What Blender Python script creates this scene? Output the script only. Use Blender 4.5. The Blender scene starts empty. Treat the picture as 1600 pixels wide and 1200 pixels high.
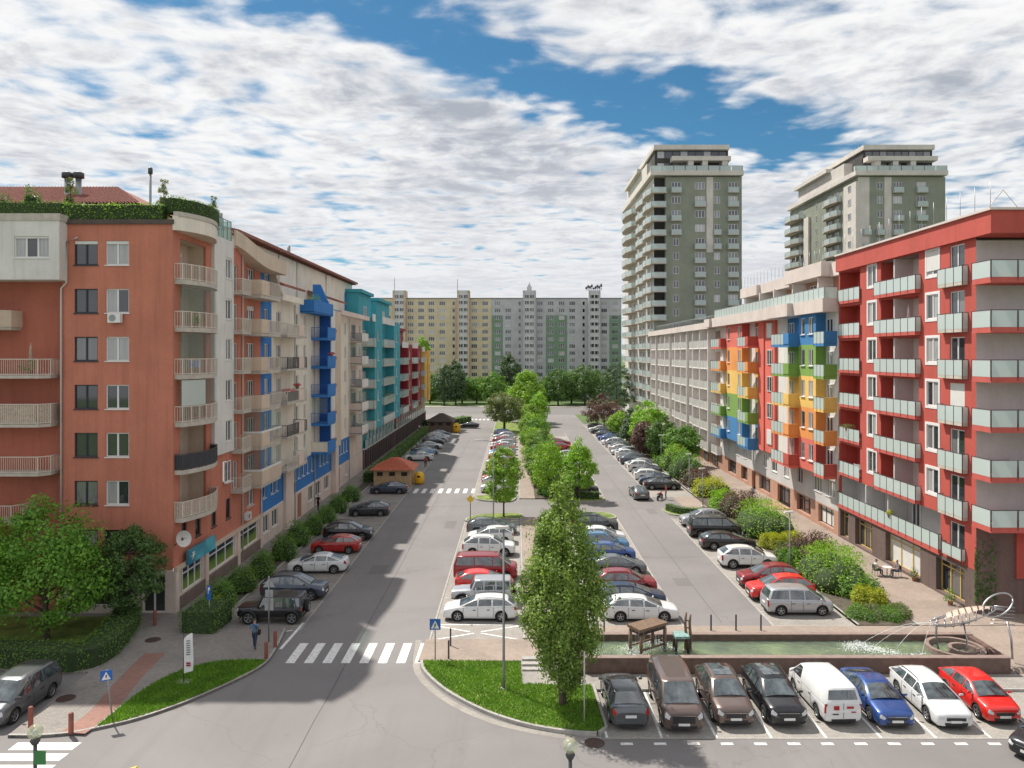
import bpy, bmesh, math, random
from mathutils import Vector, Matrix
R = math.radians
S = bpy.context.scene
COL = S.collection
random.seed(7)
# ------------------------------------------------------------------ camera
CAM_H, FPX, VPX, VPY = 17.5, 1200.0, 806.0, 553.0      # level camera above the street, focal length and vanishing point in photo pixels
cam = bpy.data.cameras.new('camera'); cam.sensor_width = 36; cam.lens = 36*FPX/1600
cam.shift_x = -(VPX-800)/1600; cam.shift_y = -(600-VPY)/1600
cam.clip_end = 6000
camo = bpy.data.objects.new('camera', cam); COL.objects.link(camo)
camo.location = (0, 0, CAM_H); camo.rotation_euler = (R(90), 0, 0)
S.camera = camo
# ------------------------------------------------------------------ sun, sky, exposure
SUN_EL, SUN_DX, SUN_DY = R(55.5), 0.72, -0.69             # light travels to the right and towards the camera
sun = bpy.data.lights.new('sun', 'SUN'); sun.energy = 3.75; sun.angle = R(0.9); sun.color = (1.0, 0.94, 0.85)
suno = bpy.data.objects.new('sun', sun); COL.objects.link(suno)
_l = Vector((SUN_DX*math.cos(SUN_EL), SUN_DY*math.cos(SUN_EL), -math.sin(SUN_EL)))
suno.rotation_euler = _l.to_track_quat('-Z', 'Y').to_euler(); suno.location = (-40, 60, 90)
S.view_settings.view_transform = 'Standard'; S.view_settings.look = 'None'
S.view_settings.exposure = 0.68; S.view_settings.gamma = 1
W = bpy.data.worlds.new('World'); S.world = W; W.use_nodes = True

class NT:                                                # tiny node-tree writer
    def __init__(s, tree): s.t = tree; s.n = tree.nodes; s.l = tree.links
    def node(s, typ, **kw):
        n = s.n.new(typ)
        for k, v in kw.items(): setattr(n, k, v)
        return n
    def put(s, sock, v):
        if isinstance(v, bpy.types.NodeSocket): s.l.new(v, sock)
        elif isinstance(v, (tuple, list)) and len(v) == 3 and sock.type == 'RGBA': sock.default_value = (*v, 1)
        else: sock.default_value = v
    def math(s, op, a, b=None, c=None, clamp=False):
        n = s.node('ShaderNodeMath', operation=op, use_clamp=clamp)
        s.put(n.inputs[0], a)
        if b is not None: s.put(n.inputs[1], b)
        if c is not None: s.put(n.inputs[2], c)
        return n.outputs[0]
    def noise(s, vec, scale, detail=4, rough=.55, dist=0, out=0, flat=False):
        n = s.node('ShaderNodeTexNoise', noise_dimensions='2D' if flat else '3D'); s.put(n.inputs['Scale'], scale); n.inputs['Detail'].default_value = detail
        n.inputs['Roughness'].default_value = rough; n.inputs['Distortion'].default_value = dist
        if vec is not None: s.l.new(vec, n.inputs['Vector'])
        return n.outputs[out]
    def ramp(s, fac, stops, interp='LINEAR'):
        n = s.node('ShaderNodeValToRGB'); n.color_ramp.interpolation = interp
        e = n.color_ramp.elements
        while len(e) < len(stops): e.new(.5)
        for i, (p, c) in enumerate(stops):
            e[i].position = p; e[i].color = (*c, 1) if len(c) == 3 else c
        s.l.new(fac, n.inputs[0]); return n.outputs[0]
    def mix(s, fac, a, b, blend='MIX'):
        n = s.node('ShaderNodeMix', data_type='RGBA', blend_type=blend)
        s.put(n.inputs[0], fac); s.put(n.inputs[6], a); s.put(n.inputs[7], b); return n.outputs[2]
    def smooth(s, x, a, b):
        n = s.node('ShaderNodeMapRange', interpolation_type='SMOOTHSTEP')
        s.put(n.inputs[0], x); n.inputs[1].default_value = a; n.inputs[2].default_value = b; return n.outputs[0]
    def xyz(s, x, y, z):
        n = s.node('ShaderNodeCombineXYZ'); s.put(n.inputs[0], x); s.put(n.inputs[1], y); s.put(n.inputs[2], z); return n.outputs[0]

def build_world():
    W.node_tree.nodes.clear(); k = NT(W.node_tree)
    tc = k.node('ShaderNodeTexCoord')
    sky = k.node('ShaderNodeTexSky', sky_type='NISHITA', sun_disc=False)
    sky.sun_elevation = SUN_EL; sky.sun_rotation = math.atan2(-SUN_DX, -SUN_DY)
    sky.air_density = 1.0; sky.dust_density = 0.6; sky.ozone_density = 2.5; sky.altitude = 200
    sep = k.node('ShaderNodeSeparateXYZ'); k.l.new(tc.outputs['Generated'], sep.inputs[0])
    x, y, z = sep.outputs
    zz = k.math('ADD', k.math('MAXIMUM', z, 0.0), 0.035)
    px = k.math('DIVIDE', x, zz); py = k.math('DIVIDE', y, zz)      # point of a flat cloud deck the ray meets
    p = k.xyz(px, py, 0)
    q = k.xyz(k.math('ADD', px, 3.1), k.math('ADD', k.math('MULTIPLY', py, 1.05), 1.4), 1.7)
    wn = k.node('ShaderNodeTexNoise', noise_dimensions='2D'); wn.inputs['Scale'].default_value = 1.3; wn.inputs['Detail'].default_value = 2; k.l.new(q, wn.inputs['Vector'])
    wv = k.node('ShaderNodeVectorMath', operation='MULTIPLY_ADD'); k.l.new(wn.outputs['Color'], wv.inputs[0]); wv.inputs[1].default_value = (.28, .28, .1); k.l.new(q, wv.inputs[2])
    w = wv.outputs[0]
    big = k.noise(w, .8, 3, .5, flat=True)
    fine = k.noise(w, 4.2, 6, .6, flat=True)
    vo = k.node('ShaderNodeTexVoronoi', feature='SMOOTH_F1', voronoi_dimensions='2D'); vo.inputs['Scale'].default_value = 5.5; vo.inputs['Smoothness'].default_value = .6; vo.inputs['Detail'].default_value = 1.0; vo.inputs['Roughness'].default_value = .5; k.l.new(w, vo.inputs['Vector'])
    puff = k.math('SUBTRACT', 1.0, vo.outputs['Distance'])
    dens = k.math('ADD', k.math('MULTIPLY', big, .5), k.math('ADD', k.math('MULTIPLY', fine, .62), k.math('MULTIPLY', puff, .30)))
    # a lane of open sky across the deck, running out towards both ends
    band = k.math('DIVIDE', k.math('SUBTRACT', k.math('SUBTRACT', py, 2.42), k.math('MULTIPLY', px, .66)), 1.2)
    band = k.math('ADD', band, k.math('MULTIPLY', k.math('SUBTRACT', k.noise(p, 1.5, 4, .6, flat=True), .5), .75))
    gap = k.math('SUBTRACT', 1.0, k.smooth(k.math('ABSOLUTE', band), .0, .52))
    along = k.math('ABSOLUTE', k.math('SUBTRACT', px, .30))
    gap = k.math('MULTIPLY', gap, k.math('SUBTRACT', 1.0, k.smooth(along, .5, 1.75)))
    cov = k.math('SUBTRACT', k.math('ADD', dens, .285), k.math('MULTIPLY', gap, .47))
    low = k.math('SUBTRACT', 1.0, k.smooth(z, .03, .2))
    cov = k.math('ADD', cov, k.math('MULTIPLY', low, .12))
    a = k.smooth(cov, .60, .98)
    thick = k.smooth(cov, .84, 1.2)
    relief = k.math('SUBTRACT', k.noise(w, 4.6, 5, .62, flat=True), k.math('MULTIPLY', puff, .25))
    sh = k.math('ADD', k.math('MULTIPLY', thick, .30), k.math('ADD', k.math('MULTIPLY', relief, .75), k.math('MULTIPLY', k.noise(w, .75, 2, .5, flat=True), .75)))
    sh = k.smooth(sh, .58, 1.16)
    ccol = k.ramp(sh, [(0, (.60, .60, .60)), (.33, (.50, .503, .515)), (.66, (.39, .405, .435)), (1, (.27, .29, .33))])
    horizon = k.smooth(z, .02, .30)
    ccol = k.mix(k.math('ADD', k.math('MULTIPLY', horizon, .85), .15), (.50, .51, .53), ccol)
    skyc = k.mix(1.0, sky.outputs[0], (.42, .82, .93), 'MULTIPLY')
    # the sky texture is in physical units, the clouds in picture units: bring both to one strength
    skyb = k.node('ShaderNodeBackground'); k.l.new(skyc, skyb.inputs[0]); skyb.inputs[1].default_value = .058
    clb = k.node('ShaderNodeBackground'); k.l.new(ccol, clb.inputs[0]); clb.inputs[1].default_value = 1.0
    ms = k.node('ShaderNodeMixShader'); k.l.new(a, ms.inputs[0]); k.l.new(skyb.outputs[0], ms.inputs[1]); k.l.new(clb.outputs[0], ms.inputs[2])
    out = k.node('ShaderNodeOutputWorld'); k.l.new(ms.outputs[0], out.inputs[0])
build_world()

# ------------------------------------------------------------------ helpers
def G(x, y, z=0.0):                                      # photo pixel -> point on the level z
    d = (CAM_H-z)*FPX/(y-VPY); return Vector(((x-VPX)*d/FPX, d, z))
MATS = {}
def mat(name, color, rough=.7, var=.12, scale=1.5, bump=0.0, bscale=40, metal=0, coat=0, spec=.5, dirt=0, second=None, emis=None, objvar=0):
    if name in MATS: return MATS[name]
    m = bpy.data.materials.new(name); m.use_nodes = True; k = NT(m.node_tree); b = k.n['Principled BSDF']
    tc = k.node('ShaderNodeTexCoord'); geo = k.node('ShaderNodeNewGeometry')
    c = color
    if var:
        nz = k.noise(geo.outputs['Position'], scale, 5, .6)
        lo = tuple(max(0, v*(1-var)) for v in color); hi = tuple(min(1, v*(1+var)) for v in (second or color))
        c = k.ramp(nz, [(.3, lo), (.7, hi)])
        nf = k.noise(geo.outputs['Position'], scale*14, 3, .6)
        c = k.mix(.5*min(1, var*3), c, k.ramp(nf, [(.3, (.72, .72, .72)), (.7, (1.15, 1.15, 1.15))]), 'MULTIPLY')
    if dirt:                                             # rain streaks: noise drawn out vertically
        mp = k.node('ShaderNodeMapping'); mp.inputs['Scale'].default_value = (1.6, 1.6, .12); k.l.new(geo.outputs['Position'], mp.inputs[0])
        ds = k.smooth(k.noise(mp.outputs[0], 1.3, 6, .65), .42, .75)
        c = k.mix(k.math('MULTIPLY', ds, dirt), c, tuple(v*.6 for v in color))
    if objvar:
        oi = k.node('ShaderNodeObjectInfo')
        c = k.mix(1.0, c, k.ramp(oi.outputs['Random'], [(0, (1-objvar,)*3), (1, (1+objvar,)*3)]), 'MULTIPLY')
    k.put(b.inputs['Base Color'], c)
    b.inputs['Roughness'].default_value = rough; b.inputs['Metallic'].default_value = metal
    b.inputs['Specular IOR Level'].default_value = spec
    if coat: b.inputs['Coat Weight'].default_value = coat; b.inputs['Coat Roughness'].default_value = .05
    if emis: b.inputs['Emission Color'].default_value = (*emis, 1); b.inputs['Emission Strength'].default_value = 1
    if bump:
        bn = k.node('ShaderNodeBump'); bn.inputs['Strength'].default_value = bump; bn.inputs['Distance'].default_value = .02
        k.l.new(k.noise(geo.outputs['Position'], bscale, 4, .6), bn.inputs['Height']); k.l.new(bn.outputs[0], b.inputs['Normal'])
    MATS[name] = m; return m
def pane_mat(name, dark, light, share):
    m = bpy.data.materials.new(name); m.use_nodes = True; k = NT(m.node_tree); b = k.n['Principled BSDF']
    oi = k.node('ShaderNodeObjectInfo'); tc = k.node('ShaderNodeTexCoord')
    # net curtains hang behind some of the panes: pale vertical folds
    mp = k.node('ShaderNodeMapping'); mp.inputs['Scale'].default_value = (9, 9, .3); k.l.new(tc.outputs['Object'], mp.inputs[0])
    fold = k.noise(mp.outputs[0], 1.6, 2, .5)
    cur = k.ramp(fold, [(.3, tuple(v*.72 for v in light)), (.7, light)])
    on = k.math('LESS_THAN', oi.outputs['Random'], share)
    c = k.mix(on, dark, cur)
    hole = k.math('FRACT', k.math('MULTIPLY', oi.outputs['Random'], 37.7))
    c = k.mix(k.math('MULTIPLY', k.math('LESS_THAN', hole, .35), .6), c, dark)
    k.put(b.inputs['Base Color'], c); b.inputs['Roughness'].default_value = .04; b.inputs['IOR'].default_value = 1.9
    MATS[name] = m; return m

class MB:                                                # collects faces; build() links them as one mesh object
    def __init__(s): s.v = []; s.f = []; s.m = []; s.sm = []; s.ms = []
    def mi(s, m):
        if m not in s.ms: s.ms.append(m)
        return s.ms.index(m)
    def face(s, pts, m=None, smooth=False):
        i = len(s.v); s.v += [tuple(p) for p in pts]; s.f.append(tuple(range(i, i+len(pts)))); s.m.append(s.mi(m)); s.sm.append(smooth)
    def grid(s, rows, m=None, closed=False, smooth=True, caps=False):
        i = len(s.v); n = len(rows[0]); k = s.mi(m)
        for r in rows: s.v += [tuple(p) for p in r]
        for a in range(len(rows)-1):
            for b in range(n if closed else n-1):
                c = (b+1) % n
                s.f.append((i+a*n+b, i+a*n+c, i+(a+1)*n+c, i+(a+1)*n+b)); s.m.append(k); s.sm.append(smooth)
        if caps:
            s.f.append(tuple(i+b for b in reversed(range(n)))); s.m.append(k); s.sm.append(False)
            j = i+(len(rows)-1)*n; s.f.append(tuple(j+b for b in range(n))); s.m.append(k); s.sm.append(False)
    def box(s, x0, x1, y0, y1, z0, z1, m=None):
        s.hexa([(x0, y0, z0), (x1, y0, z0), (x1, y1, z0), (x0, y1, z0), (x0, y0, z1), (x1, y0, z1), (x1, y1, z1), (x0, y1, z1)], m)
    def hexa(s, p, m=None):
        i = len(s.v); s.v += [tuple(q) for q in p]; k = s.mi(m)
        for f in ((3, 2, 1, 0), (4, 5, 6, 7), (0, 1, 5, 4), (1, 2, 6, 5), (2, 3, 7, 6), (3, 0, 4, 7)):
            s.f.append(tuple(i+a for a in f)); s.m.append(k); s.sm.append(False)
    def tube(s, pts, r, n=8, m=None, caps=True, smooth=True):
        pts = [Vector(p) for p in pts]; rows = []
        rr = r if isinstance(r, (list, tuple)) else [r]*len(pts)
        for i, p in enumerate(pts):
            t = (pts[min(i+1, len(pts)-1)]-pts[max(i-1, 0)]).normalized()
            a = t.cross(Vector((0, 0, 1)) if abs(t.z) < .9 else Vector((1, 0, 0))).normalized(); b = t.cross(a)
            rows.append([p+(a*math.cos(2*math.pi*j/n)+b*math.sin(2*math.pi*j/n))*rr[i] for j in range(n)])
        s.grid(rows, m, closed=True, smooth=smooth, caps=caps)
    def lathe(s, prof, n=16, m=None, c=(0, 0, 0)):
        rows = [[(c[0]+r*math.cos(2*math.pi*j/n), c[1]+r*math.sin(2*math.pi*j/n), c[2]+z) for j in range(n)] for r, z in prof]
        s.grid(rows, m, closed=True, caps=True)
    def mesh(s, name, off=(0, 0, 0)):
        me = bpy.data.meshes.new(name)
        ox, oy, oz = off
        me.from_pydata([(x-ox, y-oy, z-oz) for x, y, z in s.v], [], s.f)
        for m in s.ms: me.materials.append(MATS[m] if isinstance(m, str) else m)
        me.polygons.foreach_set('material_index', s.m); me.polygons.foreach_set('use_smooth', s.sm)
        me.update(); return me
    def build(s, name, parent=None):
        off = parent_off(parent)
        return link(name, s.mesh(name, off), parent)
OFF = {}
def parent_off(p): return OFF.get(p.name, (0, 0, 0)) if p else (0, 0, 0)
def link(name, data, parent=None, loc=None, rz=0):
    o = bpy.data.objects.new(name, data); COL.objects.link(o)
    if parent:
        o.parent = parent; OFF[o.name] = parent_off(parent) if loc is None else tuple(loc)
        if loc is not None:
            po = parent_off(parent); o.location = (loc[0]-po[0], loc[1]-po[1], loc[2]-po[2])
    elif loc is not None: o.location = loc
    if rz: o.rotation_euler = (0, 0, rz)
    return o
def tag(o, label=None, cat=None, group=None, kind=None):
    if label: o['label'] = label
    if cat: o['category'] = cat
    if group: o['group'] = group
    if kind: o['kind'] = kind
    return o
def thing(name, label, cat, loc=(0, 0, 0), rz=0, group=None):
    o = bpy.data.objects.new(name, None); COL.objects.link(o); o.location = loc; o.rotation_euler = (0, 0, rz); o.empty_display_size = .3
    OFF[o.name] = tuple(loc) if not rz else (0, 0, 0)
    return tag(o, label, cat, group)
def copy_tree(o, parent=None, loc=None, rz=None):
    c = o.copy(); COL.objects.link(c)
    if parent: c.parent = parent
    if loc is not None: c.location = loc
    if rz is not None: c.rotation_euler = (0, 0, rz)
    for ch in o.children: copy_tree(ch, c)
    return c
def sheet(name, pts, z, m, zb=None, kind='structure', holes=None):      # flat outline; with zb also its edge faces down to zb
    mb = MB(); mb.face([(p[0], p[1], z) for p in pts], m)
    if zb is not None:
        n = len(pts)
        for i in range(n):
            a, b = pts[i], pts[(i+1) % n]; mb.face([(a[0], a[1], zb), (b[0], b[1], zb), (b[0], b[1], z), (a[0], a[1], z)], m)
    o = mb.build(name); o['kind'] = kind; return o
def ccw(pts):
    a = sum(pts[i][0]*pts[(i+1) % len(pts)][1]-pts[(i+1) % len(pts)][0]*pts[i][1] for i in range(len(pts)))
    return pts if a > 0 else pts[::-1]
def rect(x0, x1, y0, y1): return [(x0, y0), (x1, y0), (x1, y1), (x0, y1)]
def smooth_line(pts, n=6):                               # Catmull-Rom through the points
    P = [Vector(p[:2]) for p in pts]; out = []
    for i in range(len(P)-1):
        a, b, c, d = P[max(i-1, 0)], P[i], P[i+1], P[min(i+2, len(P)-1)]
        for k in range(n):
            t = k/n; out.append(.5*((2*b)+(c-a)*t+(2*a-5*b+4*c-d)*t*t+(3*b-a-3*c+d)*t**3))
    out.append(P[-1]); return [(p.x, p.y) for p in out]
def ribbon(mb, line, w, z0, z1, m):                      # kerb or painted line along a path (w to the left side)
    P = [Vector(p[:2]) for p in line]; L = []
    for i, p in enumerate(P):
        t = (P[min(i+1, len(P)-1)]-P[max(i-1, 0)]).normalized(); L.append(p+Vector((-t.y, t.x))*w)
    for i in range(len(P)-1):
        a, b, c, d = P[i], P[i+1], L[i+1], L[i]
        if z1-z0 < .02: mb.face([(a.x, a.y, z1), (b.x, b.y, z1), (c.x, c.y, z1), (d.x, d.y, z1)] if w > 0 else [(d.x, d.y, z1), (c.x, c.y, z1), (b.x, b.y, z1), (a.x, a.y, z1)], m)
        else:
            q = [a, b, c, d] if w > 0 else [d, c, b, a]
            mb.hexa([(v.x, v.y, z0) for v in q]+[(v.x, v.y, z1) for v in q], m)
# ------------------------------------------------------------------ ground materials
def asphalt_mat(name, base, patch):
    m = bpy.data.materials.new(name); m.use_nodes = True; k = NT(m.node_tree); b = k.n['Principled BSDF']
    geo = k.node('ShaderNodeNewGeometry'); P = geo.outputs['Position']
    c = k.ramp(k.noise(P, .11, 6, .6, .6), [(.3, tuple(v*.88 for v in base)), (.7, tuple(v*1.1 for v in base))])
    mp = k.node('ShaderNodeMapping'); mp.inputs['Scale'].default_value = (.9, .05, 1); k.l.new(P, mp.inputs[0])
    c = k.mix(k.math('MULTIPLY', k.smooth(k.noise(mp.outputs[0], 1, 4, .6), .5, .72), .22), c, tuple(v*.7 for v in base))   # wheel tracks
    c = k.mix(.55, c, k.ramp(k.noise(P, 26, 3, .7), [(.25, (.7, .7, .7)), (.75, (1.25, 1.25, 1.25))]), 'MULTIPLY')
    v = k.node('ShaderNodeTexVoronoi', feature='DISTANCE_TO_EDGE'); v.inputs['Scale'].default_value = .13
    wp = k.node('ShaderNodeVectorMath', operation='ADD'); k.l.new(P, wp.inputs[0])
    nz = k.node('ShaderNodeTexNoise'); nz.inputs['Scale'].default_value = .35; nz.inputs['Detail'].default_value = 6; k.l.new(P, nz.inputs['Vector'])
    sc = k.node('ShaderNodeVectorMath', operation='SCALE'); sc.inputs[3].default_value = 3.0; k.l.new(nz.outputs['Color'], sc.inputs[0]); k.l.new(sc.outputs[0], wp.inputs[1])
    k.l.new(wp.outputs[0], v.inputs['Vector'])
    crack = k.math('LESS_THAN', v.outputs[0], .0035)
    c = k.mix(k.math('MULTIPLY', crack, .16), c, (.06, .06, .06))
    st = k.smooth(k.noise(P, .55, 3, .5), .66, .78)
    c = k.mix(k.math('MULTIPLY', st, .4), c, patch)
    sp = k.smooth(k.noise(P, 2.3, 4, .6), .66, .76)      # oil spots
    c = k.mix(k.math('MULTIPLY', sp, .3), c, patch)
    k.put(b.inputs['Base Color'], c); b.inputs['Roughness'].default_value = .85
    bn = k.node('ShaderNodeBump'); bn.inputs['Strength'].default_value = .25; bn.inputs['Distance'].default_value = .01
    k.l.new(k.noise(P, 60, 3, .7), bn.inputs['Height']); k.l.new(bn.outputs[0], b.inputs['Normal'])
    MATS[name] = m
def paver_mat(name, c1, c2, mortar, w=.2, h=.1):
    m = bpy.data.materials.new(name); m.use_nodes = True; k = NT(m.node_tree); b = k.n['Principled BSDF']
    geo = k.node('ShaderNodeNewGeometry'); P = geo.outputs['Position']
    br = k.node('ShaderNodeTexBrick'); k.l.new(P, br.inputs['Vector'])
    for i, v in (('Color1', c1), ('Color2', c2), ('Mortar', mortar)): br.inputs[i].default_value = (*v, 1)
    br.inputs['Scale'].default_value = 1; br.inputs['Brick Width'].default_value = w; br.inputs['Row Height'].default_value = h; br.inputs['Mortar Size'].default_value = .008
    c = k.mix(.8, br.outputs[0], k.ramp(k.noise(P, .35, 6, .65, .5), [(.28, (.74, .74, .75)), (.72, (1.15, 1.14, 1.12))]), 'MULTIPLY')
    c = k.mix(.6, c, k.ramp(k.noise(P, 5, 4, .65), [(.3, (.82, .82, .82)), (.7, (1.14, 1.14, 1.14))]), 'MULTIPLY')
    c = k.mix(k.math('MULTIPLY', k.smooth(k.noise(P, .8, 4, .6), .6, .74), .38), c, tuple(v*.55 for v in c2))     # oil and dirt
    k.put(b.inputs['Base Color'], c); b.inputs['Roughness'].default_value = .85
    bn = k.node('ShaderNodeBump'); bn.inputs['Strength'].default_value = .3; bn.inputs['Distance'].default_value = .01
    k.l.new(br.outputs[1], bn.inputs['Height']); bn.invert = True; k.l.new(bn.outputs[0], b.inputs['Normal'])
    MATS[name] = m
asphalt_mat('asphalt', (.205, .192, .189), (.095, .088, .086))
asphalt_mat('asphalt_dark', (.17, .16, .158), (.10, .09, .09))
paver_mat('paver_grey', (.315, .285, .26), (.26, .235, .215), (.15, .14, .13))
paver_mat('paver_pale', (.37, .345, .31), (.31, .29, .265), (.2, .19, .175))
paver_mat('paver_pink', (.36, .285, .235), (.31, .25, .21), (.2, .17, .15))
paver_mat('paver_red', (.35, .18, .14), (.29, .15, .12), (.17, .12, .1))
mat('tar', (.06, .058, .056), .7, .2); asphalt_mat('asphalt_patch', (.165, .155, .152), (.1, .09, .09))
mat('kerb', (.36, .345, .32), .8, .2, 3, .2)
mat('line_white', (.72, .71, .69), .7, .3, 5)
mat('line_worn', (.47, .455, .43), .8, .35, 3)
mat('soil', (.09, .075, .055), .95, .35, 3, .4, 15)
mat('lawn', (.075, .16, .02), .9, .4, .7, .6, 30, second=(.19, .23, .05))
mat('lawn_far', (.085, .14, .035), .9, .35, .3, .3, 8)
# ------------------------------------------------------------------ ground
sheet('ground', rect(-2500, 2500, -200, 4000), -.08, 'lawn_far')
sheet('road', rect(-75, 95, 8, 222), 0, 'asphalt')
sheet('main_road', rect(-260, 260, 222, 250), -.004, 'asphalt_dark')
XL, XR = -23.0, 30.8
KERBS = MB()
# corner pavement on the left, bounded by the kerb curve
curve = [G(*p) for p in ((12, 1153), (60, 1153), (110, 1149), (152, 1141), (215, 1126), (280, 1104), (340, 1079), (390, 1055), (418, 1036), (434, 1012), (447, 985))]
cl = smooth_line([(p.x, p.y) for p in curve], 6)
sheet('pavement', ccw(cl+[(-23, 48.6), (-23, 51.6), (-48, 51.6), (-48, 43.0), (-23.35, 42.0)]), .12, 'paver_grey', 0)
ribbon(KERBS, cl, .14, 0, .135, 'kerb')
# strip of red pavers crossing that pavement
stripe = smooth_line([tuple(G(*p)[:2]) for p in ((95, 1148), (140, 1115), (178, 1072), (212, 1037), (226, 1024))], 6)
mb = MB(); ribbon(mb, stripe, -1.2, .124, .124, 'paver_red'); mb.build('red_paving')['kind'] = 'structure'
mb = MB()
lawn_l = [tuple(G(*p)[:2]) for p in ((152, 1139), (168, 1126), (200, 1100), (235, 1075), (280, 1053), (330, 1039), (380, 1035), (416, 1036))]
lawn_l = smooth_line(lawn_l, 4)+[tuple(G(*p)[:2]) for p in ((398, 1049), (360, 1068), (320, 1086), (275, 1104), (225, 1121), (185, 1132))]
LAWN_L = ccw(lawn_l)
sheet('lawn', LAWN_L, .15, 'lawn', .1)
ribbon(KERBS, smooth_line([tuple(G(*p)[:2]) for p in ((150, 1141), (168, 1126), (200, 1100), (235, 1075), (280, 1053), (330, 1039), (380, 1035), (418, 1035))], 5), .07, .1, .165, 'kerb')
sheet('pavement', rect(XL, -19.4, 48.6, 205), .12, 'paver_grey', 0)
sheet('parking_bay', rect(-19.4, -13.75, 48.6, 175), .006, 'paver_grey')
ribbon(KERBS, [(-13.75, 48.6), (-13.75, 175)], -.12, 0, .03, 'kerb')
ribbon(KERBS, [(-19.4, 48.6), (-19.4, 175)], -.12, 0, .16, 'kerb')
sheet('flower_bed', rect(-20.6, -19.5, 50, 172), .15, 'soil', .1)
# median
sheet('parking_bay', rect(-5.2, .45, 46.9, 81), .006, 'paver_pale')
sheet('parking_bay', rect(-5.2, .45, 94.5, 163), .006, 'paver_pale')
sheet('parking_bay', rect(4.8, 10.7, 49.3, 81), .006, 'paver_pale')
sheet('parking_bay', rect(4.8, 10.7, 94.5, 163), .006, 'paver_pale')
for a, b in ((47, 82), (92.5, 170)):
    sheet('walkway', rect(.45, 2.3, a, b), .1, 'paver_pink', 0)
    sheet('flower_bed', rect(2.3, 4.8, a, b), .14, 'soil', 0)
    ribbon(KERBS, [(-5.2, a), (-5.2, b)], .12, 0, .04, 'kerb'); ribbon(KERBS, [(10.7, a+2), (10.7, b)], -.12, 0, .04, 'kerb')
    ribbon(KERBS, [(.45, a), (.45, b)], -.12, 0, .13, 'kerb'); ribbon(KERBS, [(4.8, a), (4.8, b)], .12, 0, .16, 'kerb')
def island(name, pts, z=.14, m='lawn'):
    pts = ccw(pts); sheet(name, pts, z, m, 0)
    ribbon(KERBS, pts+[pts[0]], -.13, 0, z+.02, 'kerb')
island('lawn', smooth_line([(-5.2, 80.0), (-4.6, 82.2), (-3, 83.4), (.3, 83.6), (.4, 81.2), (-2, 81.1), (-5.2, 80)], 4))
island('lawn', smooth_line([(-5.0, 94), (-4.4, 91.8), (-2.8, 90.9), (-.6, 90.8), (-.2, 94.2), (-3, 94.4), (-5, 94)], 4))
island('lawn', smooth_line([(5, 81), (5.2, 84), (9.5, 84.2), (10.6, 81.8), (9, 81), (5, 81)], 4))
island('lawn', smooth_line([(5, 94), (5.2, 91), (9.5, 90.8), (10.6, 93), (9, 94), (5, 94)], 4))
island('lawn', rect(-5, 4.8, 164, 196))
# paved front of the median and the lawn with the poplar
fr = [(-5.5, 46.9), (-5.55, 43.6), (3.6, 43.6), (3.6, 45.7), (27.4, 45.7), (27.4, 39.9), (34, 39.9), (34, 49.2), (16.5, 49.2), (4.8, 49.2), (4.8, 46.9)]
sheet('plaza', fr, .09, 'paver_pink', 0)
lo = [tuple(G(*p)[:2]) for p in ((661, 1036), (663, 1046), (672, 1058), (686, 1071), (705, 1085), (728, 1098), (752, 1110), (780, 1121), (812, 1131), (842, 1138), (873, 1143), (905, 1147), (932, 1148))]
lo = smooth_line(lo, 4)
LAWN_M = ccw(lo+[tuple(G(*p)[:2]) for p in ((944, 1141), (924, 1075), (816, 1073), (813, 1038))])
sheet('lawn', LAWN_M, .15, 'lawn', 0)
ribbon(KERBS, lo, -.16, 0, .17, 'kerb')
ribbon(KERBS, [tuple(G(*p)[:2]) for p in ((934, 1148), (945, 1140), (925, 1074))], -.14, 0, .17, 'kerb')
mb = MB(); lo2 = [tuple(G(*p)[:2]) for p in ((659, 1000), (656, 1030), (657, 1046), (665, 1060), (680, 1075), (700, 1090), (726, 1105), (755, 1118), (790, 1130), (830, 1139), (870, 1146), (905, 1150), (940, 1151))]
ribbon(mb, smooth_line(lo2, 4), -.38, .004, .004, 'paver_pale'); mb.build('gutter')['kind'] = 'structure'
sheet('pavement', [(3.0, 39.9), (27.4, 39.9), (27.4, 41.7), (3.7, 41.7), (3.0, 43.6), (.3, 43.6), (.3, 40.35), (3.0, 40.35)], .11, 'paver_pale', 0)
ribbon(KERBS, [(4.2, 39.9), (34, 39.9)], -.13, 0, .14, 'kerb')
ST = bpy.data.objects.new('steps', None); COL.objects.link(ST); ST['kind'] = 'structure'
for i in range(3): mb = MB(); mb.box(.35, 3.5, 42.1+i*.45, 42.548+i*.45, .1, .2+i*.11, 'kerb'); mb.build('step', ST)
sheet('parking_bay', rect(4.15, 32, 34.9, 39.9), .006, 'paver_pale')
ribbon(KERBS, [(4.0, 34.9), (33, 34.9)], .1, 0, .012, 'kerb')
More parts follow.
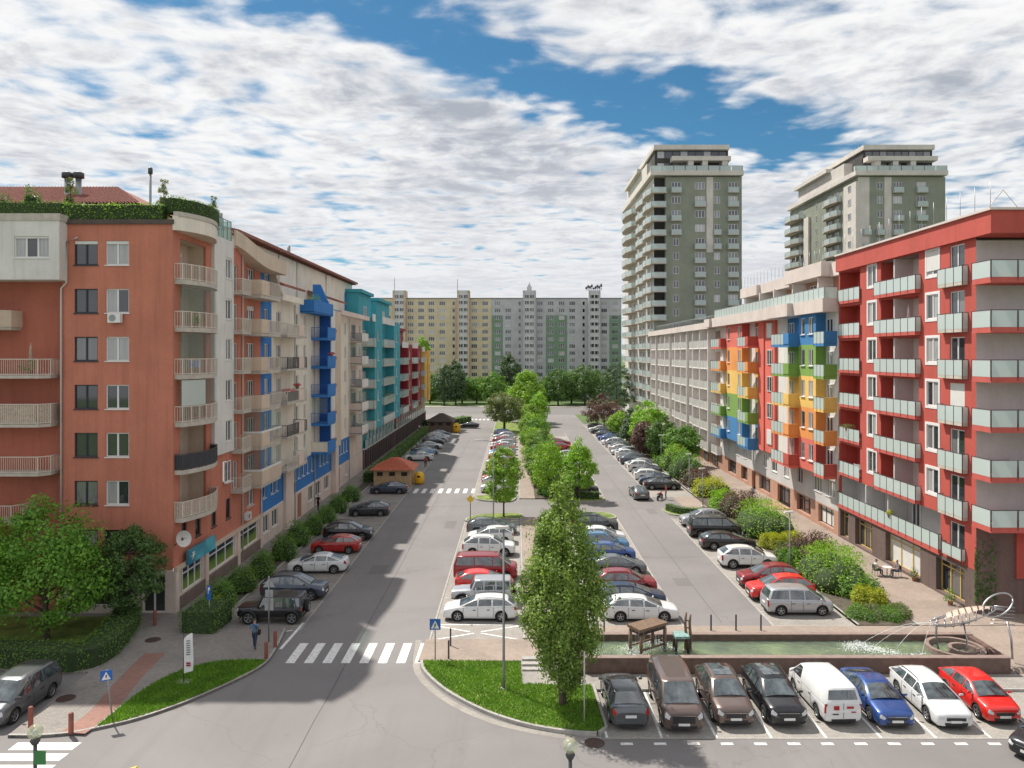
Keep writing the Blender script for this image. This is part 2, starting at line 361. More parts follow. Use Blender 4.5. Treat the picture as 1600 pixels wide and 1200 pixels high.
# right side
sheet('parking_bay', rect(16.5, 21.9, 49.2, 81.5), .006, 'paver_pale')
sheet('parking_bay', rect(16.5, 21.9, 94, 186), .006, 'paver_pale')
sheet('parking_bay', rect(19.2, 25, 86.5, 94), .006, 'paver_pink')
sheet('flower_bed', [(21.9, 49.2), (25.9, 49.2), (25.9, 190), (21.9, 190)], .14, 'soil', 0)
sheet('pavement', rect(25.9, 60, 49.2, 190), .12, 'paver_pink', 0)
for a, b in ((49.2, 82), (93, 190)):
    ribbon(KERBS, [(16.5, a), (16.5, b)], -.12, 0, .03, 'kerb'); ribbon(KERBS, [(21.9, a), (21.9, b)], -.13, 0, .17, 'kerb')
ribbon(KERBS, [(25.9, 49.2), (25.9, 190)], .1, 0, .16, 'kerb')
island('lawn', smooth_line([(16.4, 86.2), (17.2, 83.0), (21.5, 82.2), (22, 86.6), (16.4, 86.2)], 4))
island('lawn', rect(17, 21.8, 163, 166))
tag(KERBS.build('kerb'), kind='structure')
# far side of the cross road
sheet('pavement', rect(-260, 260, 250, 256), .1, 'paver_pale', -.1)
sheet('lawn', rect(-120, -28, 196, 221), .06, 'lawn_far', -.1)
sheet('lawn', rect(17, 120, 193, 221), .06, 'lawn_far', -.1)
# ------------------------------------------------------------------ painted markings
def zebra(name, quads):
    e = bpy.data.objects.new(name, None); COL.objects.link(e); e['kind'] = 'structure'
    for q in quads:
        mb = MB(); mb.face(q, 'line_white'); mb.build('stripe', e)
zz = .008
q = []
for i in range(8):
    a = -13.05+i*1.045
    q.append([(a, 43.45, zz), (a+.52, 43.45, zz), (a+.52, 46.45, zz), (a, 46.45, zz)])
zebra('zebra_crossing', q)
q = []
for i, (xa, xb, y0, y1) in enumerate(((12, 128, 1160, 1172), (-30, 108, 1177, 1189), (-60, 88, 1195, 1207))):
    q.append([tuple(G(xa, y1, zz)), tuple(G(xb-16, y1, zz)), tuple(G(xb, y0, zz)), tuple(G(xa+16, y0, zz))])
zebra('zebra_crossing', q)
zebra('zebra_crossing', [[(-13+i*1.05, 96.5, zz), (-12.5+i*1.05, 96.5, zz), (-12.5+i*1.05, 99.7, zz), (-13+i*1.05, 99.7, zz)] for i in range(8)])
zebra('zebra_crossing', [[(-15+i*1.05, 203, zz), (-14.5+i*1.05, 203, zz), (-14.5+i*1.05, 206.5, zz), (-15+i*1.05, 206.5, zz)] for i in range(10)])
mk = MB()
def line(a, b, w=.12, m='line_white'):
    a, b = Vector(a), Vector(b); t = (b-a).normalized(); n = Vector((-t.y, t.x))*w/2
    mk.face([(*(a-n), .012), (*(b-n), .012), (*(b+n), .012), (*(a+n), .012)], m)
for i in range(11): line((4.15+2.5*i, 35), (4.15+2.5*i, 39.8))
for i in range(17): line((3.2+1.5*i, 34.45), (3.75+1.5*i, 34.45), .22)
for x0, x1, ys in ((-5.1, .3, [49.7+2.7*i for i in range(12)]), (4.9, 10.6, [51.2+2.6*i for i in range(12)]), (16.6, 21.8, [49.4+2.75*i for i in range(12)]),
                   (-19.2, -13.8, [52.4+3.0*i for i in range(14)]), (16.6, 21.8, [96+2.75*i for i in range(32)])):
    for y in ys: line((x0, y), (x1, y), .09, 'line_worn')
line((-5.1, 49.6), (-.2, 49.6), .14)
for a, b in (((-5.1, 46.95), (-2.6, 48.1)), ((-5.1, 49.4), (-2.9, 48.35)), ((-2.2, 48.35), (.3, 49.45)), ((-2.2, 48.1), (.4, 46.95))): line(a, b, .14)
for a, b in (((-18.9, 46.9), (-14.1, 48.6)), ((-18.6, 48.4), (-14.6, 46.6))): line(a, b, .14)
line((-5.32, 43.9), (-5.15, 47), .16); line((-13.95, 45.5), (-13.8, 50), .2)
sm = MB()
for a_, b_, w_ in (((-9.6, 30), (-9.4, 160), .035), ((13.4, 50), (13.2, 170), .035), ((-40, 31.5), (40, 31.0), .04), ((-13.4, 88), (-5.4, 88.3), .05), ((10.8, 66), (16.3, 66.2), .05)):
    a_, b_ = Vector(a_), Vector(b_); n_ = 40; t_ = (b_-a_).normalized(); nn_ = Vector((-t_.y, t_.x))
    ribbon(sm, [tuple(a_.lerp(b_, i/n_)+nn_*random.uniform(-.04, .04)) for i in range(n_+1)], w_, .004, .004, 'tar')
for x_, y_, w_, l_ in ((-11.8, 61, 1.3, 2.6), (-7.2, 77, 1.0, 3.4), (12.2, 58, 1.2, 2.0), (14.6, 84, 1.0, 2.8)): sm.face([(x_, y_, .005), (x_+w_, y_, .005), (x_+w_+.05, y_+l_, .005), (x_-.04, y_+l_, .005)], 'asphalt_patch')
tag(sm.build('road_repairs'), kind='structure')
tag(mk.build('road_markings'), kind='structure')
mat('manhole', (.10, .06, .05), .6, .3, 8, metal=.4)
for p, z in (((239, 1003), .12), ((103, 1095), .12), ((929, 1161), 0)):
    c = G(*p); mb = MB(); mb.lathe([(.45, 0), (.45, .014), (.36, .018)], 24, 'manhole', (c.x, c.y, z))
    tag(mb.build('manhole_cover'), {239: 'dark round manhole cover on grey paving near the corner shop door', 103: 'rusty round manhole cover beside the grey minivan', 929: 'round drain cover in the road before the parked grey saloon'}[p[0]], 'manhole cover', 'manhole covers')
# ------------------------------------------------------------------ building materials
def wallm(n, c, d=.25): mat(n, c, .85, .11, .35, .15, 45, dirt=min(.6, d*1.5))
wallm('terracotta', (.53, .19, .125), .3); wallm('terracotta_shade', (.43, .135, .09), .3); wallm('stucco_white', (.70, .68, .645)); wallm('stucco_cream', (.76, .70, .60))
wallm('stucco_tan', (.60, .485, .38)); wallm('stucco_pink', (.70, .575, .505)); wallm('stucco_bright', (.80, .765, .735), .08); wallm('stucco_grey', (.54, .525, .52), .12); wallm('blue', (.035, .19, .52), .24); wallm('blue_deep', (.02, .11, .38), .24)
wallm('teal', (.055, .33, .40), .24); wallm('wine', (.28, .028, .038), .24); wallm('ochre', (.70, .42, .10), .24)
wallm('red', (.47, .085, .065), .24); wallm('salmon', (.68, .15, .115), .24); wallm('orange', (.74, .29, .08), .24); wallm('yellow', (.76, .49, .13), .24); wallm('green', (.19, .34, .07), .24)
wallm('sky_blue', (.05, .21, .46), .24); wallm('fascia', (.62, .545, .50), .15); wallm('plinth', (.20, .145, .125), .3); wallm('plinth_dark', (.14, .10, .09), .3)
wallm('tower_green', (.25, .272, .218), .15); wallm('tower_cream', (.60, .565, .52), .15); wallm('block_yellow', (.66, .57, .40), .2); wallm('block_sand', (.60, .45, .32), .2)
wallm('block_grey', (.52, .52, .55), .2); wallm('block_green', (.21, .31, .22), .2); wallm('block_white', (.62, .62, .64), .15)
paver_mat('brick_base', (.50, .27, .18), (.40, .21, .15), (.45, .36, .30), .26, .09)
paver_mat('brick_dark', (.20, .125, .11), (.15, .10, .09), (.13, .10, .09), .30, .10)
mat('frame_white', (.74, .74, .73), .45, .05); mat('frame_navy', (.02, .025, .045), .4, .1); mat('frame_yellow', (.58, .42, .14), .5, .1); mat('frame_brown', (.16, .06, .04), .6, .2)
mat('metal_grey', (.30, .31, .32), .45, .1, metal=.6); mat('metal_pale', (.55, .53, .50), .5, .1); mat('metal_dark', (.06, .06, .065), .5, .1); mat('rail_cream', (.66, .60, .52), .5, .1)
mat('slab', (.52, .47, .41), .8, .15, 2, dirt=.4); mat('slab_red', (.50, .10, .08), .8, .1); mat('roof_tile', (.26, .095, .07), .8, .25, 3, .5, 12); mat('roof_dark', (.10, .075, .065), .8, .2)
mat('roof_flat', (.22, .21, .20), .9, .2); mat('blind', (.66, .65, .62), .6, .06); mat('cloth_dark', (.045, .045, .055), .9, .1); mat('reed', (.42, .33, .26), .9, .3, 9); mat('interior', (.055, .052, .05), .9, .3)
mat('door_brown', (.42, .20, .13), .6, .15); mat('flower_red', (.40, .03, .06), .8, .3, 20); mat('planter', (.35, .16, .10), .8, .2)
pane_mat('pane', (.035, .04, .048), (.42, .42, .42), .45); pane_mat('pane_dark', (.022, .025, .03), (.12, .12, .12), .3); pane_mat('pane_far', (.06, .065, .085), (.5, .5, .52), .3)
def frosted(name, c, tr):
    m = bpy.data.materials.new(name); m.use_nodes = True; k = NT(m.node_tree); b = k.n['Principled BSDF']
    b.inputs['Base Color'].default_value = (*c, 1); b.inputs['Roughness'].default_value = .12
    t = k.node('ShaderNodeBsdfTranslucent'); t.inputs[0].default_value = (*c, 1)
    p = k.node('ShaderNodeBsdfTransparent'); p.inputs[0].default_value = (.9, 1, .97, 1)
    m1 = k.node('ShaderNodeMixShader'); m1.inputs[0].default_value = .25; k.l.new(b.outputs[0], m1.inputs[1]); k.l.new(t.outputs[0], m1.inputs[2])
    m2 = k.node('ShaderNodeMixShader'); m2.inputs[0].default_value = tr; k.l.new(m1.outputs[0], m2.inputs[1]); k.l.new(p.outputs[0], m2.inputs[2])
    k.l.new(m2.outputs[0], k.n['Material Output'].inputs[0]); MATS[name] = m
frosted('glass_frosted', (.66, .75, .73), .10); frosted('glass_clear', (.34, .40, .40), .72); frosted('glass_white', (.74, .73, .71), .14); frosted('glass_tower', (.60, .68, .67), .12)
def film_mat():                                          # shop windows carry a printed film: grass below, night blue above
    m = bpy.data.materials.new('grass_film'); m.use_nodes = True; k = NT(m.node_tree); b = k.n['Principled BSDF']
    tc = k.node('ShaderNodeTexCoord'); s = k.node('ShaderNodeSeparateXYZ'); k.l.new(tc.outputs['Generated'], s.inputs[0])
    g = k.math('ADD', s.outputs[2], k.math('MULTIPLY', k.math('SUBTRACT', k.noise(tc.outputs['Object'], 7, 4, .6), .5), .5))
    c = k.ramp(g, [(0, (.20, .30, .04)), (.35, (.13, .22, .04)), (.55, (.04, .07, .05)), (.8, (.03, .05, .08)), (1, (.12, .15, .2))])
    k.put(b.inputs['Base Color'], c); b.inputs['Roughness'].default_value = .08; MATS['grass_film'] = m
film_mat()

class Fac:                                               # a wall plane: t along it, n outward
    def __init__(s, side, at): s.side = side; s.at = at; s.rz = {'F': 0, 'L': R(90), 'R': R(-90)}[side]
    def P(s, t, z, n=0):
        return {'F': (t, s.at-n, z), 'L': (s.at+n, t, z), 'R': (s.at-n, t, z)}[s.side]
    def box(s, mb, t0, t1, z0, z1, n0, n1, m):
        mb.hexa([s.P(t0, z0, n1), s.P(t1, z0, n1), s.P(t1, z0, n0), s.P(t0, z0, n0), s.P(t0, z1, n1), s.P(t1, z1, n1), s.P(t1, z1, n0), s.P(t0, z1, n0)], m)
    def wall(s, mb, t0, t1, z0, z1, m, op=(), n=0, dep=.2, rev=None):
        op = [o for o in op if o[0] >= t0-.01 and o[1] <= t1+.01 and o[2] >= z0-.01 and o[3] <= z1+.01]
        ts = sorted({t0, t1, *[o[0] for o in op], *[o[1] for o in op]}); zs = sorted({z0, z1, *[o[2] for o in op], *[o[3] for o in op]})
        for i in range(len(ts)-1):
            a, b = ts[i], ts[i+1]; zc = None
            for j in range(len(zs)-1):
                c, d = zs[j], zs[j+1]
                hole = any(o[0] < (a+b)/2 < o[1] and o[2] < (c+d)/2 < o[3] for o in op)
                if not hole and zc is None: zc = c
                if zc is not None and (hole or j == len(zs)-2):
                    e = c if hole else d
                    mb.face([s.P(a, zc, n), s.P(b, zc, n), s.P(b, e, n), s.P(a, e, n)], m); zc = None
        for a, b, c, d in op:
            for p, q in (((a, c), (b, c)), ((b, c), (b, d)), ((b, d), (a, d)), ((a, d), (a, c))):
                mb.face([s.P(*p, n), s.P(*q, n), s.P(*q, n-dep), s.P(*p, n-dep)], rev or m)
WC = {}
def bar(mb, x0, x1, z0, z1, m, y0=-.05, y1=.03): mb.box(x0, x1, y0, y1, z0, z1, m)
def win_mesh(w, h, kind, fm):
    key = (round(w, 2), round(h, 2), kind, fm)
    if key in WC: return WC[key]
    mb = MB(); e = .075; a, b = -w/2, w/2
    bar(mb, a, a+e, 0, h, fm); bar(mb, b-e, b, 0, h, fm); bar(mb, a+e, b-e, 0, e, fm); bar(mb, a+e, b-e, h-e, h, fm)
    cuts = {'single': [], 'double': [0], 'triple': [-w/6, w/6], 'door': [0], 'far': [0], 'far3': [-w/6, w/6], 'shop': [0], 'shop3': [-w/6, w/6], 'shop1': []}[kind]
    xs = [a+e]; mw = .11
    for c in cuts: bar(mb, c-mw/2, c+mw/2, e, h-e, fm); xs += [c-mw/2, c+mw/2]
    xs.append(b-e)
    tr = h-.55 if kind.startswith('shop') else None
    if tr:
        for i in range(0, len(xs), 2): bar(mb, xs[i], xs[i+1], tr, tr+.09, fm)
    fme = mb.mesh('window')
    ps = []
    segs = [(xs[i], xs[i+1]) for i in range(0, len(xs), 2)]
    for i, (p, q) in enumerate(segs):
        pm = MB()
        for z0, z1 in (((e, tr), (tr+.09, h-e)) if tr else ((e, h-e),)): pm.face([(p, 0, z0), (q, 0, z0), (q, 0, z1), (p, 0, z1)], 'PANE')
        ps.append(pm)
    WC[key] = (fme, ps, {}); return WC[key]
def window(f, parent, tc, zb, w, h, kind='double', fm='frame_white', dep=.14, n=0, sill=False, blind=0, pane='pane', split=False, name='window'):
    fme, ps, cache = win_mesh(w, h, kind, fm)
    o = link(name, fme, parent, f.P(tc, zb, n-dep), f.rz)
    if pane not in cache:
        L = []
        for pm in ps: pm.ms = [pane]; L.append(pm.mesh('pane'))
        al = MB(); al.ms = [pane]
        for pm in ps:
            for fc in pm.f: al.face([pm.v[i] for i in fc], pane)
        cache[pane] = (L, al.mesh('pane'))
    L, al = cache[pane]
    for me in (L if split else [al]):
        c = bpy.data.objects.new('pane', me); COL.objects.link(c); c.parent = o
    if sill:
        k = ('sill', round(w, 2), fm)
        if k not in WC:
            mb = MB(); mb.box(-w/2-.06, w/2+.06, -dep-.07, 0, -.07, -.003, fm); WC[k] = mb.mesh('sill')
        c = bpy.data.objects.new('sill', WC[k]); COL.objects.link(c); c.parent = o
    if blind:
        k = ('blind', round(w, 2), round(h, 2), blind)
        if k not in WC:
            mb = MB(); mb.box(-w/2+.02, w/2-.02, -.10, -.052, h*(1-blind), h-.02, 'blind'); WC[k] = mb.mesh('roller_blind')
        c = bpy.data.objects.new('roller_blind', WC[k]); COL.objects.link(c); c.parent = o
    return o
def balcony(f, parent, path, z, styles, h=1.1, slab=.2, sm='slab', pm='stucco_tan', gm='glass_frosted', rm='rail_cream', post='metal_grey', gap=.14, pw=.95, split=False, name='balcony', joined=True):
    """path: (t, n) points from wall to wall; styles: one per segment (bars, glass, solid, fill, none)"""
    mb = MB(); n = len(path)
    if slab:
        top = [f.P(t, z, q) for t, q in path]; bot = [f.P(t, z-slab, q) for t, q in path]
        mb.face(top, sm); mb.face(bot[::-1], sm)
        for i in range(n): j = (i+1) % n; mb.face([bot[i], bot[j], top[j], top[i]], sm)
    o = mb.build(name, parent) if slab else None
    rl = MB(); par = MB(); gl = MB(); panels = []
    tot = sum(math.dist(path[i], path[i+1]) for i in range(n-1))
    def seg(m, a, b, z0, z1, th, mt, off=0):
        dx, dy = b[0]-a[0], b[1]-a[1]; L = math.hypot(dx, dy) or 1; nx, ny = -dy/L*th/2, dx/L*th/2
        q = [(a[0]-nx, a[1]-ny), (b[0]-nx, b[1]-ny), (b[0]+nx, b[1]+ny), (a[0]+nx, a[1]+ny)]
        m.hexa([f.P(t, z0, v) for t, v in q]+[f.P(t, z1, v) for t, v in q], mt)
    for i in range(n-1):
        a, b, st = path[i], path[i+1], styles[i] if isinstance(styles, (list, tuple)) else styles
        L = math.dist(a, b)
        if L < .02 or st == 'none': continue
        ins = .05
        def lerp(u): return (a[0]+(b[0]-a[0])*u, a[1]+(b[1]-a[1])*u)
        if st == 'solid': seg(par, a, b, z-.001, z+h, .14, pm)
        elif st in ('bars', 'fill'):
            seg(rl, a, b, z+h-.05, z+h, .05, rm); seg(rl, a, b, z+.06, z+.10, .03, rm)
            k = max(1, int(L/gap))
            for j in range(k+1):
                u = j/k; c = lerp(u); w = .022 if j not in (0, k) else .04
                c2 = lerp(min(1, u+w/L)) if u < 1 else lerp(u); c1 = c if u < 1 else lerp(1-w/L)
                seg(rl, c1, c2, z, z+h-.05, w, rm)
            if st == 'fill': seg(gl, lerp(.01), lerp(.99), z+.08, z+h-.08, .012, gm)
        elif st == 'glass':
            seg(rl, a, b, z+h-.03, z+h+.01, .045, post)
            k = max(1, round(L/pw))
            for j in range(k+1):
                u = j/k; c1, c2 = lerp(max(0, u-.025/L)), lerp(min(1, u+.025/L)); seg(rl, c1, c2, z-.25, z+h-.03, .04, post)
            for j in range(k):
                pmb = MB() if split else gl
                seg(pmb, lerp((j+.04)/k), lerp((j+.96)/k), z-.02, z+h-.06, .015, gm)
                if split: panels.append(pmb)
    base = o or parent
    if rl.f:
        r = rl.build('railing', base)
    if par.f: par.build('parapet', base)
    if gl.f: gl.build('glass_front' if 'glass' in str(gm) else 'screen', base)
    for p in panels: p.build('glass_panel', base)
    return o
def bow(t0, t1, p, n=8, side=.0):
    return [(t0, 0), (t0, side)]+[(t0+(t1-t0)*i/n, side+(p-side)*math.sin(math.pi*i/n)**.7) for i in range(1, n)]+[(t1, side), (t1, 0)]
def part(name, parent, fn):
    mb = MB(); fn(mb); return mb.build(name, parent)
def LV(k): return 3.2+3.22*(k-1)                         # floor levels of the near buildings

# ================================================================== near corner block on the left
B = thing('apartment_building', 'terracotta corner apartment block with roof hedge and curved balconies at left', 'building', (-30, 56, 0))
F = Fac('F', 51.5); FB = Fac('F', 52.2); L = Fac('L', XL)
op = []; wins = []
for k in range(2, 8):
    for x, fm in ((-28.82, 'frame_navy'), (-26.72, 'frame_white')):
        z = LV(k)+.95; op.append((x-.78, x+.78, z, z+1.62)); wins.append((x, z, 1.56, 1.62, fm, k))
for x, w in ((-29.0, 1.9), (-26.3, 2.6)): op.append((x-w/2, x+w/2, 4.2, 5.7)); wins.append((x, 4.2, w, 1.5, 'frame_navy', 1))
op += [(-25.0, -23.5, .15, 2.7), (-29.5, -26, .6, 2.7)]
mb = MB(); F.wall(mb, -30.4, XL, 3.0, 26.2, 'terracotta', op); F.wall(mb, -30.4, XL, 0, 3.0, 'stucco_pink', op)
F.wall(mb, -48, -30.4, 0, 26.2, 'terracotta_shade', [], n=-.7); mb.face([F.P(-30.4, 0, 0), F.P(-30.4, 0, -.7), F.P(-30.4, 26.2, -.7), F.P(-30.4, 26.2, 0)], 'terracotta_shade')  # recessed part in a darker terracotta: its shade is put into the colour
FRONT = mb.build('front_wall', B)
for x, z, w, h, fm, k in wins:
    window(F, B, x, z, w, h, 'triple' if w > 2 else 'double', fm, sill=True, blind=(.14 if k == 7 else 0), split=True)
window(F, B, -24.25, .16, 1.5, 2.54, 'door', 'frame_white', pane='pane_dark', name='door'); window(F, B, -27.75, .6, 3.5, 2.1, 'shop3', 'frame_white', pane='pane_dark')
part('cornice', B, lambda m: (F.box(m, -30.4, XL+.1, 26.2, 26.5, -.4, .14, 'roof_dark'), F.box(m, -48, -30.0, 26.3, 26.75, -.8, .98, 'slab')))
def box1(m):
    f2 = Fac('F', 50.6); o = [(-33.05, -30.75, 23.85, 25.25)]
    f2.wall(m, -48, -30.08, 22.4, 26.3, 'stucco_white', o)
    m.face([f2.P(-30.08, 22.4, 0), f2.P(-30.08, 22.4, -.9), f2.P(-30.08, 26.3, -.9), f2.P(-30.08, 26.3, 0)], 'stucco_white')
    m.face([f2.P(-48, 22.4, 0), f2.P(-30.08, 22.4, 0), f2.P(-30.08, 22.4, -1.6), f2.P(-48, 22.4, -1.6)], 'stucco_white')
part('bay', B, box1)
window(Fac('F', 50.6), B, -31.9, 23.85, 2.3, 1.4, 'triple', 'frame_white', sill=True, blind=.1, split=True)
for k, st in ((3, 'bars'), (4, 'reed'), (5, 'bars'), (6, 'solid')):
    tt = -30.95 if k < 6 else -33.6
    balcony(FB, B, [(-42, 0), (-42, 1.7), (tt-.5, 1.7), (tt, 1.1), (tt, 0)], LV(k), 'solid' if st == 'solid' else ('fill' if st == 'reed' else 'bars'), gm='reed', h=1.35 if st == 'reed' else 1.1)
balcony(FB, B, [(-42, 0), (-42, 1.7), (-33.2, 1.7), (-32.8, 1.1), (-32.8, 0)], LV(2), 'bars')
def pipe(parent, f, t, z0, z1, n=.12, jog=None, m='metal_pale', r=.065):
    mb = MB(); mb.tube([f.P(t, z0, n), f.P(t, z1, n)] if not jog else [f.P(t, z0, n), f.P(t, jog, n), f.P(t+.35, jog+.35, n), f.P(t+.35, z1, n), f.P(t+1.1, z1+.3, n)], r, 8, m); return mb.build('downpipe', parent)
pipe(B, F, -30.42, .1, 25.0, .12, 21.9)
# street side
so = []; sw = []
for k in range(2, 8):
    z = LV(k)
    so.append((52.6, 57.0, z+.02, z+2.9)); sw.append((60.9, z+.95, 1.25, 1.65)); so.append((60.27, 61.53, z+.95, z+2.6))
    so.append((62.35, 63.5, z+.02, z+2.3)); so.append((65.7, 67.5, z+.75, z+2.35)); so.append((70.2, 71.4, z+.55, z+2.35))
for d, w in ((53.3, .85), (55.6, .95), (58.5, .95), (61.4, .95), (66.6, 1.7)): so.append((d-w/2, d+w/2, 4.35, 5.95))
shop = [(51.75, 52.75), (52.9, 56.2), (57.3, 62.7), (63.9, 68.3)]
so += [(a, b, 1.05, 2.8) for a, b in shop]
mb = MB()
L.wall(mb, 51.5, 58.0, 3.1, 26.2, 'terracotta', so); L.wall(mb, 58.0, 61.95, LV(3)+.1, 26.5, 'stucco_white', so, n=.25); L.wall(mb, 58.0, 61.95, 3.1, LV(3)+.1, 'terracotta', so)
L.wall(mb, 61.95, 69.2, 3.1, 26.2, 'terracotta', so); L.wall(mb, 69.2, 72.3, LV(2)-.2, 26.2, 'blue', so); L.wall(mb, 51.5, 69.2, .1, 3.1, 'stucco_pink', so, n=.06)
for t in (58.0, 61.95): mb.face([L.P(t, 9.7, 0), L.P(t, 9.7, .25), L.P(t, 26.5, .25), L.P(t, 26.5, 0)], 'stucco_white')
mb.face([(XL, 51.5, 26.2), (XL, 72.3, 26.2), (-48, 72.3, 26.2), (-48, 52.2, 26.2), (-30.4, 51.5, 26.2)], 'roof_flat')
mb.build('street_wall', B)
for t in (51.75, 56.75, 63.3, 68.9): part('pilaster', B, lambda m: L.box(m, t-.28, t+.28, .1, 2.845, .0, .22, 'stucco_pink'))
part('plinth', B, lambda m: L.box(m, 51.5, 69.2, .1, .95, .061, .2, 'plinth')); part('fascia_band', B, lambda m: L.box(m, 51.5, 69.2, 2.85, 3.15, .061, .26, 'stucco_tan'))
for i, (a, b) in enumerate(shop): window(L, B, (a+b)/2, 1.05, b-a, 1.75, 'shop1' if i == 0 else 'shop3' if i < 3 else 'shop', 'frame_white', pane='grass_film', n=.06, name='shop_window')
for d, w in ((53.3, .85), (55.6, .95), (58.5, .95), (61.4, .95)): window(L, B, d, 4.35, w, 1.6, 'single', 'frame_navy', pane='pane_dark', sill=True)
window(L, B, 66.6, 4.35, 1.7, 1.6, 'double', sill=True)
for d, z, w, h in sw: window(L, B, d, z, w, h, 'double', n=.25, sill=True, blind=.1 if z > 20 else 0)
def recess(f, parent, t0, t1, z0, z1, m, dep=1.3):        # loggia: back wall, sides, ceiling and floor behind an opening
    mb = MB()
    a, b, c, d = f.P(t0, z0, -dep), f.P(t1, z0, -dep), f.P(t1, z1, -dep), f.P(t0, z1, -dep)
    mb.face([a, b, c, d], m)
    e, g, h, i = f.P(t0, z0, -.19), f.P(t1, z0, -.19), f.P(t1, z1, -.19), f.P(t0, z1, -.19)
    for q in ((a, b, g, e), (b, c, h, g), (c, d, i, h), (d, a, e, i)): mb.face(list(q), m)
    return mb.build('loggia', parent)
for k in range(2, 8):
    z = LV(k)
    recess(L, B, 52.6, 57.0, z+.02, z+2.9, 'stucco_tan')
    window(L, B, 54.6, z+.05, 2.0, 2.2, 'door', n=-1.28, dep=0, blind=.12 if k == 7 else 0, name='balcony_door')
    st = {2: ('fill', 'reed'), 3: ('fill', 'cloth_dark'), 4: ('bars', ''), 5: ('bars', ''), 6: ('bars', ''), 7: ('bars', '')}[k]
    bp = [(51.75, 0)]+[(51.75+6.0*i/8, .55+.75*math.sin(math.pi*i/8)) for i in range(9)]+[(57.75, 0)]
    balcony(L, B, bp, z, st[0], gm=st[1] or 'reed', rm='metal_dark' if k == 3 else 'rail_cream', slab=.3)
    if k in (4, 5, 6):                                   # glazed with tall sliding panes
        for i in range(8):
            a, b = bp[i+1], bp[i+2]
            part('glass_pane', B, lambda m: m.face([L.P(a[0], z+1.12, a[1]-.06), L.P(b[0], z+1.12, b[1]-.06), L.P(b[0], z+2.85, b[1]-.06), L.P(a[0], z+2.85, a[1]-.06)], 'glass_clear' if k != 4 or i in (3, 4, 5) else 'glass_frosted'))
    window(L, B, 62.92, z+.03, 1.15, 2.27, 'double', name='balcony_door', pane='pane_dark')
    balcony(L, B, [(62.0, 0), (62.0, .95), (64.0, .95), (64.0, 0)], z, 'bars', rm='rail_cream')
    window(L, B, 66.6, z+.75, 1.8, 1.6, 'triple', sill=True, blind=.25 if k == 6 else 0)
    window(L, B, 70.8, z+.55, 1.2, 1.8, 'double', sill=True)
    if k == 7: continue
    balcony(L, B, [(64.85, 0), (64.85, 1.5), (66.9, 1.5), (70.2, 1.5), (70.2, 0)], z, ['solid', 'solid', 'bars' if k != 2 else 'solid', 'bars'], pm='stucco_tan', slab=.28, h=1.15)
    if k in (2, 3):
        for (t0, n0), (t1, n1) in (((64.85, .1), (64.85, .76)), ((64.85, .8), (64.85, 1.45)), ((64.9, 1.45), (66.6, 1.45)), ((66.65, 1.45), (68.4, 1.45)), ((68.45, 1.45), (70.2, 1.45))):
            part('glass_pane', B, lambda m: m.face([L.P(t0, z+1.3, n0), L.P(t1, z+1.3, n1), L.P(t1, z+2.9, n1), L.P(t0, z+2.9, n0)], 'glass_clear'))
        part('glazing_sill', B, lambda m: L.box(m, 64.8, 70.25, z+1.15, z+1.3, 1.38, 1.56, 'frame_white')); part('glazing_sill', B, lambda m: L.box(m, 64.75, 64.9, z+1.15, z+1.3, 0, 1.378, 'frame_white'))
balcony(L, B, [(64.85, 0), (64.85, 1.5), (66.9, 1.5), (70.2, 1.5), (70.2, 0)], LV(7), ['solid', 'solid', 'bars', 'bars'], pm='stucco_tan', slab=.28, h=1.25)
def tan_top(m):                                          # swept roof parapet of the tan bay
    rows = []
    for i in range(13):
        u = i/12; t = 62.3+u*9.6; s = 1/(1+math.exp(-(u-.25)*14)); zt = 27.6-1.5*s; n = .3+1.25*s
        rows.append([L.P(t, zt-1.25, 0), L.P(t, zt-1.25, n), L.P(t, zt, n), L.P(t, zt, n-.18), L.P(t, zt-1.0, n-.18)])
    m.grid(rows, 'stucco_tan', smooth=False)
    m.face(rows[-1], 'stucco_tan'); m.face(rows[0], 'stucco_tan')
part('swept_parapet', B, tan_top)
def curved_band(m):
    P = [(51.45, .0)]+[(51.45+6.6*i/10, .35+1.05*math.sin(math.pi*(i/10)**.9)) for i in range(11)]+[(58.0, 0)]
    rows = [[L.P(t, 24.9+.9, n), L.P(t, 26.75, n), L.P(t, 26.75, max(0, n-.5))] for t, n in P]
    m.grid(rows, 'stucco_cream', smooth=False); m.face([L.P(t, 25.8, n) for t, n in P], 'stucco_tan')
    m.grid([[L.P(t, 26.75, n+.06), L.P(t, 27.05, n+.06), L.P(t, 27.05, 0)] for t, n in P], 'slab', smooth=False)
part('curved_cornice', B, curved_band)
pipe(B, L, 64.35, .2, 25.8, .12); pipe(B, L, 69.1, .2, 5.6, .12)
def roof1(m):                                            # tiled hip roof of the storey set back on top
    m.box(-60, -29.6, 60, 70, 26.25, 29.2, 'stucco_cream')
    e = [(-61, 59, 29.1), (-28.9, 59, 29.1), (-28.9, 71, 29.1), (-61, 71, 29.1)]; r0, r1 = (-61, 65, 31.6), (-33.7, 65, 31.6)
    m.face([e[0], e[1], r1, r0], 'roof_tile'); m.face([e[1], e[2], r1], 'roof_tile'); m.face([e[2], e[3], r0, r1], 'roof_tile')
    for i in range(116):                                 # rolls of the tiles
        x = -60.3+i*.27
        zt = 31.6 if x < r1[0] else 29.1+2.5*(1-(x-r1[0])/(e[1][0]-r1[0])); yt = 59+6*((zt-29.1)/2.5)
        m.tube([(x, 59, 29.13), (x, yt, zt+.03)], .07, 5, 'roof_tile', caps=False)
part('roof', B, roof1)
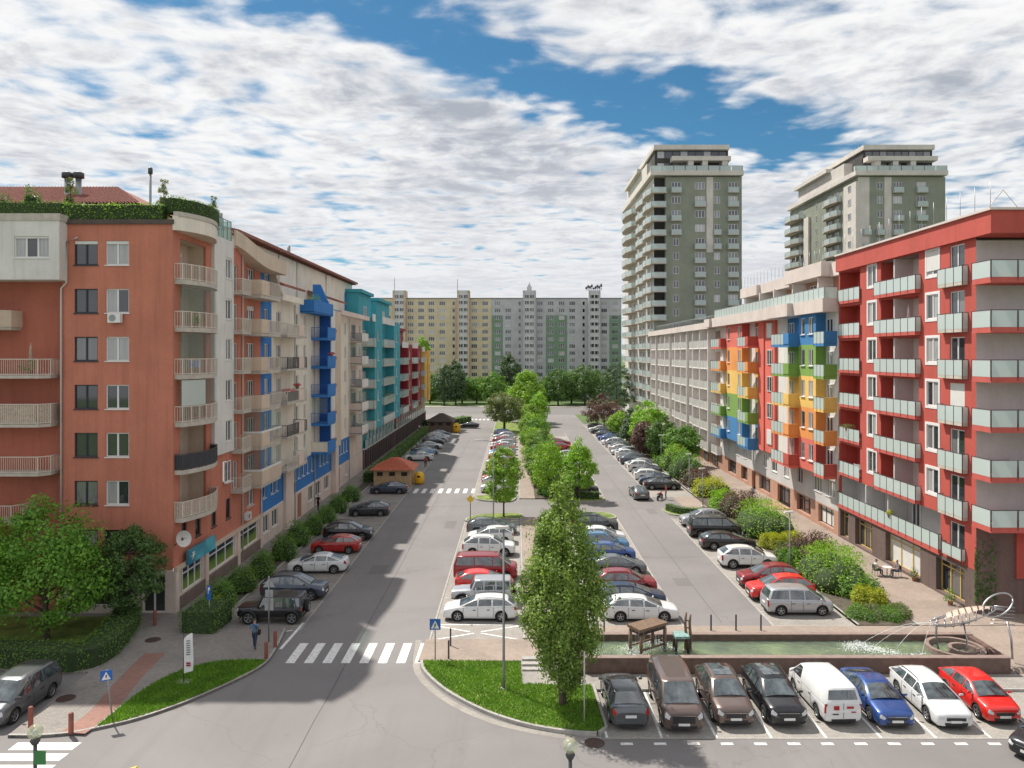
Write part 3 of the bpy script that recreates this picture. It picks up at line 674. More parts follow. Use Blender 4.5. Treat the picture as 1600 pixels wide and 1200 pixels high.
for x, y, h, r in ((-36.2, 62.0, 5.2, .3), (-35.3, 62.0, 5.2, .3), (-27.6, 58, 4.6, .12), (-25.9, 60, 2.6, .14)):
    part('chimney', B, lambda m: (m.tube([(x, y, 26.4), (x, y, 26.6+h)], r*.75, 10, 'metal_grey'), m.lathe([(r*1.4, 26.5+h), (r*1.4, 26.9+h), (r*.6, 27.0+h)], 10, 'metal_dark', (x, y, 0))))
balcony(L, B, [(57.5, -1.5), (57.5, .1), (61.8, .1), (61.8, -1.5)], 26.5, 'glass', gm='glass_clear', slab=0, h=1.6, post='metal_dark')
def acu(parent, f, t, z, n=0):
    m = MB(); f.box(m, t-.42, t+.42, z, z+.62, n+.08, n+.42, 'frame_white')
    c = f.P(t-.1, z+.31, n+.425); q = [f.P(t-.1+.24*math.cos(a*.5236), z+.31+.24*math.sin(a*.5236), n+.425) for a in range(12)]; m.face(q, 'metal_grey'); return m.build('air_conditioner', parent)
acu(B, F, -26.75, LV(6)+.28); acu(B, L, 65.2, 3.45)
def dish(m):
    c = Vector((XL+.55, 51.6, 5.05)); ax = Vector((.75, -.55, .25)).normalized(); a = ax.cross(Vector((0, 0, 1))).normalized(); b = ax.cross(a)
    m.grid([[c+ax*(.05+.22*(i/5)**2)+(a*math.cos(j*.3927)+b*math.sin(j*.3927))*.55*i/5 for j in range(16)] for i in range(1, 6)], 'metal_pale', closed=True)
    m.tube([(XL, 51.8, 4.6), c], .04, 6, 'metal_grey'); m.tube([c, c+ax*.6], .02, 5, 'metal_grey')
part('satellite_dish', B, dish)
mat('sign_blue', (.02, .16, .30), .3, .3, .6, second=(.10, .45, .55))
sg = part('shop_sign', B, lambda m: L.box(m, 52.9, 57.6, 2.95, 3.95, .3, .48, 'sign_blue'))
def flake(m):
    for i in range(3):
        a = i*math.pi/3; dx, dz = .3*math.cos(a), .3*math.sin(a); m.tube([L.P(53.6-dx, 3.45-dz, .5), L.P(53.6+dx, 3.45+dz, .5)], .035, 5, 'frame_white')
part('snowflake_mark', sg, flake)

# ================================================================== cream and blue building of the left row
B = thing('apartment_building', 'cream apartment building with bright blue balconies and brown eaves in left row', 'building', (-30, 90, 0))
so = []; 
for k in range(2, 7):
    z = LV(k)
    for t, w, a, b in ((74.5, 1.5, .1, 2.3), (80.6, 1.2, .8, 2.4), (83.7, .8, .8, 2.4), (100.3, 1.1, .8, 2.4), (103.6, .9, .8, 2.4)): so.append((t-w/2, t+w/2, z+a, z+b))
    so += [(107.5, 110.5, z+.3, z+2.4), (112.6, 113.8, z+.7, z+2.4)]
for t in (70.3, 72.6, 73.9, 79.8, 81.5, 83.2, 84.9, 86.6, 90.4, 92.0, 93.6, 99.6, 101.2, 102.8, 104.4): so.append((t-.45, t+.45, 4.3, 5.8))
so += [(t-w/2, t+w/2, .15 if dr else 1.1, 2.7) for t, w, dr in ((70.6, 1.6, 0), (73.2, 1.8, 0), (77.0, 1.0, 0), (81.5, 1.6, 1), (86.0, 2.0, 0), (89.2, 2.2, 0), (93.2, 2.2, 0), (99.3, 1.8, 1), (103.9, 1.6, 0))]
mb = MB()
L.wall(mb, 72.3, 90.0, LV(2)-.25, 22.8, 'stucco_cream', so); L.wall(mb, 95.5, 106, LV(2)-.25, 22.8, 'stucco_cream', so); L.wall(mb, 106, 115, LV(1)-.2, 22.8, 'stucco_pink', so)
L.wall(mb, 69.2, 106, 3.0, LV(2)-.25, 'blue', so); L.wall(mb, 69.2, 115, .1, 3.0, 'stucco_pink', so, n=.05)
mb.face([(XL, 72.3, 22.8), (XL, 115, 22.8), (-36, 115, 22.8), (-36, 72.3, 22.8)], 'roof_flat')
L.box(mb, 75.8, 78.4, .1, LV(2), .05, .35, 'stucco_pink'); L.box(mb, 95.5, 97.2, .1, LV(2), .05, .6, 'stucco_pink')
mb.build('street_wall', B)
for a, b, c, d in so:
    dr = d-c > 2; 
    window(L, B, (a+b)/2, c, b-a, d-c, 'door' if dr else 'double' if b-a > 1 else 'single', 'door_brown' if (dr and c < 1) else 'frame_white', sill=not dr, n=.05 if d < 3 else 0, name='door' if dr and c < 1 else 'window', pane='door_brown' if (dr and c < 1) else 'pane')
for k in range(2, 7):
    z = LV(k)
    balcony(L, B, [(72.6, 0), (72.6, 1.4), (76.4, 1.4), (78.2, 1.4), (79.4, 1.4), (79.4, 0)], z, ['bars', 'bars' if k not in (4,) else 'fill', 'solid', 'bars', 'bars'], pm='stucco_pink', rm='metal_dark' if k % 2 else 'rail_cream', gm='cloth_dark')
    # blue stack: balcony in front of a projecting deep blue wall
    balcony(L, B, [(86.3, 0), (86.3, 1.85), (89.95, 1.85), (89.95, 0)], z, ['bars' if k > 2 else 'fill', 'solid', 'none'], pm='blue', sm='blue', rm='blue_deep' if k > 2 else 'rail_cream', gm='stucco_cream', h=1.2, slab=.25)
    balcony(L, B, [(106.2, 0), (106.2, 1.7), (110.6, 1.7), (110.6, 0)], z, ['fill' if k in (2, 3, 5) else 'bars', 'solid', 'solid'], pm='stucco_white', gm='stucco_pink', rm='metal_dark')
    if k in (2, 3, 5): part('glazing', B, lambda m: (m.face([L.P(106.3, z+1.15, .1), L.P(106.3, z+1.15, 1.65), L.P(106.3, z+2.85, 1.65), L.P(106.3, z+2.85, .1)], 'glass_clear'), m.face([L.P(106.3, z+1.15, 1.6), L.P(110.5, z+1.15, 1.6), L.P(110.5, z+2.85, 1.6), L.P(106.3, z+2.85, 1.6)], 'glass_clear')))
    if k == 3: part('glazing', B, lambda m: m.face([L.P(86.4, z+1.2, .1), L.P(86.4, z+1.2, 1.8), L.P(86.4, z+2.9, 1.8), L.P(86.4, z+2.9, .1)], 'glass_clear'))
    part('planter_box', B, lambda m: L.box(m, 90.1, 91.6, z+.75, z+1.1, 1.3, 1.65, 'planter'))
part('blue_bay', B, lambda m: (L.box(m, 90.0, 95.4, LV(2)-.25, 22.8, -.2, 1.25, 'blue_deep'), L.box(m, 90.25, 92.4, LV(2)-.2, 22.7, 1.251, 1.3, 'stucco_white'), L.box(m, 92.5, 95.3, LV(2)-.2, 22.7, 1.251, 1.3, 'stucco_tan')))
part('blue_parapet', B, lambda m: (L.box(m, 81.8, 90.4, 22.0, 23.3, 1.3, 1.5, 'blue'), L.box(m, 81.8, 82.0, 22.0, 23.3, 0, 1.3, 'blue'), L.box(m, 90.2, 90.4, 22.0, 23.3, 0, 1.3, 'blue'), L.box(m, 81.8, 90.4, 21.9, 22.05, 0, 1.5, 'blue'), L.box(m, 72.5, 79.7, 22.6, 23.2, .8, 1.0, 'stucco_cream'), L.box(m, 96, 114, 22.4, 23.0, .6, 1.3, 'stucco_pink')))
for t0, X0, X1, zt, c in ((89.6, -23.7, -21.6, 25.6, 'blue'), (71.6, -23.5, -21.7, 25.8, 'stucco_tan')):
    m = MB(); a = [(X0, zt), (X0+(X1-X0)*.42, zt), (X1, 22.9), (X0, 22.8)]
    f0 = [(x, t0, z) for x, z in a]; f1 = [(x, t0+.3, z) for x, z in a]; m.face(f0, c); m.face(f1[::-1], c)
    for i in range(4): j = (i+1) % 4; m.face([f0[i], f0[j], f1[j], f1[i]], c)
    m.build('sloped_wall', B)
def up(m):
    f2 = Fac('L', -26.0); f2.wall(m, 70.2, 122, 22.8, 28.8, 'stucco_cream', [])
    m.face([(-26, 70.2, 22.8), (-31, 70.2, 22.8), (-31, 70.2, 28.9), (-26, 70.2, 28.8)], 'stucco_pink'); m.face([(-26, 122, 22.8), (-36, 122, 22.8), (-36, 122, 28.8), (-26, 122, 28.8)], 'stucco_cream')
part('top_storey', B, up); part('blue_panel', B, lambda m: m.box(-26.1, -25.9, 116.5, 120, 22.9, 26.8, 'blue'))
def eaves(m):
    m.hexa([(-25.2, 70, 28.55), (-25.2, 122.6, 28.55), (-31, 119, 30.2), (-31, 74, 30.2), (-25.2, 70, 28.85), (-25.2, 122.6, 28.85), (-31, 119, 30.5), (-31, 74, 30.5)], 'roof_tile')
    for i in range(65): m.box(-26, -25.25, 70.3+i*.8, 70.42+i*.8, 28.38, 28.54, 'frame_brown')
    for a, b in ((72.5, 80), (95.5, 99.5)): m.hexa([(-21.9, a, 23.9), (-21.9, b, 23.9), (-25.9, b, 25.2), (-25.9, a, 25.2), (-21.9, a, 24.15), (-21.9, b, 24.15), (-25.9, b, 25.45), (-25.9, a, 25.45)], 'roof_tile')
part('roof', B, eaves)
for y in (71.5, 93): part('chimney', B, lambda m: m.tube([(-27.5, y, 28.9), (-27.5, y, 30.6)], .2, 8, 'metal_grey'))
for t in (79.7, 87.5, 105.7): pipe(B, L, t, .2, 22.6, .1)
for t in (84, 91, 105): pipe(B, Fac('L', -26.0), t, 22.8, 28.5, .1)

# ================================================================== teal, wine red and ochre buildings further along the left row
def row_house(lab, col, d0, d1, H, strips, recs, pent, floors, y0):
    b = thing('apartment_building', lab, 'building', (-30, y0, 0)); f = Fac('L', XL); mb = MB()
    f.wall(mb, d0, d1, 3.1, H, col, []); f.wall(mb, d0, d1, .1, 3.1, 'plinth', [], n=.04)
    mb.face([(XL, d0, H), (XL, d1, H), (-36, d1, H), (-36, d0, H)], 'roof_flat'); mb.face([(XL, d0, 0), (-36, d0, 0), (-36, d0, H), (XL, d0, H)], col)
    mb.build('street_wall', b)
    for a, c in strips:
        op = [((a+c)/2-.75, (a+c)/2+.75, z+.8, z+2.4) for z in floors[1:]]
        m2 = MB(); f.wall(m2, a, c, floors[1]-.3, H+.4, col, op, n=1.5); 
        for t in (a, c): m2.face([f.P(t, floors[1]-.3, 0), f.P(t, floors[1]-.3, 1.5), f.P(t, H+.4, 1.5), f.P(t, H+.4, 0)], col)
        m2.face([f.P(a, floors[1]-.3, 0), f.P(c, floors[1]-.3, 0), f.P(c, floors[1]-.3, 1.5), f.P(a, floors[1]-.3, 1.5)], col); m2.face([f.P(a, H+.4, 0), f.P(c, H+.4, 0), f.P(c, H+.4, 1.5), f.P(a, H+.4, 1.5)], 'slab')
        m2.build('projecting_bay', b)
        for o in op: window(f, b, (a+c)/2, o[2], 1.5, 1.6, 'double', n=1.5, sill=True)
    for a, c in recs:
        for z in floors[1:]:
            balcony(f, b, [(a, 0), (a, 1.75), (c, 1.75), (c, 0)], z, 'glass', slab=.22, gm='glass_frosted', pw=1.6)
            window(f, b, (a+c)/2, z+.05, 1.9, 2.2, 'door', dep=-.05, name='balcony_door')
        f.box(mb2 := MB(), a, c, H-.2, H+.9, 1.5, 1.65, 'stucco_white'); mb2.build('parapet', b)
    for t in [d0+1.2+i*1.9 for i in range(int((d1-d0-1)/1.9))]:
        window(f, b, t, .35, 1.1, 2.2, 'single', 'frame_navy', n=.04, dep=-.06, pane='pane_dark', name='shop_window')
    pl = MB()
    for t in [d0+.25+i*1.9 for i in range(int((d1-d0)/1.9)+1)]: f.box(pl, t-.22, t+.22, .1, 3.05, .05, .3, 'plinth_dark')
    f.box(pl, d0, d1, 3.05, 3.25, -.05, .36, 'stucco_grey'); pl.build('pilasters', b)['kind'] = 'stuff'
    m3 = MB()
    for t in [d0+.3+i*3.1 for i in range(int((d1-d0)/3.1))]:
        f.box(m3, t+.15, t+2.4, 3.3, 4.5, .35, .42, 'glass_tower'); f.box(m3, t+2.5, t+2.9, 3.25, floors[1]-.3, .02, .3, 'stucco_white')
    m3.build('balustrade', b)['kind'] = 'stuff'
    for (a, c, X, h, cc) in pent:
        m4 = MB(); m4.box(X-8, X, a, c, H, H+h, cc); m4.box(X-8, X+.5, a-.2, c+.2, H+h, H+h+.5, cc); m4.build('penthouse', b)
        window(Fac('L', X), b, (a+c)/2, H+.2, 2.2, 2.2, 'triple', dep=-.04)
    return b
fl = [3.2+3.12*i for i in range(6)]
row_house('teal apartment building with white glazed balconies in left row', 'teal', 115.05, 144.5, 22.6, [(117.0, 123.5), (135.5, 142.5)], [(115.1, 117.0), (123.8, 135.3)], [(117, 127, -24, 4.3, 'teal'), (130, 143, -23.6, 3.9, 'teal')], fl, 130)
row_house('wine red apartment building with white balconies near far end of left row', 'wine', 144.55, 176, 18.9, [(153, 159), (168, 174.5)], [(145, 152.8), (159.4, 167.6)], [(147, 158, -23.2, 3.2, 'wine')], fl[:5], 160)
row_house('ochre yellow apartment building with roof greenery at far end of left row', 'ochre', 176.05, 194, 18.2, [(181, 186), (189, 193)], [(176.4, 180.8)], [], fl[:5], 186)

# ================================================================== red building on the right
B = thing('apartment_building', 'bright red apartment block with frosted glass balconies and brown plinth at right', 'building', (38, 62, 0))
Q = Fac('R', XR); op = []; W7 = []
def LR(k): return 3.15+3.22*(k-1)
for k in range(2, 8):
    z = LR(k)
    op += [(65.65, 67.15, z+.9, z+2.7), (55.95, 57.55, z+.85, z+2.65), (68.7, 73.0, z+.02, z+2.7), (58.7, 64.8, z+.02, z+2.75), (52.7, 54.5, z+.05, z+2.65)]
    W7 += [(66.4, z+.9, 1.5, 1.8, k), (56.75, z+.85, 1.6, 1.8, k)]
op += [(55.7, 73.0, 3.3, 6.0), (52.7, 54.5, 3.3, 5.7)]
mb = MB(); Q.wall(mb, 51.4, 73.25, 2.95, 25.4, 'red', op)
mb.face([(XR, 51.4, 25.2), (XR, 73.25, 25.2), (48, 73.25, 25.2), (48, 51.4, 25.2)], 'roof_flat')
mb.face([(XR, 73.25, 3), (XR, 73.25, 26), (48, 73.25, 26), (48, 73.25, 3)], 'red')
mb.build('street_wall', B)
def endw(m):
    f = Fac('F', 51.4); f.wall(m, XR, 60, 2.95, 25.1, 'stucco_grey', []); f.wall(m, XR, 36.5, 0, 2.95, 'brick_dark', []); m.box(33.4, 60, 51.2, 51.36, 2.5, 6.0, 'red')
    f.wall(m, XR, 60, 0, 6.05, 'brick_dark', [], n=.03)
part('end_wall', B, endw)
part('roof_fascia', B, lambda m: (m.box(30.5, 60, 49.3, 73.25, 25.28, 26.75, 'red'), m.box(30.35, 60, 49.15, 73.25, 26.75, 26.9, 'fascia')))
po = [(71.0, 72.8, .3, 2.7), (66.3, 69.6, .3, 2.7), (58.4, 63.9, .35, 2.75), (52.6, 56.2, .3, 2.7)]
mb = MB(); Q.wall(mb, 51.4, 73.25, 0, 2.95, 'brick_dark', po, n=.05, dep=.45); mb.face([Q.P(51.4, 0, .05), Q.P(51.4, 2.95, .05), Q.P(51.4, 2.95, -.1), Q.P(51.4, 0, -.1)], 'plinth'); mb.build('plinth_wall', B)
for i, (a, b, c, d) in enumerate(po): window(Q, B, (a+b)/2, c, b-a, d-c, 'shop3' if b-a > 2.5 else 'shop', 'frame_yellow', dep=.4, pane='blind' if i == 2 else 'pane_dark', name='shop_window', split=True)
for t, z, w, h, k in W7:
    window(Q, B, t, z, w, h, 'double', dep=.08, blind=.82 if (k == 7 and t < 60) else 0, split=True)
    ww = MB(); e = .2
    for a, b, c, d in ((t-w/2-e, t-w/2, z-e, z+h+e), (t+w/2, t+w/2+e, z-e, z+h+e), (t-w/2, t+w/2, z-e, z), (t-w/2, t+w/2, z+h, z+h+e)): Q.box(ww, a, b, c, d, 0, .035, 'frame_white')
    ww.build('window_surround', B)
for k in range(2, 8):
    z = LR(k)
    recess(Q, B, 68.7, 73.0, z+.02, z+2.7, 'red', 1.6); recess(Q, B, 58.7, 64.8, z+.02, z+2.75, 'red', 1.7)
    part('partition', B, lambda m: Q.box(m, 62.4, 62.6, z+.03, z+2.74, -1.65, .02, 'stucco_grey')); part('loggia_wall', B, lambda m: Q.box(m, 58.75, 62.4, z+.03, z+2.74, -1.69, -1.5, 'stucco_white'))
    window(Q, B, 59.8, z+.05, 1.5, 2.3, 'door', n=-1.45, dep=0, name='balcony_door', pane='pane_dark'); window(Q, B, 69.8, z+.05, 1.6, 2.3, 'door', n=-1.55, dep=0, name='balcony_door')
    window(Q, B, 53.6, z+.05, 1.8, 2.6, 'door', dep=.12, name='balcony_door', blind=.8 if k == 4 else 0, split=True)
    balcony(Q, B, [(68.5, 0), (68.5, .16), (73.0, .16), (73.0, 0)], z, ['none', 'glass', 'none'], slab=.28, sm='slab_red', post='metal_dark', pw=1.05, split=True)
    balcony(Q, B, [(58.4, 0), (58.4, .42), (65.2, .42), (65.2, 0)], z, 'glass', slab=.3, sm='slab_red', post='metal_dark', pw=1.1, split=True)
    balcony(Q, B, [(52.3, 0), (52.3, .4), (55.4, .4), (55.4, 0)], z, 'glass', slab=.25, sm='slab', post='metal_dark', pw=1.15, split=True)
    # corner balcony carried round the end wall
    f = Fac('F', 51.4)
    balcony(f, B, [(XR-.3, 0), (XR-.3, 2.1), (60, 2.1), (60, 0)], z, ['glass', 'glass', 'none'], slab=.38, sm='slab_red', post='metal_dark', pw=1.75, split=True)
recess(Q, B, 55.7, 73.0, 3.3, 6.0, 'stucco_grey', 1.5)
for t in (57.3, 61.8, 64.9, 69.8): window(Q, B, t, 3.35, 1.2, 2.4, 'door', n=-1.45, dep=0, name='balcony_door')
for t in (63.4, 67.4): part('partition', B, lambda m: Q.box(m, t-.08, t+.08, 3.31, 5.99, -1.48, .1, 'stucco_grey'))
balcony(Q, B, [(55.6, 0), (55.6, .2), (73.1, .2), (73.1, 0)], 3.35, 'glass', slab=.4, sm='slab_red', post='metal_dark', pw=1.15, split=True)
window(Q, B, 53.6, 3.3, 1.8, 2.4, 'door', dep=.12, split=True); balcony(Q, B, [(52.6, 0), (52.6, .3), (55.0, .3), (55.0, 0)], 3.4, 'glass', slab=.12, post='metal_dark', pw=1.1, h=.75, split=True)
def rods(m):
    for i in range(14): m.tube([(30.9, 50+i*1.7, 26.9), (30.9, 50+i*1.7, 28.7)], .02, 4, 'metal_grey')
    for i in range(5): m.tube([(33+i*2.2, 49.6, 26.9), (33+i*2.2, 49.6, 28.9)], .025, 4, 'metal_grey')
    m.tube([(31.6, 52, 26.9), (33, 52, 28.6), (34.4, 52, 26.9)], .03, 4, 'metal_grey')
part('lightning_rods', B, rods)['kind'] = 'stuff'

# ================================================================== colourful building on the right
B = thing('apartment_building', 'long apartment building with red, orange, yellow, green and blue balconies at right', 'building', (38, 95, 0))
def LC(k): return 2.55+3.2*(k-1)
CA = {2: 'salmon', 3: 'orange', 4: 'yellow', 5: 'green', 6: 'sky_blue'}; CB = {2: 'sky_blue', 3: 'green', 4: 'yellow', 5: 'orange', 6: 'salmon'}
CS = {'salmon': 'red'}
go = [(74.2, 76.3), (77.4, 79.5), (82.5, 84.1), (86.6, 88.2), (90.6, 92.4), (94.2, 96), (98.5, 99.9), (102.6, 104), (106, 107.6), (110.4, 111.7)]
op = [(a, b, LC(1)+.95, LC(1)+2.6) for a, b in go]
sh = [(74.4, 78.2, .5), (80.2, 84.2, .5), (86.2, 90.4, .12), (93.0, 97.2, .5), (98.6, 100.2, .12), (102.2, 105, .5), (107.5, 111.5, .5)]
op += [(a, b, c, 2.3) for a, b, c in sh]
mb = MB(); Q.wall(mb, 73.3, 114.8, LC(1)-.1, LC(2)-.1, 'stucco_grey', op); Q.wall(mb, 73.3, 114.8, 0, LC(1)-.1, 'brick_base', op, dep=.4)
Q.wall(mb, 73.3, 114.8, LC(2)-.1, 21.6, 'stucco_white', []); mb.face([(XR, 73.3, 21.7), (XR, 114.8, 21.7), (46, 114.8, 21.7), (46, 73.3, 21.7)], 'roof_flat')
mb.build('street_wall', B)
for a, b in go: window(Q, B, (a+b)/2, LC(1)+.95, b-a, 1.65, 'triple' if b-a > 2 else 'double', sill=True)
for i, (a, b, c) in enumerate(sh): window(Q, B, (a+b)/2, c, b-a, 2.3-c, 'shop3' if b-a > 2.5 else 'single', 'frame_brown' if i % 2 else 'metal_dark', dep=.35, pane=('blind', 'pane_dark', 'pane_dark', 'pane', 'door_brown', 'pane_dark', 'pane')[i], name='shop_window' if i != 4 else 'door')
part('entrance_ramp', B, lambda m: Q.box(m, 85.8, 90.6, .12, .2, 0, 2.0, 'brick_base'))
for k in range(2, 7):
    z = LC(k); ca, cb = CA[k], CB[k]; sa, sb = CS.get(ca, ca), CS.get(cb, cb)
    # near section: balcony, window bay, balcony, window strip
    for (b0, b1, c, near) in ((76.3, 80.9, ca, True), (101.2, 108.8, cb, False)):
        bo = [(b0+.7, b0+1.9, z+.95, z+2.65), (b1-1.7, b1-.7, z+.95, z+2.65)]; m2 = MB()
        Q.wall(m2, b0, b1, z-.12, z+3.08, c, bo, n=1.0, dep=.12)
        for t in (b0, b1): m2.face([Q.P(t, z-.12, 0), Q.P(t, z-.12, 1), Q.P(t, z+3.08, 1), Q.P(t, z+3.08, 0)], CS.get(c, c))
        m2.face([Q.P(b0, z-.12, 0), Q.P(b1, z-.12, 0), Q.P(b1, z-.12, 1), Q.P(b0, z-.12, 1)], c); m2.build('colour_bay', B)
        for o in bo: window(Q, B, (o[0]+o[1])/2, o[2], o[1]-o[0], 1.7, 'double' if o[1]-o[0] > 1.1 else 'single', n=1.0, dep=.08, sill=True)
    balcony(Q, B, [(73.7, 0), (73.7, 1.25), (76.25, 1.25), (76.25, 1.0)], z, ['solid', 'glass', 'none'], pm=sa, sm=ca, slab=.3, h=1.15, post='metal_dark', pw=.8, split=True)
    balcony(Q, B, [(80.95, .0), (80.95, 2.0), (82.6, 2.0), (86.6, 2.0), (86.6, 0)], z, ['solid', 'solid', 'glass', 'none'], pm=sa, sm=ca, slab=.3, h=1.15, post='metal_dark', pw=1.0, split=True)
    balcony(Q, B, [(96.2, 0), (96.2, 1.7), (97.4, 1.7), (100.9, 1.7), (100.9, 1.0)], z, ['solid', 'solid', 'glass', 'none'], pm=sb, sm=cb, slab=.3, h=1.15, post='metal_dark', pw=1.1, split=True)
    balcony(Q, B, [(109.0, 0), (109.0, 1.7), (110, 1.7), (114.7, 1.7), (114.7, 0)], z, ['solid', 'solid', 'glass', 'none'], pm=sb, sm=cb, slab=.3, h=1.15, post='metal_dark', pw=1.2)
    for t in (75.1, 85.6, 97.6, 111): window(Q, B, t, z+.1, 1.5, 2.3, 'door', dep=-.05, name='balcony_door')
    part('wall_panel', B, lambda m: Q.box(m, 81.0, 86.95, z, z+2.9, .004, .03, sa)); part('wall_panel', B, lambda m: Q.box(m, 96.3, 98.75, z, z+2.9, .004, .03, sb))
    part('window_strip', B, lambda m: Q.box(m, 90.4, 93.9, z-.12, z+3.08, .0, .35, 'salmon'))
    window(Q, B, 92.0, z+.85, 1.7, 1.8, 'double', n=.35, dep=-.05, blind=.95 if k in (2, 6) else 0)
part('red_pier', B, lambda m: Q.box(m, 93.95, 96.1, LC(2)-.15, 21.6, .0, .5, 'salmon'))
part('roof_band', B, lambda m: (Q.box(m, 73.35, 81.3, 21.55, 22.85, -.2, 1.5, 'fascia'), Q.box(m, 81.3, 88.6, 21.5, 22.85, -.2, 2.1, 'fascia'), Q.box(m, 88.6, 114.8, 21.5, 22.8, -.2, 1.55, 'fascia')))
balcony(Q, B, [(73.5, 0), (73.5, 1.3), (114, 1.3), (114, 0)], 22.85, 'glass', slab=0, h=1.1, pw=1.3)
def pent(m):
    m.box(33.5, 46, 75.5, 100, 22.2, 25.6, 'brick_base')
    m.box(31.6, 47, 79.5, 90.5, 25.6, 27.1, 'fascia'); m.box(32.6, 47, 73.4, 79.5, 25.5, 26.9, 'fascia'); m.box(32.2, 47, 90.5, 101.2, 25.4, 26.7, 'fascia'); m.box(31.7, 47, 101.2, 108.5, 25.3, 26.6, 'fascia')
    m.box(32.2, 45, 107.3, 108.3, 22.2, 25.3, 'stucco_white')
    for y in (81, 88.5, 95, 100.5): m.box(31.9, 33.6, y, y+.25, 22.2, 25.5, 'stucco_white')
    for i in range(22): m.tube([(32.2, 80+i*1.4, 26.8), (32.2, 80+i*1.4, 28.6)], .02, 4, 'metal_grey')
part('penthouse', B, pent)
for t in (78, 83.5, 86.2, 92, 98.5, 104): window(Fac('R', 33.5 if t < 100 else 33.6), B, t, 22.95, 1.7, 2.2, 'door', dep=-.05)

# ================================================================== white balcony building behind it
B = thing('apartment_building', 'white apartment building with long tiers of recessed glass balconies at right', 'building', (38, 143, 0))
cuts = [114.9, 119.6, 125, 130, 134.6, 139.5, 144.5, 149.6, 154.2, 159, 164.2, 170]
mb = MB(); op = [(cuts[i]+.7, cuts[i+1]-.7, LC(k), LC(k)+2.5) for i in range(11) for k in range(1, 7)]
Q.wall(mb, 114.85, 171.5, LC(1)-.1, 21.6, 'stucco_bright', op); Q.wall(mb, 114.85, 171.5, 0, LC(1)-.1, 'brick_base', [])
mb.face([(XR, 114.85, 21.8), (XR, 171.5, 21.8), (46, 171.5, 21.8), (46, 114.85, 21.8)], 'roof_flat'); mb.build('street_wall', B)
wallm('loggia_brown', (.55, .34, .28), .15)
for i in range(11):
    for k in range(1, 7):
        z = LC(k); a, b = cuts[i]+.7, cuts[i+1]-.7
        recess(Q, B, a, b, z, z+2.5, 'loggia_brown' if i % 2 else 'stucco_pink', 1.1)
        window(Q, B, (a+b)/2, z+.05, 1.7, 2.2, 'door', n=-1.05, dep=0, name='balcony_door')
        balcony(Q, B, [(a-.5, 0), (a-.5, .95 if i % 3 else .6), (b+.3, .95 if i % 3 else .6), (b+.3, 0)], z, 'glass', slab=.25, sm='stucco_bright', gm='glass_white', post='metal_pale', pw=2.0)
        part('partition', B, lambda m: Q.box(m, b+.35, b+.6, z-.3, z+2.9, .0, 1.0, 'stucco_bright'))
part('roof_band', B, lambda m: (Q.box(m, 114.9, 118, 21.5, 22.75, -.2, 1.9, 'fascia'), Q.box(m, 118, 171.5, 21.4, 22.4, -.2, 1.3, 'fascia'), m.box(31, 46, 171.4, 171.6, 0, 22.3, 'stucco_white')))
part('roof_railing', B, lambda m: [m.tube([(31, 119+i*.9, 22.4), (31, 119+i*.9, 23.6)], .025, 4, 'metal_grey') for i in range(56)]+[m.box(30.97, 31.03, 119, 169, 23.55, 23.62, 'metal_grey')])
for t in (118.5, 124, 131, 138): window(Q, B, t, .4, 2.6, 1.8, 'shop3', 'metal_dark', dep=-.05, pane='pane_dark', name='shop_window')
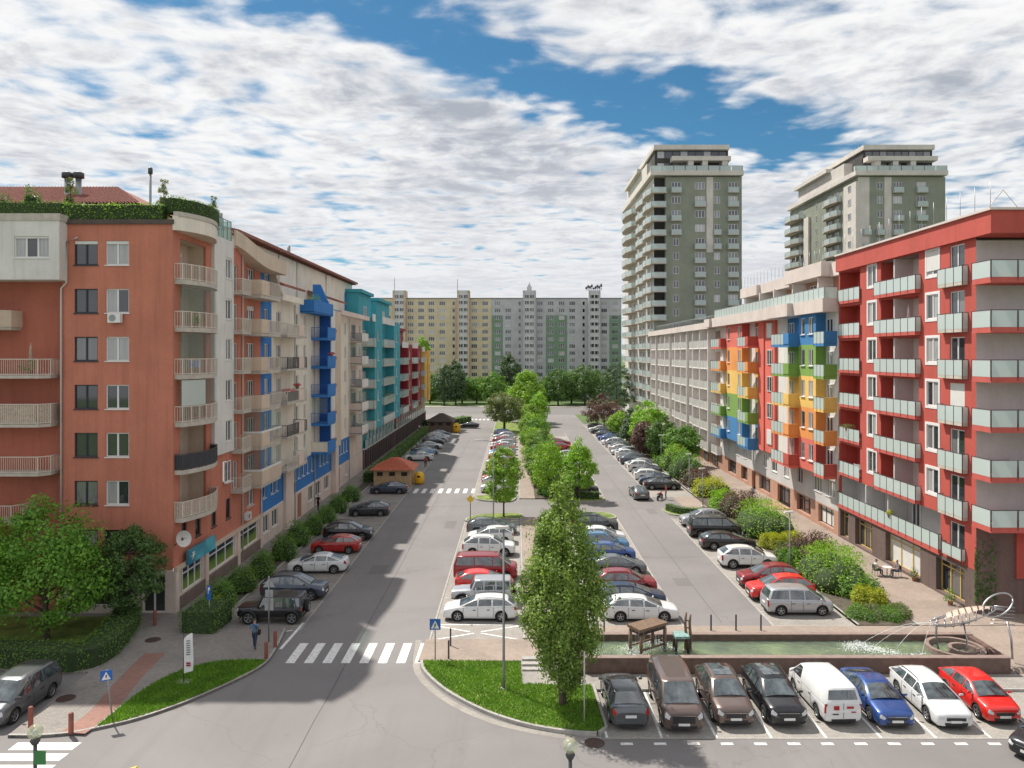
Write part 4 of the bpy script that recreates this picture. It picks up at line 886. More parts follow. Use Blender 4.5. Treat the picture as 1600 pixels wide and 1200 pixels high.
# ================================================================== tower blocks
def tower(label, X0, X1, Y0, Y1, first, mirror, zmin):
    B = thing('apartment_tower', label, 'tower', ((X0+X1)/2, (Y0+Y1)/2, 0), group='green grey tower blocks')
    f = Fac('F', Y0); s = Fac('R', X0); H = 57.6; fz = [54.6-3.19*i for i in range(18)]; fz = [z for z in fz if z > zmin]
    wd = X1-X0
    if not mirror: cols = [(5.0, 'A'), (10.4, 'B'), (14.3, 'C'), (17.9, 'D')]; stripe = (11.9, 13.4)
    else: cols = [(2.0, 'C'), (5.0, 'C'), (9.0, 'A'), (14.4, 'D')]; stripe = (6.0, 7.6)
    op = []; ws = []
    for ci, (c, ty) in enumerate(cols):
        for i, z in enumerate(fz):
            t = X0+c; full = (ty == 'D') or (ty == 'A' and i % 3 != 1 and i < 5) or (ty == 'B' and (i in (1, 4) or i > 4)) or (ty == 'C' and i in (3, 4))
            w = {'A': 2.0, 'B': 2.2, 'C': 1.3, 'D': 2.1}[ty]; w = 1.3 if ty == 'A' and i >= 4 else w
            zb, h = (z-.45, 2.3) if full else (z+.2, 1.6)
            op.append((t-w/2, t+w/2, zb, zb+h)); ws.append((t, zb, w, h, full))
    mb = MB(); f.wall(mb, X0+2.6, X1, 0, H, 'tower_green', op, dep=.15); f.wall(mb, X0, X0+2.6, 0, 25.2 if not mirror else H, 'tower_green' if not mirror else 'tower_cream', [])
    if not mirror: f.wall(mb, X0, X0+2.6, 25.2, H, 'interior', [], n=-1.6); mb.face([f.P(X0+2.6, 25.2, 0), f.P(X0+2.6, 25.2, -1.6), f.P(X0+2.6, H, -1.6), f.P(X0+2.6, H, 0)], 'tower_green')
    mb.box(X1-.01, X1, Y0, Y1, 0, H, 'tower_green'); mb.build('front_wall', B)
    part('light_stripe', B, lambda m: f.box(m, X0+stripe[0], X0+stripe[1], 40.5 if not mirror else 20, H, .0, .04, 'tower_cream'))
    for t, zb, w, h, full in ws:
        window(f, B, t, zb, w, h, 'far3' if w > 1.9 else 'far', pane='pane_far', dep=.1)
        if full: balcony(f, B, [(t-w/2-.25, 0), (t-w/2-.25, .7), (t+w/2+.25, .7), (t+w/2+.25, 0)], zb, 'glass', slab=.2, gm='glass_tower', pw=9, h=1.1)
    mb = MB(); s.wall(mb, Y0, Y1, 0, H, 'tower_cream' if not mirror else 'tower_green', []); mb.build('side_wall', B)
    sec = [(Y0-.1, Y0+9.5, 1.5), (Y0+11, Y0+22, 1.3), (Y0+24, Y0+40, 2.4)] if not mirror else [(Y0+9, Y0+18, 1.6), (Y0+32, Y0+43, 2.6)]
    zz = [z-.6 for z in fz]
    z = zz[-1]-3.19
    while not mirror and z > 3: zz.append(z); z -= 3.19
    for z in zz:
        for si, (a, b, p) in enumerate(sec):
            if not mirror and si == 0 and z > 25:
                balcony(f, B, [(X0-.9, 0), (X0-.9, 1.3), (X0+2.7, 1.3), (X0+2.7, 0)], z, 'glass', slab=.25, gm='glass_tower', pw=9)
            balcony(s, B, [(a, 0), (a, p*.6), (a+(b-a)*.3, p), (a+(b-a)*.7, p), (b, p*.6), (b, 0)], z, 'glass', slab=.28, gm='glass_tower', pw=9)
            for t in (a+(b-a)*.25, a+(b-a)*.7): window(s, B, t, z+.05, 2.4, 2.3, 'far3', dep=-.05, pane='pane_dark', name='balcony_door')
        if mirror:
            for t in (Y0+4, Y0+24): window(s, B, t, z+.9, .9, 1.4, 'single', dep=-.04, pane='pane_dark')
    if mirror:
        part('cream_pier', B, lambda m: (s.box(m, Y0-.05, Y0+6.5, 0, H-1, .0, .5, 'tower_cream'), s.box(m, Y0+28, Y0+31.5, 0, H-4, 0, .6, 'tower_cream')))
        for z in fz: window(s, B, Y0+3.2, z+.2, 1.6, 1.5, 'far', n=.5, dep=-.04, pane='pane_far')
    part('roof_band', B, lambda m: (m.box(X0-.9, X1+.2, Y0-.85, Y1+.4, H+.25, H+1.3, 'tower_cream'),))
    def ph(m):
        a, b = (X0+.5, X1-2.6) if not mirror else (X0+2, X1-2)
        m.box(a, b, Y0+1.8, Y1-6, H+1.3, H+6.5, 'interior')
        for x in ((X0+8.3, X0+11.5, X0+16) if not mirror else (X0+4.4, X0+8.4, X0+12.4)): m.box(x-.6, x+.6, Y0-.4, Y0+1.8, H+1.3, H+3.6, 'tower_cream')
        m.box(a+3.5 if not mirror else a, b, Y0-.6, Y0+2.4, H+3.6, H+4.6, 'tower_cream')
        m.box(a-.4, b, Y0+.7, Y1-6, H+6.45, H+7.5, 'tower_cream'); m.box(a+3, b-3, Y0+8, Y1-14, H+7.6, H+9.4, 'tower_cream')
        m.box(X0-.6, X0+1.4, Y0+6, Y1-8, H+1.2, H+4.5, 'tower_cream'); m.box(X0-1.6, X0+2, Y0+14, Y0+36, H+4.3, H+5.2, 'tower_cream')
    part('penthouse', B, ph)
    a, b = (X0+1, X1-3) if not mirror else (X0+2.4, X1-2.4); n = 9
    for i in range(n):
        x = a+(b-a)*i/n
        for z0, z1 in ((H+1.5, H+3.5), (H+4.7, H+6.2)): part('pane', B, lambda m: m.face([(x+.1, Y0+1.77, z0), (x+(b-a)/n-.1, Y0+1.77, z0), (x+(b-a)/n-.1, Y0+1.77, z1), (x+.1, Y0+1.77, z1)], 'pane_far'))
    balcony(f, B, [(X0-.9, -.2), (X0-.9, .8), (X1, .8), (X1, -.2)], H+1.3, 'glass', slab=0, gm='glass_tower', pw=2.5)
    def ant(m):
        c = X1-6 if not mirror else X0+6
        for i in range(7): m.tube([(c+i*.7, Y0+16, H+7.5), (c+i*.7, Y0+16, H+10.2+(i*37 % 5)*.4)], .09, 5, 'metal_dark')
        m.box(c, c+4, Y0+15.6, Y0+16.4, H+9.3, H+10.1, 'metal_dark')
    part('antennas', B, ant)['kind'] = 'stuff'
    return B
tower('tall green grey tower block left of the other, rising behind white balconies', 31.3, 51.2, 174, 220, True, False, 21)
tower('shorter looking green grey tower block further right behind the red roof', 77.5, 97.3, 174, 217, False, True, 33)
# ================================================================== panel blocks across the far end
def panel_block(label, X0, X1, Y, cols, narrow, lifts, main, alt, H):
    B = thing('panel_block', label, 'building', ((X0+X1)/2, Y+6, 0), group='panel blocks across the far end')
    f = Fac('F', Y); rows = [36.6-2.8*i for i in range(12)]
    op = [(c-1.15, c+1.15, z, z+1.55) for c in cols for z in rows]+[(c-.5, c+.5, z, z+1.5) for c in narrow for z in rows]
    mb = MB(); f.wall(mb, X0, X1, 0, H, main, op, dep=.18); mb.box(X0, X1, Y+.3, Y+12, 0, H, main); mb.box(X0-.15, X1+.15, Y-.15, Y+12.1, H, H+.35, 'roof_flat'); mb.build('wall', B)
    for a, b, z0, z1, c in alt:
        m = MB(); f.wall(m, a, b, z0, z1, c, [(o[0], o[1], o[2], o[3]) for o in op if a < (o[0]+o[1])/2 < b and z0 < o[2] < z1-1.6], n=.05, dep=.05); m.build('colour_panel', B)
    for c in cols:
        for z in rows: window(f, B, c, z, 2.3, 1.55, 'far3', pane='pane_far', dep=.1)
    for c in narrow:
        for z in rows: window(f, B, c, z, 1.0, 1.5, 'single', pane='pane_dark', dep=.1)
    for a, b, side, pan in lifts:
        g = Fac('F', Y-2.2); m = MB(); m.box(a, b, Y-2.2, Y+4, 0, H+3.1, pan if pan == 'block_sand' else 'block_white'); m.build('lift_tower', B)
        part('lift_tower_edge', B, lambda m: (m.box(a-.05, a+(b-a)*.16, Y-2.27, Y-2.2, 0, H+3.1, side), m.box(b-(b-a)*.16, b+.05, Y-2.27, Y-2.2, 0, H+3.1, side), m.box(b, b+.06, Y-2.27, Y, 0, H+3.1, side)))
        for z in [38.9]+rows:
            window(g, B, (a+b)/2-1.1, z+.3, 1.3 if pan == 'block_sand' else 1.9, 1.4, 'far', pane='pane_dark', dep=-.06); window(g, B, (a+b)/2+1.1, z+.3, 1.3 if pan == 'block_sand' else 1.9, 1.4, 'far', pane='pane_dark', dep=-.06)
    return B
def PX(x): return (x-806)*302/1200
B1 = panel_block('pale yellow panel block with orange stair towers across the far end', PX(560), PX(768)-.02, 302, [PX(x) for x in (596, 606, 641.5, 658, 674, 691, 741, 758)], [PX(709)], [(PX(615), PX(635), 'block_sand', 'block_yellow'), (PX(715), PX(734), 'block_sand', 'block_yellow')], 'block_yellow', [(PX(711.5), PX(715), 0, 39, 'block_sand')], 39.2)
B2 = panel_block('grey and green panel block with white stair towers across the far end', PX(768), PX(971), 302, [PX(x) for x in (777.5, 794, 843.5, 860.5, 877.5, 894, 944, 961)], [PX(812), PX(912)], [(PX(817), PX(837), 'block_grey', 'block_white'), (PX(919), PX(937), 'block_grey', 'block_white')], 'block_grey', [(PX(768.5), PX(785.5), 0, 32.7, 'block_green'), (PX(853), PX(886), 0, 32.7, 'block_green'), (PX(952), PX(970.5), 0, 32.7, 'block_green')], 39.2)
def masts(m):
    for x, h in ((617, 5.5), (715, 5)): m.tube([(PX(x), 301, 42), (PX(x), 301, 42+h)], .12, 5, 'metal_grey')
part('mast', B1, masts)
mat('rooftop_dark', (.05, .05, .06), .7, .2)
def rooftop(m):                                          # cluster of aerials and dishes on the stair tower
    for i in range(9):
        x = PX(915.5+i*2.9); h = (1.6, 2.3, 2.0, 2.6, 1.3, 1.9, 2.4, 2.0, 2.9)[i]
        m.tube([(x, 300.6, 42.2), (x, 300.6, 42.4+h)], .10, 5, 'rooftop_dark'); m.box(x-.35, x+.35, 300.3, 300.7, 42.0+h*.6, 42.3+h*.85, 'rooftop_dark')
    m.box(PX(914), PX(940), 300.5, 300.65, 42.9, 43.05, 'rooftop_dark')
part('aerials', B2, rooftop)['kind'] = 'stuff'
part('mast', B2, lambda m: [m.tube([(PX(827+i*1.5), 301, 42), (PX(827+i*1.5), 301, 45.5-abs(i)*.8)], .12, 5, 'rooftop_dark') for i in (-2, -1, 0, 1, 2)])
# ================================================================== cars
def paint(name, c, metal=.0, rough=.32):
    if name in MATS: return MATS[name]
    m = bpy.data.materials.new(name); m.use_nodes = True; b = m.node_tree.nodes['Principled BSDF']; k = NT(m.node_tree)
    geo = k.node('ShaderNodeNewGeometry'); nz = k.noise(geo.outputs['Position'], 2.2, 5, .6)
    k.put(b.inputs['Base Color'], k.ramp(nz, [(.3, tuple(v*.9 for v in c)), (.7, c)]))
    b.inputs['Metallic'].default_value = metal; b.inputs['Roughness'].default_value = rough; b.inputs['Coat Weight'].default_value = .8; b.inputs['Coat Roughness'].default_value = .06
    MATS[name] = m; return m
PAINT = {'white': ((.72, .73, .73), 0), 'silver': ((.46, .47, .49), .5), 'grey': ((.13, .14, .15), .5), 'dark grey': ((.05, .055, .06), .4), 'black': ((.012, .012, .015), .2), 'red': ((.45, .018, .015), .1), 'dark red': ((.27, .012, .018), .3),
         'navy': ((.018, .03, .07), .4), 'blue': ((.025, .075, .27), .3), 'light blue': ((.10, .25, .42), .4), 'brown': ((.16, .115, .10), .5), 'orange': ((.55, .12, .03), 0), 'slate': ((.07, .085, .12), .4), 'pearl': ((.60, .58, .55), .2), 'bright red': ((.68, .02, .015), .0)}
for n, (c, mt) in PAINT.items(): paint('paint '+n, c, mt)
mat('car_trim', (.02, .02, .022), .6, .2); mat('tyre', (.018, .018, .019), .85, .2); mat('rim', (.42, .43, .44), .35, .1, metal=.8); mat('rim_dark', (.06, .06, .065), .4, .1, metal=.6)
mat('lamp_clear', (.62, .64, .66), .12, .1, 12); mat('lamp_red', (.38, .012, .012), .15, .1); mat('plate', (.75, .75, .73), .5, .05); mat('plate_text', (.03, .03, .03), .6, 0); mat('grille', (.03, .03, .033), .4, .3, 25); mat('chrome', (.6, .6, .6), .2, 0, metal=1)
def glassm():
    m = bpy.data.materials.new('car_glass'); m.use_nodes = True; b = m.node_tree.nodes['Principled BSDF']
    b.inputs['Roughness'].default_value = .02; b.inputs['IOR'].default_value = 2.3; k = NT(m.node_tree); tc = k.node('ShaderNodeTexCoord'); c = k.ramp(k.noise(tc.outputs['Object'], 1.8, 3, .6), [(.35, (.02, .026, .03)), (.7, (.10, .125, .135))]); k.put(b.inputs['Base Color'], c); MATS['car_glass'] = m  # bluish mottling in the base colour stands in for reflected sky
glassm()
# stations front to rear: x, half width, underside, shoulder height;  house: base front/rear x, belt heights, roof front/rear x, roof height, half widths at belt and roof
T = {
 'saloon': dict(st=[(2.38, .56, .30, .60), (2.34, .74, .22, .70), (2.18, .86, .18, .80), (1.7, .912, .17, .905), (1.15, .922, .17, .985), (0, .925, .17, 1.01), (-1.2, .922, .17, 1.045), (-1.9, .90, .19, 1.06), (-2.24, .84, .25, 1.05), (-2.36, .70, .36, .84)],
   h=dict(f=1.36, r=-2.02, zf=.955, zr=1.035, tf=.30, tr=-.98, z=1.46, wb=.872, wt=.60, arc=.075), ax=(1.43, -1.40), R=.345, pil=(.10, -.84)),
 'hatchback': dict(st=[(2.14, .54, .30, .62), (2.10, .72, .22, .74), (1.94, .84, .18, .85), (1.5, .895, .17, .94), (1.05, .905, .17, 1.0), (0, .91, .17, 1.03), (-1.2, .905, .17, 1.075), (-1.8, .885, .19, 1.09), (-2.06, .83, .25, 1.07), (-2.14, .72, .36, .88)],
   h=dict(f=1.28, r=-2.05, zf=.965, zr=1.075, tf=.30, tr=-1.42, z=1.50, wb=.855, wt=.60, arc=.085), ax=(1.33, -1.30), R=.335, pil=(.10, -.82)),
 'estate': dict(st=[(2.42, .56, .30, .60), (2.38, .75, .22, .71), (2.2, .86, .18, .81), (1.7, .912, .17, .915), (1.15, .922, .17, .99), (0, .925, .17, 1.02), (-1.2, .922, .17, 1.06), (-1.95, .905, .19, 1.08), (-2.32, .85, .25, 1.05), (-2.42, .73, .36, .87)],
   h=dict(f=1.36, r=-2.32, zf=.96, zr=1.06, tf=.30, tr=-1.78, z=1.49, wb=.872, wt=.615, arc=.08), ax=(1.44, -1.42), R=.35, pil=(.12, -.82)),
 'suv': dict(st=[(2.28, .58, .36, .74), (2.24, .78, .27, .88), (2.08, .90, .22, .98), (1.65, .945, .21, 1.055), (1.15, .955, .21, 1.11), (0, .958, .21, 1.14), (-1.2, .955, .21, 1.18), (-1.9, .935, .23, 1.20), (-2.2, .87, .29, 1.17), (-2.29, .77, .42, .98)],
   h=dict(f=1.32, r=-2.19, zf=1.085, zr=1.18, tf=.36, tr=-1.55, z=1.70, wb=.90, wt=.645, arc=.085), ax=(1.40, -1.38), R=.385, pil=(.12, -.84)),
 'van': dict(st=[(2.46, .64, .34, .84), (2.43, .82, .26, .98), (2.28, .93, .22, 1.08), (1.95, .962, .2, 1.15), (1.4, .967, .2, 1.2), (0, .967, .2, 1.22), (-1.4, .967, .2, 1.22), (-2.2, .955, .22, 1.22), (-2.42, .92, .27, 1.2), (-2.47, .86, .36, 1.12)],
   h=dict(f=1.92, r=-2.41, zf=1.12, zr=1.20, tf=.98, tr=-2.2, z=1.95, wb=.925, wt=.76, arc=.05), ax=(1.56, -1.47), R=.36, pil=(.55, -.85)),
 'mpv': dict(st=[(2.22, .58, .32, .72), (2.18, .76, .24, .84), (2.04, .875, .2, .95), (1.65, .905, .18, 1.03), (1.3, .912, .18, 1.07), (0, .917, .18, 1.09), (-1.2, .917, .18, 1.10), (-1.9, .905, .2, 1.10), (-2.18, .87, .26, 1.08), (-2.23, .81, .36, 1.02)],
   h=dict(f=1.62, r=-2.17, zf=1.03, zr=1.09, tf=.58, tr=-1.9, z=1.80, wb=.877, wt=.69, arc=.06), ax=(1.40, -1.34), R=.345, pil=(.25, -.75)),
 'jeep': dict(st=[(2.15, .62, .52, .98), (2.12, .72, .48, 1.03), (1.9, .78, .46, 1.06), (1.3, .82, .44, 1.1), (.9, .84, .42, 1.12), (0, .86, .42, 1.13), (-1.2, .87, .42, 1.13), (-1.9, .87, .42, 1.13), (-2.05, .86, .46, 1.13), (-2.1, .84, .5, 1.1)],
   h=dict(f=.78, r=-2.04, zf=1.10, zr=1.12, tf=.50, tr=-1.96, z=1.83, wb=.83, wt=.72, arc=.015), ax=(1.38, -1.42), R=.42, pil=(-.12, -.95)),
}
def sec(w, zb, zt, cr):
    dz = zt-zb
    half = [(0, zb), (.78, zb), (.92, zb+.04*dz+.01), (.98, zb+.2*dz), (1.0, zb+.45*dz), (.995, zb+.68*dz), (.968, zt-.11*dz-.01), (.90, zt-.015), (.62, zt+cr*.65), (.3, zt+cr*.93), (0, zt+cr)]
    r = [(f*w, z) for f, z in half]
    return r+[(-y, z) for y, z in r[-2:0:-1]]
def cat(vals, t):
    i = min(int(t), len(vals)-2); u = t-i; p = [vals[max(i-1, 0)], vals[i], vals[i+1], vals[min(i+2, len(vals)-1)]]
    return tuple(.5*(2*b+(c-a)*u+(2*a-5*b+4*c-d)*u*u+(3*b-a-3*c+d)*u**3) for a, b, c, d in zip(*p))
def wheel_meshes(r, w, dark):
    ty = MB(); prof = [(r*.66, -w/2), (r*.93, -w/2), (r, -w*.36), (r, w*.36), (r*.93, w/2), (r*.66, w/2)]
    n = 22; ty.grid([[(q*math.cos(2*math.pi*j/n), y, q*math.sin(2*math.pi*j/n)) for j in range(n)] for q, y in prof], 'tyre', closed=True)
    ri = MB(); m = 'rim_dark' if dark else 'rim'
    ri.face([(r*.64*math.cos(2*math.pi*j/n), -w*.18, r*.64*math.sin(2*math.pi*j/n)) for j in range(n)], 'car_trim'); ri.face([(r*.64*math.cos(-2*math.pi*j/n), w*.18, r*.64*math.sin(-2*math.pi*j/n)) for j in range(n)], 'car_trim')
    ri.grid([[(q*math.cos(2*math.pi*j/n), y, q*math.sin(2*math.pi*j/n)) for j in range(n)] for q, y in ((r*.60, -w*.3), (r*.68, -w*.47), (r*.60, -w*.47), (r*.60, -w*.3))], m, closed=True)
    ri.grid([[(q*math.cos(2*math.pi*j/n), y, q*math.sin(2*math.pi*j/n)) for j in range(n)] for q, y in ((r*.60, w*.3), (r*.68, w*.47), (r*.60, w*.47), (r*.60, w*.3))], m, closed=True)
    for k in range(5):
        a = 2*math.pi*k/5+.3
        for sgn in (-1, 1):
            c, s = math.cos(a), math.sin(a); px, pz = -s*r*.09, c*r*.09
            q = [(px, pz), (-px, -pz), (c*r*.62-px*.8, s*r*.62-pz*.8), (c*r*.62+px*.8, s*r*.62+pz*.8)]
            ri.hexa([(x, sgn*w*.28, z) for x, z in q]+[(x, sgn*w*.42, z) for x, z in q], m)
    return ty.mesh('tyre'), ri.mesh('rim')
CARP = {}
def car_proto(kind, variant=''):
    key = kind+variant
    if key in CARP: return CARP[key]
    t = T[kind]; st, h = t['st'], t['h']; NS = 44
    rows = []
    for i in range(NS+1):
        x, w, zb, zt = cat(st, (len(st)-1)*i/NS); cr = .045 if abs(x) > .9 else .03
        rows.append([(x, y, z) for y, z in sec(w, zb, zt, cr)])
    nS = len(rows[0])
    mb = MB(); mb.ms = ['PAINT', 'car_trim']; mb.grid(rows, 'PAINT', closed=True, caps=True)
    tub = mb
    for fi, f in enumerate(tub.f):
        zc = sum(tub.v[i][2] for i in f)/len(f); yc = abs(sum(tub.v[i][1] for i in f)/len(f))
        lim = st[4][2]+(.13 if kind in ('suv', 'jeep') else .06)
        if zc < lim: tub.m[fi] = 1
    pm = MATS['paint silver']
    tub.ms = [pm, 'car_trim']; me = tub.mesh('body'); bm = bmesh.new(); bm.from_mesh(me); bmesh.ops.recalc_face_normals(bm, faces=bm.faces); bm.to_mesh(me); bm.free()
    o = bpy.data.objects.new('tmp', me); COL.objects.link(o)
    cutters = []
    for ax in t['ax']:
        c = MB(); r = t['R']+.065; n = 28
        c.grid([[(ax+r*math.cos(2*math.pi*j/n), y, t['R']+r*math.sin(2*math.pi*j/n)) for j in range(n)] for y in (-1.2, 1.2)], 'car_trim', closed=True, caps=True, smooth=False)
        # keep the inner body: cut only the outer 0.28 m on each side
        for sg in (-1, 1):
            c = MB(); c.grid([[(ax+r*math.cos(2*math.pi*j/n), y, t['R']+r*math.sin(2*math.pi*j/n)) for j in range(n)] for y in (sg*.58, sg*1.3)], 'car_trim', closed=True, caps=True, smooth=False)
            cm = c.mesh('cut'); b2 = bmesh.new(); b2.from_mesh(cm); bmesh.ops.recalc_face_normals(b2, faces=b2.faces); b2.to_mesh(cm); b2.free()
            co = bpy.data.objects.new('cut', cm); COL.objects.link(co); cutters.append(co)
            md = o.modifiers.new('b', 'BOOLEAN'); md.object = co; md.operation = 'DIFFERENCE'; md.solver = 'EXACT'; md.material_mode = 'TRANSFER'
    dg = bpy.context.evaluated_depsgraph_get(); dg.update()
    body = bpy.data.meshes.new_from_object(o.evaluated_get(dg), depsgraph=dg)
    for co in cutters+[o]: bpy.data.objects.remove(co)
    body.name = 'body'
    # house (cabin): rings belt -> window top -> roof
    f, r_, zf, zr, tf, tr, z, wb, wt = (h[k] for k in ('f', 'r', 'zf', 'zr', 'tf', 'tr', 'z', 'wb', 'wt'))
    arc = h['arc']
    def ring(a, b, za, zc, w, bow, q=.0, ar=0):
        P = []
        for i in range(5): u = -1+i*.5; P.append((a+bow*(1-u*u), u*w, za))       # front, right to left
        for i in range(1, 6): u = i/6; P.append((a+(b-a)*u, w*(1+q*math.sin(math.pi*u)), za+(zc-za)*u+ar*math.sin(math.pi*u)**.8))
        for i in range(5): u = 1-i*.5; P.append((b-bow*.5*(1-u*u), u*w, zc))
        for i in range(1, 6): u = 1-i/6; P.append((a+(b-a)*u, -w*(1+q*math.sin(math.pi*u)), za+(zc-za)*u+ar*math.sin(math.pi*u)**.8))
        return P
    boxy = kind in ('jeep',)
    zt2 = z-.05-arc
    rr = [ring(f+.03, r_-.02, zf-.06, zr-.06, wb+.015, .10, .03), ring(f, r_, zf, zr, wb, .12, .03), ring(tf, tr, zt2, zt2-.015, wt, .09, .06, arc), ring(tf-.07, tr+.05, zt2+.04, zt2+.03, wt-.055, .08, .065, arc*.95), ring(tf-.3, tr+.28, z-.03, z-.045, wt*.62, .05, .065, arc*.4)]
    hm = MB(); hm.grid(rr, 'PAINT', closed=True); hm.face(rr[-1], 'PAINT', True); hm.ms = [pm]
    house = hm.mesh('cabin')
    root = bpy.data.objects.new('proto', None)
    parts = []                                            # (name, mesh, subparts, loc, rot, painted)
    parts.append(('body', body, [], None, True)); parts.append(('cabin', house, [], None, True))
    def patch(corners, off, m, name, inset=(.05, .05, .06, .06), n=4):
        a, b, c, d = [Vector(p) for p in corners]         # a-b belt, d-c top
        nrm = (b-a).cross(d-a).normalized()
        g = MB(); rows = []
        u0, u1, v0, v1 = inset[0], 1-inset[1], inset[2], 1-inset[3]
        for i in range(n+1):
            v = v0+(v1-v0)*i/n; row = []
            for j in range(n+1):
                u = u0+(u1-u0)*j/n; p = (a*(1-u)+b*u)*(1-v)+(d*(1-u)+c*u)*v; row.append(p+nrm*off(u, v))
            rows.append(row)
        g.grid(rows, m); return g.mesh(name)
    B_, Tp = rr[1], rr[2]
    fb = lambda u, v: .008+(.12*(1-v)+.09*v)*(1-(2*u-1)**2)
    rb = lambda u, v: .008+.5*(.12*(1-v)+.09*v)*(1-(2*u-1)**2)
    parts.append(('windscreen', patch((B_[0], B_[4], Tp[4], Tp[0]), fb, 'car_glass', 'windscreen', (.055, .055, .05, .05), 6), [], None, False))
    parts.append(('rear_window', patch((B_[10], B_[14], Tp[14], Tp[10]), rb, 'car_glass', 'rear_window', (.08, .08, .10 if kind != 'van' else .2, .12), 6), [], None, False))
    def side(sg, xa, xb):                                 # side glass between belt x = xa .. xb
        A, Bq, C, D = (Vector((f, sg*wb, zf)), Vector((r_, sg*wb, zr)), Vector((tr, sg*wt, zt2-.015)), Vector((tf, sg*wt, zt2)))
        g = MB(); rows = []; n = 6
        def edge(x, v):                                   # hold the pillar upright-ish: u such that x matches, clipped by the raked ends
            pa = A.lerp(D, v); pb = Bq.lerp(C, v); lo, hi = pa.x-.09, pb.x+.10
            xx = min(max(x, hi), lo); u = (xx-pa.x)/(pb.x-pa.x); return u, pa.lerp(pb, u)
        for i in range(n+1):
            v = .07+.84*i/n; row = []
            ua, _ = edge(xa, v); ub, _ = edge(xb, v)
            pa = A.lerp(D, v); pb = Bq.lerp(C, v)
            for j in range(7):
                u = ua+(ub-ua)*j/6; p = pa.lerp(pb, u); bulge = (wb*.03*(1-v)+wt*.06*v)*math.sin(math.pi*u)
                row.append(p+Vector((0, sg*(bulge+.010), .004+arc*v*math.sin(math.pi*min(max(u, 0), 1))**.8)))
            rows.append(row)
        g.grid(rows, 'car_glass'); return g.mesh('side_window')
    p1, p2 = t['pil']
    for sg in (-1, 1):
        spans = [(f, p1+.04), (p1-.04, p2+.05), (p2-.05, r_)]
        if variant == 'cargo': spans = spans[:1]
        for a, b in spans: parts.append(('side_window', side(sg, a, b), [], None, False))
    # door seams, lights, grille, plates from the body grid
    def grid_patch(i0, i1, j0, j1, m, name, off=.007):
        g = MB(); cx = 0
        R0 = []
        for i in range(i0, i1+1):
            row = []
            for j in range(j0, j1+1):
                x, y, zz = rows[i][j % nS]; n = Vector((0, y*.9, (zz-.62)*.35)).normalized() if i > 3 and i < NS-3 else Vector((1 if i <= 3 else -1, y*.6, .1)).normalized(); row.append(Vector((x, y, zz))+n*off)
            R0.append(row)
        g.grid(R0, m); return g.mesh(name)
    def idx(x): return min(range(NS+1), key=lambda i: abs(rows[i][0][0]-x))
    fx = st[0][0]; rx = st[-1][0]
    for (j0, j1) in ((5, 7), (nS-7, nS-5)):
        parts.append(('headlight', grid_patch(1, 7, j0, j1, 'lamp_clear', 'headlight'), [], None, False))
        parts.append(('tail_light', grid_patch(NS-6, NS-1, j0-(1 if kind in ('van', 'mpv', 'suv') else 0) if j0 == 5 else j0, j1 if j0 == 5 else j1+(1 if kind in ('van', 'mpv', 'suv') else 0), 'lamp_red', 'tail_light'), [], None, False))
    zt0, zb0 = st[0][3], st[0][2]; w0 = st[0][1]
    g = MB(); g.box(fx-.05, fx+.012, -w0*.8, w0*.8, zb0+.17, zt0+.02, 'grille'); g.box(fx-.05, fx+.009, -w0*.95, w0*.95, zb0+.0, zb0+.09, 'grille'); g.box(fx-.02, fx+.018, -w0*.82, w0*.82, zt0+.02, zt0+.04, 'chrome'); parts.append(('grille', g.mesh('grille'), [], None, False))
    g = MB(); g.box(fx-.08, fx+.010, -w0*.9, w0*.9, zb0-.06, zb0+.05, 'car_trim'); parts.append(('front_bumper', g.mesh('front_bumper'), [], None, False)); g = MB(); g.box(rx-.012, rx+.1, -w0*.95, w0*.95, zb0-.08, zb0+.06, 'car_trim'); parts.append(('rear_bumper', g.mesh('rear_bumper'), [], None, False))
    pl = MB(); pl.box(fx+.012, fx+.028, -.26, .26, zb0+.08, zb0+.19, 'plate'); parts.append(('number_plate', pl.mesh('number_plate'), [], None, False))
    pl = MB(); zr2 = .70 if kind != 'van' else .8; pl.box(rx-.026, rx+.06, -.26, .26, zr2-.06, zr2+.06, 'plate'); parts.append(('number_plate', pl.mesh('number_plate'), [], None, False))
    for sg in (-1, 1):
        g = MB(); y = sg*(wb+.02); zz = zf+.06
        g.grid([[(f-.38+dx, y+sg*(.04+.17*u), zz+.075*math.sin(a)+.06) for a, dx in ((0, .05), (1.2, .06), (2.4, .0), (3.6, -.05), (5, -.0))] for u in (0, .5, 1)], 'PAINT', closed=True, caps=True); g.ms = [pm]; parts.append(('mirror', g.mesh('mirror'), [], None, True))
        for x in (f-.30, p1, p2+.02):
            g = MB(); i = idx(x); js = range(3, 8) if sg > 0 else range(nS-7, nS-2)
            pts = [Vector(rows[i][j])+Vector((0, sg*.006, 0)) for j in js]; dx = Vector((.012, 0, 0))
            g.grid([[p-dx, p+dx] for p in pts], 'car_trim'); parts.append(('door_seam', g.mesh('door_seam'), [], None, False))
        for x in (p1+.22, p2+.24):
            g = MB(); i = idx(x); y = abs(rows[i][5][1]); zz = rows[i][5][2]+.02; g.box(x-.1, x+.1, min(sg*y, sg*(y+.03)), max(sg*y, sg*(y+.03)), zz, zz+.035, 'car_trim')
            parts.append(('door_handle', g.mesh('door_handle'), [], None, False))
    ty, ri = wheel_meshes(t['R'], .23, kind in ('suv',) and variant == 'dark')
    for ax in t['ax']:
        wy = st[4][1]-.13
        for sg in (-1, 1): parts.append(('wheel', None, [('tyre', ty), ('rim', ri)], (ax, sg*wy, t['R']), False))
